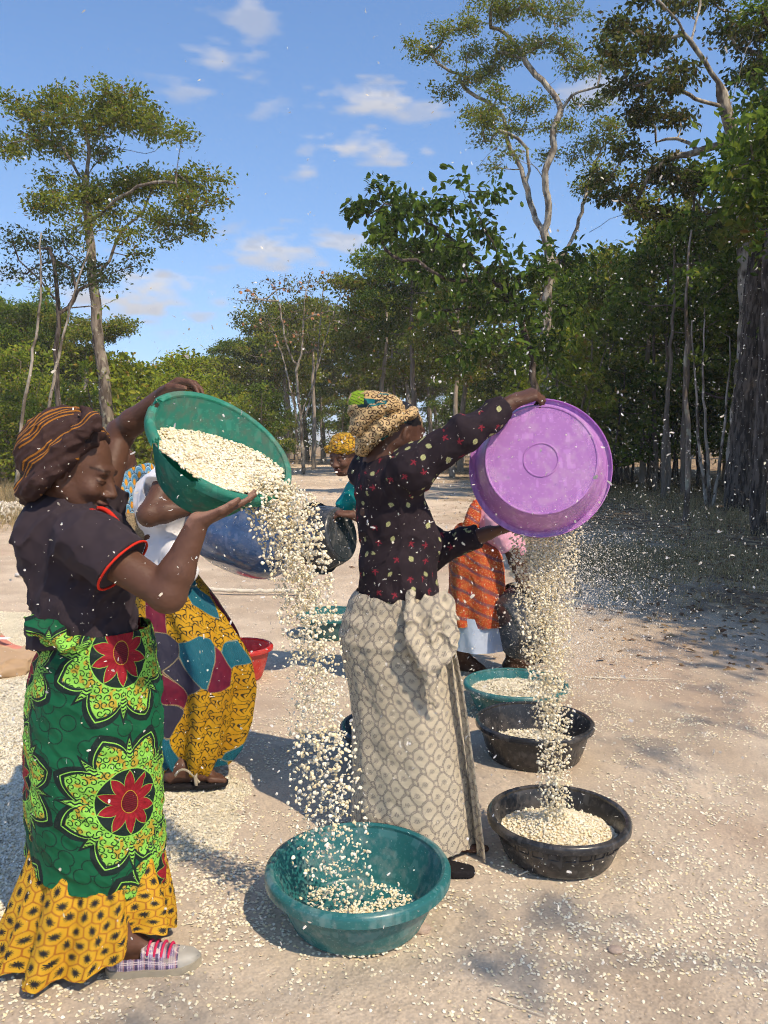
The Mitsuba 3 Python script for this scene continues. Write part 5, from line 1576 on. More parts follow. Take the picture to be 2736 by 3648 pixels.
def foot(b, ankle, fwd, s=1.0, ground=0.0):
    a = np.asarray(ankle, float)
    f = unit([fwd[0], fwd[1], 0])
    sd = np.array([-f[1], f[0], 0])
    g = np.array([0, 0, ground])
    heel = np.array([a[0], a[1], 0]) - f * 0.035 * s + g + [0, 0, 0.033]
    ball = np.array([a[0], a[1], 0]) + f * 0.135 * s + g + [0, 0, 0.024]
    b.cone(a, heel, 0.036 * s, 0.033 * s, 0.02).cone(a + f * 0.02, ball + [0, 0, 0.01], 0.036 * s, 0.026 * s, 0.025).cone(heel, ball, 0.030 * s, 0.024 * s, 0.02)
    for i, (o, L) in enumerate(((-0.032, 0.062), (-0.012, 0.06), (0.004, 0.054), (0.019, 0.046), (0.033, 0.037))):
        r = (0.0145 if i == 0 else 0.0095) * s
        p = ball + sd * o * s + f * 0.005
        b.cone(p, p + f * L * s + [0, 0, -0.008], r * 1.15, r * 0.9, 0.006)


def skin_mesh(key, b, h, tone=1.0, heads=(), palms=(), eyes=False, hair_on=False):
    m = relax(b.mesh(h), 1, 0.4)
    v = m[0]
    c = SKIN * tone * (0.86 + 0.28 * meshkit.fbm(v * 38, 3, 2))[:, None]
    c = c * (0.94 + 0.12 * meshkit.fbm(v * 320, 1, 6))[:, None]
    for hc, R, s in heads:
        q = (v - hc) @ R / s
        lips = np.exp(-(((q[:, 0] - 0.105) / 0.014) ** 2 + (q[:, 1] / 0.027) ** 4 + ((q[:, 2] + 0.0735) / 0.0145) ** 4))
        c = c * (1 - lips[:, None]) + lips[:, None] * np.array([0.125, 0.045, 0.04])
        for e in (-1, 1):
            d = np.sqrt(((q[:, 1] - 0.033 * e) / 0.0125) ** 2 + ((q[:, 2] + 0.0085) / 0.0042) ** 2)
            white = (d < 1) & (q[:, 0] > 0.082) & eyes
            c[white] = [0.42, 0.37, 0.33]
            c[white & (np.abs(q[:, 1] - 0.033 * e) < 0.0052)] = [0.012, 0.008, 0.006]
            lid = np.exp(-((q[:, 2] + 0.0035) / 0.0022) ** 2) * (np.abs(q[:, 1] - 0.033 * e) < 0.016) * (q[:, 0] > 0.074)
            c = c * (1 - 0.75 * lid[:, None])
            bx = np.exp(-(((q[:, 2] - 0.026 - 0.1 * (0.03 - np.abs(q[:, 1] - 0.036 * e)) * 0.4) / 0.004) ** 2)) * (np.abs(q[:, 1] - 0.036 * e) < 0.021) * (q[:, 0] > 0.05)
            c = c * (1 - 0.7 * bx[:, None])
        hair = (q[:, 2] > 0.035 + 0.45 * (q[:, 0] - 0.04)) & (q[:, 0] < 0.075) & (q[:, 2] > -0.045) & ((np.abs(q[:, 1]) < 0.07) | (q[:, 2] > 0.025)) & ((q ** 2).sum(1) < 0.145 ** 2)
        c[hair & hair_on] = np.array([0.012, 0.010, 0.010])
    for W, F, N in palms:
        W, F, N = np.asarray(W, float), unit(F), unit(N)
        near = np.linalg.norm(v - W - F * 0.08, axis=1) < 0.115
        n = np.zeros_like(v)
        f = m[1]
        fn_ = np.cross(v[f[:, 1]] - v[f[:, 0]], v[f[:, 2]] - v[f[:, 0]])
        for k in range(3):
            np.add.at(n, f[:, k], fn_)
        t = np.clip((unit(n) @ N - 0.15) * 2, 0, 1) * near
        c = c * (1 - t[:, None]) + t[:, None] * np.array([0.30, 0.165, 0.115])
    put(key, m, "skin", True, color=c)


def garment(key, b, h, mat, planes=(), wrinkle=0.006, freq=(16, 16, 9), seed=1, uv=None, extra=None, crease=None):
    """a body of cloth, cut flat at its hems and creased"""
    fr = np.asarray(freq, float)

    def fn(p):
        d = b(p)
        near = np.abs(d) < 0.08
        q = p[near]
        w = meshkit.fbm(q * fr, 3, seed) - 0.5
        qr = q @ crease.T if crease is not None else q
        w2 = (1 - np.abs(2 * meshkit.fbm(qr * fr * 0.75 + 9.1, 2, seed + 5) - 1)) ** 5
        w3 = (1 - np.abs(2 * meshkit.noise(qr * fr * 1.5 + 3.7, seed + 8) - 1)) ** 4
        dd = d[near] - wrinkle * (0.8 * w + 1.3 * (w2 - 0.3) + 0.35 * (w3 - 0.3))
        if extra is not None:
            dd = dd - extra(q)
        d[near] = dd
        for pt, n, rad in planes:
            pt, n = np.asarray(pt, float), unit(n)
            m = ((p - pt) ** 2).sum(1) < rad * rad
            d[m] = np.maximum(d[m], (p[m] - pt) @ n)
        return d

    m = relax(b.mesh(h, fn), 1, 0.4)
    put(key, m, mat, True, uv=None if uv is None else uv(m[0]))
    return m


def skirt(key, rows, mat, nu=220, nv=120, folds=(), seed=1, u0=-math.pi / 2, hem=0.0, drape=0.0, drape_f=(6, 14), smooth=True, hem_n=(), lumps=None):
    """rows: (z, cx, cy, ax, ay) from the top down. folds: (count, amplitude at top, amplitude at hem, sharpness). uv in metres, u = 0 towards u0."""
    rows = np.asarray(rows, float)
    q = catmull(np.c_[rows[:, 1], rows[:, 2], rows[:, 0], rows[:, 3:]], nv)
    t = np.linspace(0, 1, nv)
    th = u0 + np.linspace(-math.pi, math.pi, nu)
    TH, TT = np.meshgrid(th, t)
    rng = np.random.default_rng(seed)
    k = np.ones_like(TH)
    off = np.zeros_like(TH)
    for cnt, a0, a1, sharp in folds:
        ph = rng.uniform(0, 6.28)
        wob = 1.1 * (meshkit.fbm(np.stack([np.cos(TH) * 1.4, np.sin(TH) * 1.4, TT * 0.8], -1), 3, seed) - 0.5) * 2
        s = np.sin(cnt * TH + ph + wob * 2.0)
        s = np.sign(s) * np.abs(s) ** sharp
        amp = a0 + (a1 - a0) * TT
        mod = 0.45 + 1.1 * meshkit.fbm(np.stack([np.cos(TH) * 2, np.sin(TH) * 2, TT * 0 + cnt], -1), 2, seed + 3)
        off += amp * mod * s
    zz = np.broadcast_to(q[:, 2:3], TH.shape)
    if drape:
        n = meshkit.fbm(np.stack([np.cos(TH) * drape_f[0] * 0.3, np.sin(TH) * drape_f[0] * 0.3, zz * drape_f[1] + 0.9 * TH], -1), 3, seed + 7)
        off = off + drape * (0.5 - np.abs(n - 0.5) * 3.2)
    if lumps is not None:
        off = off + lumps(TH, TT)
    r = 1.0
    X = q[:, 0:1] + (q[:, 3:4] + off) * np.cos(TH)
    Y = q[:, 1:2] + (q[:, 4:5] + off) * np.sin(TH)
    Z = zz + np.zeros_like(TH)
    if hem:
        Z = Z + (TT ** 6) * hem * (meshkit.fbm(np.stack([np.cos(TH) * 7, np.sin(TH) * 7, TT * 0], -1), 4, seed + 11) - 0.5) * 2
    for ang, amt, *w in hem_n:
        if w:
            dd = (TH - ang + math.pi) % (2 * math.pi) - math.pi
            Z = Z + TT ** 2 * amt * np.exp(-(dd / w[0]) ** 2)
        else:
            Z = Z + TT * amt * np.cos(TH - ang)
    rad = (q[:, 3:4] + q[:, 4:5]) / 2
    meanr = rad.mean()
    U = (TH - u0) * (0.35 * rad + 0.65 * meanr)
    Vv = zz
    v, f = grid(np.stack([X, Y, Z], -1))
    put(key, (v, f[:, ::-1]), mat, True, uv=np.stack([U.ravel(), Vv.ravel()], 1))
    return v


# ---- the woman in the green wrap, in profile, tipping the green basin
k = numbered("person")
b = Body()
hc, hR, hs = head(b, (-0.92, 2.43, 1.492), (0.94, -0.10, -0.31), (0.31, 0, 0.95), 1.06)
b.cone(hc + hR @ np.array([-0.025, 0, -0.06]), (-0.989, 2.45, 1.344), 0.054, 0.062, 0.03)
CH = np.array((-0.931, 2.44, 1.239))
b.cone((-0.989, 2.45, 1.344), CH, 0.07, 0.11, 0.05)
b.cone(CH, (-0.924, 2.43, 0.996), 0.12, 0.13, 0.05)
rs, re, rw = (-0.842, 2.27, 1.292), (-0.6, 2.2, 1.157), (-0.516, 2.22, 1.355)
ls, le, lw = (-0.934, 2.6, 1.346), (-0.885, 2.72, 1.611), (-0.722, 2.62, 1.722)
b.cone(CH, rs, 0.09, 0.06, 0.05).cone(CH, ls, 0.09, 0.06, 0.05)
arm(b, rs, re, rw, (0.062, 0.047, 0.030))
arm(b, ls, le, lw, (0.056, 0.041, 0.028))
F1, N1 = np.array([0.78, 0.48, 0.32]), np.array([-0.34, 0.05, 0.92])
hand(b, rw, F1, N1, True, (8, 16, 14), 0.2, 0.98, curls=((2, 6, 5), (4, 8, 6), (8, 12, 10), (14, 18, 14)))
F2, N2 = np.array([0.80, -0.10, 0.50]), np.array([0.50, -0.25, -0.83])
hand(b, lw, F2, N2, False, (38, 34, 22), 0.8, 0.98)
for s in (-1, 1):
    h0, k0, a0 = np.array([-0.90, 2.42 + 0.08 * s, 0.86]), np.array([-0.885, 2.40 + 0.085 * s, 0.47]), np.array([-0.93 + (0.155 if s < 0 else -0.03), 2.40 + (-0.11 if s < 0 else 0.10), 0.09])
    leg(b, h0, k0, a0)
    foot(b, a0, (1, 0.10 if s < 0 else 0.05), 0.76, 0.012)
skin_mesh(k + "__body", b, 0.0043, 1.3, [(hc, hR, hs)], [(rw, F1, N1), (lw, F2, N2)])
g = Body()
g.ball((-0.931, 2.44, 1.246), (0.150, 0.155, 0.17), None, 0.03).ball((-0.918, 2.43, 1.09), (0.150, 0.155, 0.16), None, 0.05).ball((-0.924, 2.43, 0.989), (0.158, 0.16, 0.10), None, 0.05)
g.ball((-0.808, 2.36, 1.243), (0.085, 0.075, 0.09), None, 0.05).ball((-0.863, 2.52, 1.223), (0.085, 0.075, 0.09), None, 0.05)
g.ball((-1.043, 2.45, 1.287), (0.075, 0.13, 0.12), None, 0.06)
g.cone((-0.984, 2.45, 1.337), (-0.964, 2.45, 1.302), 0.080, 0.10, 0.04)
g.cone((-0.945, 2.4, 1.307), rs, 0.085, 0.078, 0.04).cone(rs, np.array(rs) * 0.45 + np.array(re) * 0.55, 0.084, 0.094, 0.03)
g.cone((-0.969, 2.5, 1.325), ls, 0.085, 0.075, 0.04).cone(ls, np.array(ls) * 0.55 + np.array(le) * 0.45, 0.078, 0.080, 0.03)
sl = np.array(rs) * 0.56 + np.array(re) * 0.44
sd = unit(np.array([0.74, -0.16, -0.62]))
sl2, sd2 = np.array(ls) * 0.7 + np.array(le) * 0.3, unit(np.array(le) - np.array(ls))
garment(k + "__blouse", g, 0.006, "cloth_dark", [(sl, sd, 0.17), (sl2, sd2, 0.14), ((-0.9, 2.42, 0.985), (0.12, 0, -1), 0.34)], 0.012, (17, 12, 7), 3, crease=frame((0.55, 0.1, 0.82)).T, extra=lambda q: 0.003 * np.sin(q @ unit([0.5, 0.2, 0.8]) * 95 + 6 * np.sin(q[:, 0] * 9)) * np.clip((1.16 - q[:, 2]) * 9, 0, 1))
# red piping of the sleeve and the neckline
def ring(c, n, r, w, m=40, sx=1.0):
    E_ = frame(n, (0, 0, 1))
    a = np.linspace(0, 2 * math.pi, m)
    return tube(np.asarray(c) + r * (np.cos(a)[:, None] * E_[:, 0] * sx + np.sin(a)[:, None] * E_[:, 1]), w, 6, False)
put(k + "__sleeve_piping", ring(sl + sd * 0.002, sd, 0.0895, 0.0038), "cloth_red", True)
put(k + "__neck_piping", tube(catmull([(-0.837, 2.345, 1.384), (-0.789, 2.315, 1.368), (-0.756, 2.3, 1.331), (-0.735, 2.298, 1.291)], 30), 0.0075, 6), "cloth_red", True)
put(k + "__shoulder_tab", tube(catmull([(-0.846, 2.31, 1.379), (-0.83, 2.3, 1.374), (-0.82, 2.296, 1.364)], 8), 0.009, 6), "cloth_red", True)
# headscarf
h = Body()
h.ball((-0.973, 2.43, 1.559), (0.118, 0.112, 0.122), None, 0.02)
h.ball((-1.026, 2.43, 1.536), (0.070, 0.095, 0.075), None, 0.04).ball((-0.926, 2.43, 1.598), (0.064, 0.098, 0.075), None, 0.03)
for e, yy in ((0, -0.115), (1, 0.105)):
    h.chain(catmull([(-0.858, 2.43, 1.598), np.array((-0.884, 2.43, 1.562)) + [0, yy * 0.72, 0], np.array((-0.95, 2.43, 1.501)) + [0, yy, 0], np.array((-1.022, 2.43, 1.452)) + [0, yy * 0.8, 0], (-1.065, 2.43, 1.428)], 9), np.linspace(0.018, 0.034, 9), 0.012)
h.chain(catmull([(-0.857, 2.34, 1.63), (-0.903, 2.315, 1.577), (-0.969, 2.325, 1.517), (-1.034, 2.37, 1.468)], 8), np.linspace(0.02, 0.026, 8), 0.010)
h.ball((-0.851, 2.345, 1.64), (0.030, 0.026, 0.026), None, 0.012).cone((-0.845, 2.33, 1.639), (-0.866, 2.312, 1.597), 0.022, 0.012, 0.008).cone((-0.842, 2.335, 1.644), (-0.822, 2.33, 1.617), 0.018, 0.012, 0.008).cone((-0.85, 2.345, 1.651), (-0.871, 2.36, 1.67), 0.016, 0.011, 0.008)
h.cone((-1.049, 2.42, 1.431), (-1.072, 2.4, 1.407), 0.024, 0.016, 0.01).cone((-1.047, 2.42, 1.417), (-1.057, 2.4, 1.366), 0.02, 0.010, 0.01)
SD1, SD2 = unit([-0.62, 0.25, 0.74]), unit([0.76, 0.1, 0.62])
garment(k + "__headscarf", h, 0.0042, "cloth_stripe_print", (), 0.006, (20, 20, 20), 5, uv=lambda v: np.stack([v @ SD1, v @ SD2], 1),
        extra=lambda q: 0.0022 * np.sin(q @ SD1 * 260 + 4 * np.sin(q @ SD2 * 14)))
# the green wrap, its rolled waist and knot, and the yellow skirt below it
_hem_l = (-1.105, 2.42, 0.359)
skirt(k + "__wrap", [(1.015, -0.875, 2.43, 0.152, 0.150), (0.93, -0.882, 2.43, 0.176, 0.165), (0.83, -0.888, 2.43, 0.197, 0.175), (0.70, -0.892, 2.42, 0.205, 0.178), (0.55, -0.898, 2.42, 0.208, 0.178), (0.40, -0.898, 2.42, 0.211, 0.178), (0.27, -0.898, 2.42, 0.213, 0.18)],
      "cloth_green_print", 250, 150, ((3, 0.004, 0.006, 1.0), (7, 0.002, 0.003, 0.9)), 4, drape=0.0095, drape_f=(7, 15), hem_n=((0.0, -0.05), (-1.2, -0.01)), hem=0.006)
put(k + "__waist_roll", tube(catmull([(-0.70, 2.37, 1.0), (-0.76, 2.29, 1.008), (-0.87, 2.262, 1.012), (-0.97, 2.29, 1.012), (-1.03, 2.36, 1.015), (-1.045, 2.44, 1.02), (-0.98, 2.56, 1.02), (-0.85, 2.59, 1.02), (-0.74, 2.54, 1.01), (-0.70, 2.40, 1.0)], 90),
                             0.021 + 0.006 * np.sin(np.linspace(0, 40, 90)) * np.sin(np.linspace(0, 17, 90)), 9), "cloth_green_print", True, uv=None) if False else None
w = Body()
wp = catmull([(-0.86, 2.275, 0.998), (-0.92, 2.268, 1.006), (-1.0, 2.31, 1.018), (-1.045, 2.39, 1.02), (-1.03, 2.50, 1.02)], 14)
w.chain(wp, 0.018 + 0.005 * np.sin(np.arange(14) * 2.1), 0.008)
w.ball((-0.947, 2.255, 1.042), (0.036, 0.027, 0.024), None, 0.008).cone((-0.95, 2.25, 1.043), (-0.997, 2.25, 1.056), 0.022, 0.026, 0.008).cone((-0.997, 2.25, 1.056), (-1.01, 2.25, 1.072), 0.016, 0.010, 0.006).cone((-0.933, 2.245, 1.036), (-0.907, 2.238, 1.0), 0.016, 0.020, 0.008)
garment(k + "__knot", w, 0.004, "cloth_green_print", (), 0.007, (30, 30, 30), 8, uv=lambda v: np.stack([(v[:, 0] + 1.12) * 1.2 - 0.06, v[:, 2] * 1.6 - 0.95], 1))
skirt(k + "__underskirt", [(0.40, -0.90, 2.42, 0.196, 0.165), (0.30, -0.903, 2.42, 0.203, 0.168), (0.20, -0.91, 2.40, 0.228, 0.192), (0.11, -0.92, 2.395, 0.25, 0.212), (0.035, -0.935, 2.39, 0.268, 0.228)],
      "cloth_hex_print", 300, 60, ((9, 0.003, 0.024, 0.7), (14, 0.002, 0.014, 0.8), (23, 0.001, 0.006, 1.0)), 9, hem=0.014, hem_n=((-0.55, 0.085, 0.55),))
# the plaid canvas shoe on the near foot
def shoe(k, ankle, fwd, upper, sole, cap, lace):
    a = np.array([ankle[0], ankle[1], 0.0])
    f = unit([fwd[0], fwd[1], 0])
    s = np.array([-f[1], f[0], 0])
    M = np.stack([f, s, [0, 0, 1.0]], 1)
    n, m = 44, 40
    t = np.linspace(0, 1, n)
    hw = np.interp(t, [0, 0.05, 0.2, 0.42, 0.62, 0.8, 0.92, 1.0], [0.006, 0.024, 0.033, 0.032, 0.041, 0.042, 0.03, 0.004])
    top = np.interp(t, [0, 0.06, 0.2, 0.33, 0.45, 0.6, 0.78, 0.92, 1.0], [0.068, 0.072, 0.070, 0.074, 0.085, 0.074, 0.056, 0.046, 0.030])
    x = (t - 0.22) * 0.275
    th = np.linspace(0, math.pi, m)
    low = 0.020
    P = np.stack([np.broadcast_to(x[:, None], (n, m)), hw[:, None] * np.sign(np.cos(th)) * np.abs(np.cos(th)) ** 0.55, low + (top[:, None] - low) * np.abs(np.sin(th)) ** 0.6], -1)
    P[..., 2] += 0.01 * np.maximum(0, t[:, None] - 0.8) / 0.2
    v, fc = grid(P)
    c = P[:-1].mean(1)
    open_ = lambda q: (q[:, 0] > -0.045) & (q[:, 0] < 0.045) & (q[:, 2] > 0.058)
    fq = v[fc].mean(1)
    body = fc[~open_(fq) & (fq[:, 0] < 0.150)]
    capf = fc[fq[:, 0] >= 0.150]
    uvs = np.stack([v[:, 0] * 1.0 + 0.2, v[:, 2] + 0.5 * np.abs(v[:, 1])], 1)
    put(k + "__shoe", place_mesh((v, body), M, a), upper, True, uv=uvs)
    vc = v.copy()
    vc[:, 2] += 0.001
    put(k + "__shoe__toe_cap", place_mesh((vc, capf), M, a), cap, True)
    ring_ = np.concatenate([np.stack([x, hw * 1.06 + 0.002], 1), np.stack([x, -hw * 1.06 - 0.002], 1)[::-1]])
    import shapely
    pol = shapely.Polygon(ring_).buffer(0.002).simplify(0.0006)
    so = trimesh.creation.extrude_polygon(pol, 0.024, engine="earcut")
    vs = np.array(so.vertices)
    vs[:, 2] += 0.008 * np.clip((vs[:, 0] - 0.12) / 0.09, 0, 1) ** 1.5 + 0.001
    put(k + "__shoe__sole", place_mesh((vs, np.array(so.faces)), M, a), sole, 30)
    for j in range(4):
        xx = 0.062 + 0.020 * j
        tt = xx / 0.275 + 0.22
        zz, ww = np.interp(tt, t, top), np.interp(tt, t, hw)
        L = [(xx, -ww * 0.82, zz - 0.018), (xx + 0.003, -ww * 0.5, zz + 0.002), (xx + 0.006, 0, zz + 0.006), (xx + 0.009, ww * 0.5, zz + 0.002), (xx + 0.012, ww * 0.8, zz - 0.018)]
        put(k + "__shoe__lace", place_mesh(tube(catmull(L, 14), 0.0042, 6), M, a), lace, True)
        put(k + "__shoe__eyelet", place_mesh(ring((xx, -ww * 0.86, zz - 0.020), (0, -0.8, 0.6), 0.0055, 0.0017, 14), M, a), cap, True)


shoe(k, (-0.765, 2.275), (1, 0.14), "cloth_plaid", "shoe_sole", "shoe_cap", "shoe_lace")
shoe(k, (-0.96, 2.50), (1, 0.05), "cloth_black", "shoe_sole", "cloth_black", "cloth_black")
labels[k + "__shoe"] = {"label": "lilac plaid canvas shoe with pink laces"}
label(k, "woman in a green flower print wrap and striped brown headscarf tipping the green basin", "person")

# ---- the woman in the leaf print blouse and beige wrap, seen from behind, holding up the purple basin
k = numbered("person")
b = Body()
FW, RT = np.array([0.88, 0.47, 0]), np.array([0.47, -0.88, 0])
hc, hR, hs = head(b, (0.065, 3.12, 1.62), (0.86, 0.45, -0.24), (0.2, 0.1, 0.97), 0.92)
b.cone(hc + hR @ np.array([-0.03, 0, -0.05]), (-0.006, 3.13, 1.499), 0.053, 0.06, 0.03)
CH = np.array((0.023, 3.13, 1.318))
b.cone((-0.006, 3.13, 1.499), CH, 0.07, 0.11, 0.05).cone(CH, (0.059, 3.12, 0.917), 0.11, 0.12, 0.05)
rs, re, rw = (0.101, 2.99, 1.481), (0.295, 2.93, 1.607), (0.475, 2.985, 1.727)
ls, le, lw = (-0.056, 3.28, 1.467), (0.221, 3.3, 1.128), (0.426, 3.22, 1.217)
b.cone(CH, rs, 0.09, 0.06, 0.05).cone(CH, ls, 0.09, 0.06, 0.05)
arm(b, rs, re, rw, (0.055, 0.042, 0.029))
arm(b, ls, le, lw, (0.055, 0.042, 0.029))
F1, N1 = np.array([0.86, 0.10, 0.32]), np.array([0.30, 0.45, -0.80])
hand(b, rw, F1, N1, True, (50, 62, 34), 0.9, 1.0)
F2, N2 = np.array([0.86, -0.05, 0.22]), np.array([-0.2, 0.3, 0.9])
hand(b, lw, F2, N2, False, (20, 25, 20), 0.6, 1.0)
for s in (-1, 1):
    h0 = np.array([0.06, 3.10, 0.86]) + RT * 0.08 * s
    leg(b, h0, h0 + [0.03, 0, -0.40], np.array([0.10 + 0.09 * s, 3.06 - 0.10 * s, 0.085]))
    foot(b, np.array([0.10 + 0.09 * s, 3.06 - 0.10 * s, 0.085]), (0.9, 0.25))
skin_mesh(k + "__body", b, 0.005, 1.15, [(hc, hR, hs)], hair_on=True)
g = Body()
RB = np.stack([FW, np.cross([0, 0, 1.0], FW), [0, 0, 1.0]], 1)
g.ball((0.023, 3.13, 1.3), (0.128, 0.160, 0.175), RB, 0.03).ball((0.048, 3.12, 1.091), (0.152, 0.158, 0.15), RB, 0.05).ball((0.055, 3.12, 1.0), (0.150, 0.165, 0.075), RB, 0.05)
g.ball((0.11, 3.13, 1.2), (0.095, 0.13, 0.13), RB, 0.05)
g.cone((-0.003, 3.13, 1.481), (0.015, 3.13, 1.409), 0.078, 0.11, 0.04)
g.cone((0.036, 3.07, 1.421), rs, 0.105, 0.088, 0.05).cone(rs, re, 0.086, 0.066, 0.03).cone(re, np.array(re) * 0.12 + np.array(rw) * 0.88, 0.064, 0.044, 0.02)
g.cone((-0.008, 3.2, 1.414), ls, 0.09, 0.08, 0.05).cone(ls, le, 0.08, 0.065, 0.03).cone(le, np.array(le) * 0.15 + np.array(lw) * 0.85, 0.062, 0.046, 0.02)
wr = np.array(re) * 0.16 + np.array(rw) * 0.84
wl = np.array(le) * 0.2 + np.array(lw) * 0.8
garment(k + "__blouse", g, 0.0062, "cloth_leaf_print", [(wr, np.array(rw) - np.array(re), 0.09), (wl, np.array(lw) - np.array(le), 0.09), ((0.03, 3.12, 0.955), (0.12, 0, -1), 0.3)], 0.011, (12, 12, 6), 13, extra=lambda q: 0.005 * np.sin(q[:, 0] * 75 + q[:, 1] * 60 + 2 * np.sin(q[:, 2] * 12)) * np.clip((1.13 - q[:, 2]) * 9, 0, 1))
# headwrap piled high
h = Body()
h.ball((-0.021, 3.12, 1.668), (0.122, 0.112, 0.098), frame((-0.30, 0, 0.95), (0, 1, 0)), 0.02)
h.ball((-0.067, 3.12, 1.716), (0.070, 0.085, 0.06), None, 0.03).ball((-0.067, 3.12, 1.606), (0.050, 0.08, 0.070), None, 0.02).ball((-0.103, 3.13, 1.74), (0.038, 0.045, 0.030), None, 0.02)
h.chain(catmull([(0.112, 3.08, 1.693), (0.074, 3.03, 1.674), (0.004, 3.0, 1.642), (-0.051, 3.02, 1.596), (-0.084, 3.08, 1.556)], 9), np.linspace(0.018, 0.030, 9), 0.010)
h.chain(catmull([(0.113, 3.1, 1.694), (0.132, 3.14, 1.646), (0.142, 3.16, 1.607)], 4), np.linspace(0.016, 0.012, 4), 0.010)
h.chain(catmull([(0.067, 3.04, 1.709), (0.009, 3.0, 1.711), (-0.051, 3.0, 1.682), (-0.103, 3.03, 1.631)], 8), np.linspace(0.016, 0.03, 8), 0.008)
h.cone((-0.069, 3.07, 1.731), (0.015, 3.05, 1.741), 0.03, 0.018, 0.012)
SD3 = unit([0.35, 0.1, 0.93])
garment(k + "__headwrap", h, 0.004, "cloth_swirl_print", (), 0.006, (14, 14, 16), 15, extra=lambda q: 0.0016 * np.sin(q @ SD3 * 170 + 5 * np.sin(q[:, 0] * 17)))
# beige wrap
skirt(k + "__wrap", [(1.0, 0.050, 3.12, 0.150, 0.15), (0.92, 0.050, 3.12, 0.192, 0.17), (0.83, 0.057, 3.11, 0.222, 0.185), (0.77, 0.062, 3.11, 0.228, 0.19), (0.62, 0.085, 3.10, 0.218, 0.19), (0.45, 0.105, 3.09, 0.222, 0.20), (0.25, 0.117, 3.08, 0.232, 0.21), (0.05, 0.122, 3.07, 0.240, 0.22)],
      "cloth_chain_print", 250, 150, ((3, 0.006, 0.010, 1.0), (6, 0.003, 0.006, 0.8), (11, 0.001, 0.003, 1.0)), 21, drape=0.006, drape_f=(5, 10), hem=0.012, hem_n=((math.pi, 0.02),),
      lumps=lambda TH, TT: 0.010 * np.exp(-((TT - 0.03) / 0.035) ** 2) + 0.007 * np.exp(-((TT - 0.115) / 0.022) ** 2) * (np.cos(TH + 2.4) > -0.2) + 0.006 * np.exp(-((TT - 0.17 - 0.03 * np.cos(TH + 1.9)) / 0.018) ** 2))
def uv_flat(v):
    return np.stack([v[:, 0] + 0.02, v[:, 2] - 0.013], 1)
s = Body()
s.chain(catmull([(0.097, 2.94, 1.006), (0.099, 2.905, 0.919), (0.112, 2.875, 0.831), (0.149, 2.865, 0.779)], 7), np.linspace(0.020, 0.026, 7), 0.01)
s.chain(catmull([(0.225, 2.95, 1.001), (0.247, 2.92, 0.915), (0.231, 2.885, 0.82), (0.178, 2.865, 0.779)], 7), np.linspace(0.022, 0.026, 7), 0.01)
s.ball((0.172, 2.925, 0.914), (0.062, 0.040, 0.10), None, 0.02).ball((0.171, 2.9, 0.825), (0.060, 0.040, 0.05), None, 0.02)
s.chain(catmull([(0.155, 2.862, 0.78), (0.166, 2.86, 0.741), (0.173, 2.862, 0.689), (0.187, 2.866, 0.624)], 8), np.array([0.026, 0.020, 0.017, 0.019, 0.016, 0.015, 0.014, 0.008]), 0.006)
garment(k + "__sash", s, 0.004, "cloth_chain_print", (), 0.011, (26, 26, 16), 23, uv=uv_flat)
tt = np.linspace(0, 1, 60)
L = catmull([(0.229, 3.0, 0.924), (0.277, 2.97, 0.718), (0.315, 2.95, 0.456), (0.349, 2.95, 0.185), (0.368, 2.94, 0.007)], 60)
ww = np.linspace(-1, 1, 14)
P = L[:, None] + ww[None, :, None] * np.array([0.014, -0.038, 0])[None, None] * (0.7 + 0.5 * tt)[:, None, None] + (0.010 * np.sin(ww * 6)[None, :] * np.ones(60)[:, None])[..., None] * np.array([0.8, 0.5, 0])
v_, f_ = grid(P)
put(k + "__wrap_edge", (v_, f_), "cloth_chain_print", True, uv=np.stack([np.tile(ww * 0.06 + 0.4, 60), v_[:, 2]], 1))
fd = unit([0.95, -0.2, 0])
sole = Body()
sole.chain(np.array([0.10, 2.86, 0.014]) + np.array([-0.02, 0.075, 0.16, 0.205])[:, None] * fd, [0.03, 0.036, 0.04, 0.032], 0.01)
garment(k + "__sandal", sole, 0.004, "cloth_black", [((0.2, 2.84, 0.03), (0, 0, 1), 0.5), ((0.2, 2.84, 0.002), (0, 0, -1), 0.5)], 0.001)
label(k, "woman seen from behind in a leaf print blouse and beige wrap lifting the purple basin", "person")

# ---- the woman in the patchwork skirt behind, with a baby on her back
k = numbered("person")
b = Body()
hc, hR, hs = head(b, (-0.896, 3.74, 1.581), (0.85, 0.1, -0.5), (0.5, 0, 0.86), 0.9)
NB = np.array((-0.966, 3.75, 1.441))
CH = np.array((-1.042, 3.76, 1.267))
b.cone(hc + hR @ np.array([-0.03, 0, -0.05]), NB, 0.05, 0.058, 0.03).cone(NB, CH, 0.07, 0.11, 0.05).cone(CH, (-1.018, 3.76, 0.894), 0.11, 0.12, 0.05)
rs, re, rw = (-0.97, 3.6, 1.401), (-1.027, 3.5, 1.264), (-0.815, 3.55, 1.301)
ls, le, lw = (-0.992, 3.9, 1.391), (-0.831, 4.0, 1.225), (-0.594, 3.96, 1.205)
b.cone(CH, rs, 0.09, 0.06, 0.05).cone(CH, ls, 0.09, 0.06, 0.05)
arm(b, rs, re, rw, (0.055, 0.047, 0.030))
arm(b, ls, le, lw, (0.052, 0.042, 0.029))
hand(b, rw, (0.9, 0.1, 0.0), (0.1, 0.5, -0.8), True, (30, 30, 20))
hand(b, lw, (0.9, -0.1, -0.1), (0.0, -0.6, -0.8), False, (30, 30, 20))
leg(b, (-1.02, 3.70, 0.84), (-0.95, 3.68, 0.46), (-0.93, 3.56, 0.11))
foot(b, (-0.93, 3.54, 0.11), (1, 0.12), 1.0, 0.035)
leg(b, (-1.05, 3.82, 0.84), (-0.98, 3.86, 0.46), (-1.02, 3.92, 0.10))
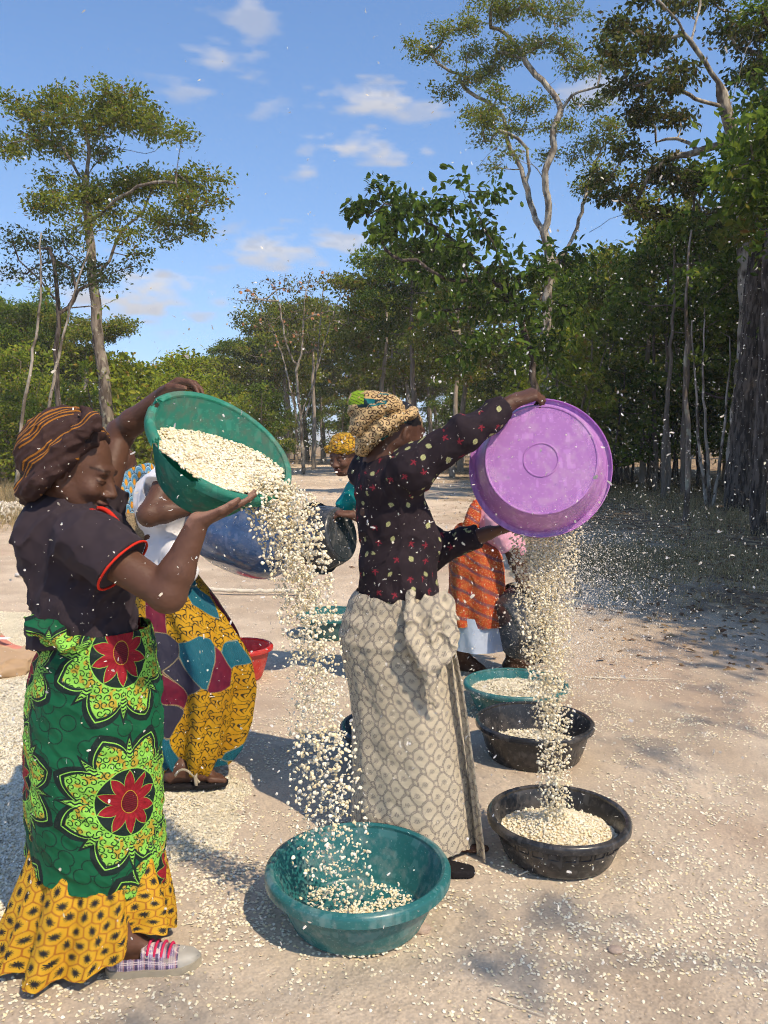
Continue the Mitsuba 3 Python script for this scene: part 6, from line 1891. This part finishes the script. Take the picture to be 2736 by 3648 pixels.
foot(b, (-1.02, 3.92, 0.10), (1, 0.1), 1.0, 0.02)
skin_mesh(k + "__body", b, 0.0055, 1.2, [(hc, hR, hs)])
g = Body()
g.ball((-1.041, 3.76, 1.289), (0.135, 0.16, 0.17), None, 0.03).ball((-1.021, 3.76, 1.048), (0.135, 0.15, 0.16), None, 0.05).ball((-0.979, 3.76, 1.376), (0.09, 0.14, 0.09), None, 0.05)
g.cone(CH, rs, 0.09, 0.075, 0.05).cone(rs, np.array(rs) * 0.75 + np.array(re) * 0.25, 0.078, 0.078, 0.03)
g.cone(CH, ls, 0.09, 0.075, 0.05).cone(ls, np.array(ls) * 0.5 + np.array(le) * 0.5, 0.078, 0.07, 0.03)
g.cone((-0.955, 3.62, 1.089), (-0.894, 3.58, 1.0), 0.06, 0.05, 0.04)
garment(k + "__blouse", g, 0.0065, "cloth_white", [((-1.008, 3.7, 0.922), (-0.25, 0, -1), 0.3), (np.array(rs) * 0.8 + np.array(re) * 0.2, np.array(re) - np.array(rs), 0.09)], 0.012, (10, 10, 6), 33)
hw = Body()
hw.ball(hc + hR @ np.array([-0.03, 0, 0.05]), (0.115, 0.10, 0.095), hR, 0.02)
garment(k + "__headscarf", hw, 0.005, "cloth_petal_print", (), 0.007, (18, 18, 18), 35)
skirt(k + "__skirt", [(0.97, -1.03, 3.76, 0.125, 0.14), (0.90, -1.01, 3.75, 0.16, 0.16), (0.80, -0.975, 3.74, 0.205, 0.19), (0.65, -0.925, 3.72, 0.255, 0.215), (0.50, -0.90, 3.71, 0.265, 0.225), (0.36, -0.90, 3.70, 0.255, 0.225), (0.24, -0.905, 3.69, 0.225, 0.225), (0.13, -0.905, 3.68, 0.17, 0.20), (0.09, -0.905, 3.67, 0.13, 0.165)],
      "cloth_patch_print", 240, 120, ((3, 0.008, 0.030, 0.9), (7, 0.010, 0.040, 0.6), (12, 0.004, 0.016, 0.8)), 45, drape=0.010, drape_f=(7, 6), hem=0.05)
fd = unit([1, 0.16, 0])
so = Body()
so.chain(np.array([-0.93, 3.52, 0.035]) + np.array([-0.06, 0.03, 0.13, 0.185])[:, None] * fd + np.array([0.01, 0.0, -0.006, 0.0])[:, None] * [0, 0, 1], [0.034, 0.034, 0.042, 0.036], 0.01)
garment(k + "__sandal", so, 0.004, "cloth_black", [((-0.86, 3.53, 0.044), (0, 0, 1), 0.5), ((-0.86, 3.53, 0.022), (0, 0, -1), 0.5)], 0.001)
put(k + "__sandal__strap", tube(catmull([(-0.84, 3.485, 0.05), (-0.845, 3.50, 0.10), (-0.845, 3.545, 0.105), (-0.84, 3.585, 0.05)], 16), 0.008, 6), "shoe_sole", True)
put(k + "__sandal__strap", tube(catmull([(-0.93, 3.47, 0.10), (-0.89, 3.465, 0.13), (-0.86, 3.485, 0.10), (-0.83, 3.50, 0.055)], 16), 0.006, 6), "shoe_sole", True)
label(k, "woman in a white blouse and yellow patchwork skirt carrying a baby behind the green basin", "person")
labels[k + "__skirt"] = {"label": "yellow skirt with teal and maroon patches"}

# ---- the baby on her back
k = numbered("person")
b = Body()
bc = np.array((-1.205, 3.73, 1.476))
head(b, bc, (0.2, 0.95, -0.1), (0.1, 0, 1), 0.66)
b.cone(bc + [0.0, 0, -0.04], bc + [0.02, 0.01, -0.12], 0.035, 0.05, 0.02).cone(bc + [0.02, 0.01, -0.12], bc + [0.03, 0.02, -0.33], 0.075, 0.085, 0.03)
skin_mesh(k + "__body", b, 0.004, 1.15)
g = Body()
g.ball((-1.201, 3.73, 1.302), (0.085, 0.115, 0.145), None, 0.03).ball((-1.186, 3.74, 1.16), (0.10, 0.13, 0.12), None, 0.05).cone((-1.173, 3.74, 1.42), (-1.089, 3.7, 1.447), 0.045, 0.04, 0.04)
garment(k + "__carrying_cloth", g, 0.005, "cloth_feather_print", [((-1.201, 3.73, 1.446), (-0.45, 0, 1), 0.13)], 0.007, (12, 12, 7), 37, uv=lambda v: np.stack([v[:, 0] + v[:, 1] * 0.5 + 3.0, v[:, 2] - 1.02], 1))
label(k, "baby with a bare head tied in a blue feather print cloth on the woman's back", "person")

# ---- the woman in teal with a yellow headscarf
k = numbered("person")
b = Body()
hc, hR, hs = head(b, (-0.254, 5.0, 1.505), (-0.52, -0.80, -0.34), (-0.15, -0.2, 0.95), 0.94)
NB = np.array((-0.133, 5.06, 1.338))
CH = np.array((0.025, 5.12, 1.122))
b.cone(hc + hR @ np.array([-0.03, 0, -0.05]), NB, 0.05, 0.058, 0.03).cone(NB, CH, 0.07, 0.11, 0.05).cone(CH, (0.09, 5.15, 0.88), 0.11, 0.12, 0.05)
rs, re, rw = (-0.206, 5.0, 1.266), (-0.107, 4.93, 1.044), (-0.223, 4.98, 1.158)
rs = (-0.169, 5.1, 1.272)
ls, le, lw = (0.112, 5.06, 1.262), (0.059, 4.95, 1.028), (-0.201, 4.99, 1.134)
b.cone(CH, rs, 0.08, 0.055, 0.05).cone(CH, ls, 0.08, 0.055, 0.05)
arm(b, ls, le, lw, (0.052, 0.040, 0.028))
arm(b, rs, (-0.355, 5.22, 1.059), (-0.425, 5.25, 0.872), (0.050, 0.040, 0.028))
hand(b, lw, (-0.9, 0.05, 0.10), (0.1, 0.2, -0.9), False, (38, 34, 20))
hand(b, (-0.425, 5.25, 0.872), (-0.4, -0.2, -0.8), (0.5, -0.6, 0.2), True, (30, 30, 20))
for s in (-1, 1):
    leg(b, (0.09 + 0.09 * s, 5.15, 0.86), (0.09 + 0.09 * s, 5.1, 0.47), (0.09 + 0.10 * s, 5.15, 0.09))
    foot(b, (0.09 + 0.10 * s, 5.15, 0.09), (-0.5, -0.85))
skin_mesh(k + "__body", b, 0.0052, 1.5, [(hc, hR, hs)])
g = Body()
g.ball(CH, (0.165, 0.13, 0.17), None, 0.03).cone(CH, (0.09, 5.15, 0.90), 0.125, 0.14, 0.05).cone(NB + np.array([0, 0.0, -0.02]), CH, 0.075, 0.11, 0.04)
g.cone(CH, rs, 0.09, 0.07, 0.05).cone(CH, ls, 0.09, 0.07, 0.05).cone(ls, np.array(ls) * 0.5 + np.array(le) * 0.5, 0.07, 0.066, 0.03).cone(rs, np.array(rs) * 0.6 + np.array((-0.355, 5.22, 1.059)) * 0.4, 0.07, 0.062, 0.03)
garment(k + "__dress", g, 0.006, "cloth_teal", (), 0.010, (12, 12, 7), 43)
skirt(k + "__skirt", [(0.95, 0.09, 5.15, 0.15, 0.14), (0.75, 0.09, 5.15, 0.19, 0.18), (0.4, 0.09, 5.15, 0.20, 0.19), (0.12, 0.09, 5.15, 0.21, 0.20)], "cloth_teal", 120, 50, ((5, 0.002, 0.014, 0.9),), 47)
h = Body()
h.ball(hc + hR @ np.array([-0.030, 0, 0.055]), (0.105, 0.095, 0.075), hR, 0.02)
h.chain([hc + hR @ np.array(q) for q in ((0.075, 0.0, 0.062), (0.05, -0.066, 0.055), (-0.03, -0.088, 0.035), (-0.10, -0.04, 0.0))], [0.020, 0.022, 0.024, 0.026], 0.012)
h.chain([hc + hR @ np.array(q) for q in ((0.075, 0.0, 0.062), (0.05, 0.066, 0.055), (-0.03, 0.088, 0.035), (-0.10, 0.04, 0.0))], [0.020, 0.022, 0.024, 0.026], 0.012)
garment(k + "__headscarf", h, 0.004, "cloth_petal_print", (), 0.006, (20, 20, 20), 49, extra=lambda q: 0.002 * np.sin(q[:, 2] * 210 + 3 * np.sin(q[:, 0] * 30)))
label(k, "woman in teal with a yellow headscarf looking down behind the leaf print blouse", "person")

# ---- the bending woman in orange
k = numbered("person")
b = Body()
hc, hR, hs = head(b, (0.882, 5.3, 1.26), (0.85, -0.1, -0.5), (0.5, 0, 0.86), 0.9)
NB, CH, HP = np.array((0.794, 5.36, 1.163)), np.array((0.72, 5.4, 1.035)), np.array((0.638, 5.42, 0.77))
b.cone(hc + hR @ np.array([-0.03, 0, -0.05]), NB, 0.05, 0.058, 0.03).cone(NB, CH, 0.07, 0.11, 0.05).cone(CH, HP, 0.11, 0.13, 0.05)
rs, re, rw = (0.733, 5.22, 1.059), (0.838, 5.18, 0.863), (0.879, 5.16, 0.697)
b.cone(CH, rs, 0.08, 0.055, 0.05)
arm(b, rs, re, rw, (0.052, 0.040, 0.028))
hand(b, rw, (0.15, 0.1, -0.97), (0.8, 0.3, 0.1), True, (40, 40, 25))
ls, le, lw = (0.804, 5.55, 1.043), (0.942, 5.55, 0.832), (0.979, 5.5, 0.607)
b.cone(CH, ls, 0.08, 0.055, 0.05)
arm(b, ls, le, lw, (0.052, 0.040, 0.028))
hand(b, lw, (0.1, -0.1, -0.97), (0.7, -0.6, 0.1), False, (40, 40, 25))
leg(b, HP + np.array([-0.05, -0.05, -0.05]), (0.532, 5.4, 0.359), (0.545, 5.47, 0.10), (0.085, 0.06, 0.044))
foot(b, (0.545, 5.47, 0.10), (0.8, -0.3))
leg(b, HP + np.array([0.05, 0.05, -0.05]), (0.864, 5.5, 0.337), (0.895, 5.50, 0.10), (0.085, 0.06, 0.044))
foot(b, (0.895, 5.50, 0.10), (0.8, -0.3))
skin_mesh(k + "__body", b, 0.006, 0.8, [(hc, hR, hs)])
g = Body()
g.cone(NB, CH, 0.08, 0.125, 0.05).cone(CH, HP, 0.128, 0.14, 0.05).cone(CH, rs, 0.09, 0.07, 0.05).cone(rs, np.array(rs) * 0.05 + np.array(re) * 0.95, 0.072, 0.060, 0.03).cone(CH, ls, 0.09, 0.07, 0.05).cone(ls, np.array(ls) * 0.1 + np.array(le) * 0.9, 0.07, 0.06, 0.03)
garment(k + "__blouse", g, 0.006, "cloth_pink", [(np.array(rs) * 0.12 + np.array(re) * 0.88, np.array(re) - np.array(rs), 0.09)], 0.010, (12, 12, 9), 53)
skirt(k + "__skirt", [(1.03, 0.60, 5.42, 0.10, 0.15), (0.93, 0.60, 5.42, 0.155, 0.18), (0.80, 0.625, 5.42, 0.185, 0.20), (0.65, 0.635, 5.42, 0.195, 0.205), (0.50, 0.64, 5.42, 0.20, 0.21), (0.36, 0.648, 5.42, 0.205, 0.21)], "cloth_orange_print", 220, 90, ((4, 0.004, 0.012, 0.8), (7, 0.002, 0.008, 0.9)), 55, drape=0.008, drape_f=(6, 9), hem=0.01)
skirt(k + "__underskirt", [(0.42, 0.645, 5.42, 0.19, 0.195), (0.30, 0.645, 5.42, 0.195, 0.20), (0.19, 0.645, 5.42, 0.20, 0.205)], "cloth_pale_blue", 160, 30, ((5, 0.003, 0.008, 0.9), (11, 0.001, 0.003, 0.9)), 57)
hw = Body()
hw.ball(hc + hR @ np.array([-0.03, 0, 0.05]), (0.11, 0.095, 0.09), hR, 0.02)
garment(k + "__headscarf", hw, 0.005, "cloth_pink", (), 0.007, (18, 18, 18), 58)
c_ = Body()
c_.chain(catmull([(0.577, 5.28, 0.992), (0.59, 5.3, 1.113), (0.635, 5.35, 1.186)], 5), [0.05, 0.045, 0.04, 0.035, 0.03], 0.03)
garment(k + "__shawl", c_, 0.005, "cloth_orange_print", (), 0.008, (14, 14, 9), 59, uv=lambda v: np.stack([v[:, 0] * 1.2, v[:, 2]], 1))
label(k, "bending woman in an orange print skirt and pink blouse behind the purple basin", "person")


# ------------------------------------------------------------------ small things lying about
srng = np.random.default_rng(4)
P = catmull([(-2.3, 8.55, 0.05), (-1.85, 8.42, 0.045), (-1.45, 8.33, 0.04), (-1.05, 8.30, 0.045), (-0.85, 8.26, 0.04)], 40)
scene["peeled_wood"] = {"type": "principled", "base_color": proc(lambda p, n, uv: mix([0.62, 0.55, 0.42], [0.72, 0.67, 0.55], fbm(p.x * 9, p.y * 40, p.z * 40, 3))), "roughness": 0.7}
put("pole", tube(P + srng.normal(0, 0.004, P.shape), 0.022 + srng.normal(0, 0.0015, 40), 9), "peeled_wood", True)
label("pole", "long pale peeled pole lying on the sand behind the patchwork skirt", "pole")
# the paper sack
scene["sack_paper"] = {"type": "twosided", "bsdf": {"type": "principled", "base_color": proc(lambda p, n, uv: mix(mix([0.40, 0.27, 0.155], [0.50, 0.345, 0.21], fbm(p.x * 8, p.y * 8, p.z * 8, 3)), [0.56, 0.22, 0.16], smoothstep(0.0, 0.03, p.y - 5.62) * smoothstep(0.0, 0.02, p.z - 0.06) * (noise(p.x * 9, p.y * 14) > 0.3))), "roughness": 0.8}}
b = Body()
b.ball((-2.86, 5.55, 0.07), (0.46, 0.34, 0.10), frame((0.1, 0, 1), (1, -0.4, 0)), 0.05).ball((-3.1, 5.75, 0.11), (0.30, 0.25, 0.11), None, 0.08)
garment("sack__bag", b, 0.012, "sack_paper", [((-2.9, 5.6, 0.01), (0, 0, -1), 1.0)], 0.03, (6, 6, 9), 61)
put("sack__label", grid(np.stack([*np.meshgrid(np.linspace(-2.80, -2.68, 6), np.linspace(5.62, 5.68, 5)), np.full((5, 6), 0.19)], -1)), "cloth_white", False)
label("sack", "crumpled brown paper sack lying half out of frame on the spread maize", "sack")
# cob, cob heap at the far left
cob = trimesh.creation.icosphere(1)
cv = np.array(cob.vertices)
rr = np.hypot(cv[:, 1], cv[:, 2])
cv[:, 0] *= 0.09
ang = np.arctan2(cv[:, 2], cv[:, 1])
cv[:, 1:] *= (0.022 + 0.002 * np.sin(ang * 9))[:, None]
def cobs(pos, rot):
    m = scatter((cv, np.array(cob.faces)), pos, rot, np.ones(len(pos)))
    c = np.array([(0.78, 0.72, 0.6), (0.7, 0.62, 0.48), (0.82, 0.78, 0.68)])[srng.choice(3, len(pos))]
    return m, np.repeat(c, len(cv), 0)
m, c = cobs(np.array([[-4.35, 9.45, 0.03]]), flat_rot(srng, 1, 0.05))
put("maize_cob", m, "maize", True, color=c)
label("maize_cob", "single pale maize cob lying alone on the sand at the left", "maize cob")
n = 800
a, r = srng.uniform(0, 6.28, n), np.sqrt(srng.random(n))
x, y = -8.6 + 2.2 * r * np.cos(a), 17.6 + 1.9 * r * np.sin(a)
m, c = cobs(np.c_[x, y, 0.04 + 0.24 * (1 - r ** 2) * srng.uniform(0.7, 1.0, n)], random_rot(srng, n))
put("cob_heap", m, "maize", True, color=c)
label("cob_heap", "low white heap of shelled cobs at the far left edge of the clearing", "cobs", kind="stuff")
# stones and clods
scene["stone_face"] = {"type": "principled", "base_color": proc(lambda p, n, uv: mix([0.34, 0.24, 0.18], [0.5, 0.4, 0.32], fbm(p.x * 30, p.y * 30, p.z * 30, 3))), "roughness": 0.9}
for i, (x, y, s_, txt) in enumerate(((2.62, 4.35, 0.03, "small pale stone on the sand right of the black basins"), (0.12, 2.48, 0.026, "yellowish clod of earth beside the front teal basin"), (1.95, 7.6, 0.05, "straw coloured lump on the shaded ground right of the falling husk"), (0.72, 2.38, 0.018, "small clod near the scuffed black basin"), (3.6, 14.6, 0.16, "orange brown clod on the shaded forest floor"))):
    st = trimesh.creation.icosphere(3)
    v = np.array(st.vertices)
    v = v * (0.75 + 0.5 * meshkit.fbm(v * 1.6 + i * 7, 3, i))[:, None] * [1.2, 0.95, 0.65]
    key = numbered("stone")
    put(key, (v * s_ + [x, y, float(ground_z(np.array([x]), np.array([y]))[0]) + s_ * 0.35], np.array(st.faces)), "stone_face", True)
    label(key, txt, "stone")
# a few straws and sticks
for i, (a, b_, r, txt) in enumerate((((0.49, 2.80, 0.010), (0.67, 2.85, 0.012), 0.003, "split dry maize stalk on the sand between the teal and black basins"), ((0.30, 2.16, 0.008), (0.44, 2.08, 0.008), 0.0022, "thin brown stick in front of the teal basin"), ((1.35, 5.3, 0.01), (1.9, 5.25, 0.012), 0.005, "reddish twig lying right of the falling husk"), ((-2.1, 5.2, 0.05), (-1.75, 5.32, 0.055), 0.006, "dry stalk on the spread maize by the paper sack"))):
    a, b_ = np.array(a), np.array(b_)
    key = numbered("stick")
    put(key, tube(catmull([a, (a + b_) / 2 + srng.normal(0, 0.012, 3) * [1, 1, 0.2], b_], 12), np.linspace(r, r * 0.5, 12), 6), "peeled_wood", True)
    label(key, txt, "stick")

# ------------------------------------------------------------------ the dusty air round everything
scene["haze"] = {"type": "cube", "to_world": T().translate([0, 50, 10.5]).scale([1650, 1750, 11.8]), "bsdf": {"type": "null"}, "interior": {"type": "ref", "id": "dusty_air"}}
label("haze", "thin dusty haze in the dry air", "haze", kind="stuff")
# ------------------------------------------------------------------ telling look-alike trees apart by what they stand near
_LOOK = {"kind_pole_a": "grey stemmed", "kind_pole_b": "very thin dark stemmed", "kind_pole_c": "tall pale stemmed", "kind_shrub_a": "low", "kind_shrub_b": "yellow green", "kind_shrub_c": "dark glossy", "kind_flat_a": "light flat crowned",
         "kind_flat_b": "dark flat crowned", "kind_flat_far": "wide flat crowned", "kind_tall_dense": "dense dark crowned"}
_NOUN = {"slender_tree": "sapling", "bushy_tree": "understorey bush", "canopy_tree": "deep canopy tree", "distant_tree": "distant tree", "spreading_tree": "spreading tree",
         "sunlit_bush": "sunlit bush", "bush_tree": "tree behind the bushes", "edge_bush": "rounded far bush", "shade_tree": "shade tree"}
_NEAR = ((-0.36, "behind the striped headscarf"), (-0.25, "above the raised green basin"), (-0.14, "beside the raised green basin"), (-0.03, "behind the yellow headscarf"), (0.05, "behind the tan headwrap"), (0.17, "above the raised dark sleeve"), (0.30, "above the purple basin"), (0.42, "right of the purple basin"), (9, "by the thick dark trunk"))
_by = {}
for _k, _d in scene.items():
    if _d.get("type") != "instance" or _k.startswith("far_woodland"):
        continue
    _n = _k.rsplit("_", 1)[0] if _k[-3:].isdigit() else _k
    _m = np.array(_d["to_world"].matrix, float)
    _r = _m[0, 3] / _m[1, 3]
    _where = next(t for lim, t in _NEAR if _r < lim) if abs(_r) < 0.5 else ("out of frame by the dark trunk" if _r > 0 else "out of frame by the pale sapling")
    _by.setdefault((_LOOK[_d["group"]["id"]], _NOUN[_n], _where), []).append((_m[1, 3], _k))
for (_a, _b, _c), _v in _by.items():
    _v.sort()
    _rank = {1: [""], 2: ["nearer ", "farther "], 3: ["nearest ", "middle ", "farthest "]}.get(len(_v))
    for _i, (_y, _k) in enumerate(_v):
        labels[_k] = {"label": f"{_rank[_i] if _rank else ''}{_a} {_b} {_c}", "category": "bush" if "bush" in _k and "tree" not in _k or _k.startswith("bushy") else "tree"}
        if not _rank:
            labels[_k]["group"] = f"{_a} {_b.split(' ')[0]} trees {_c}"
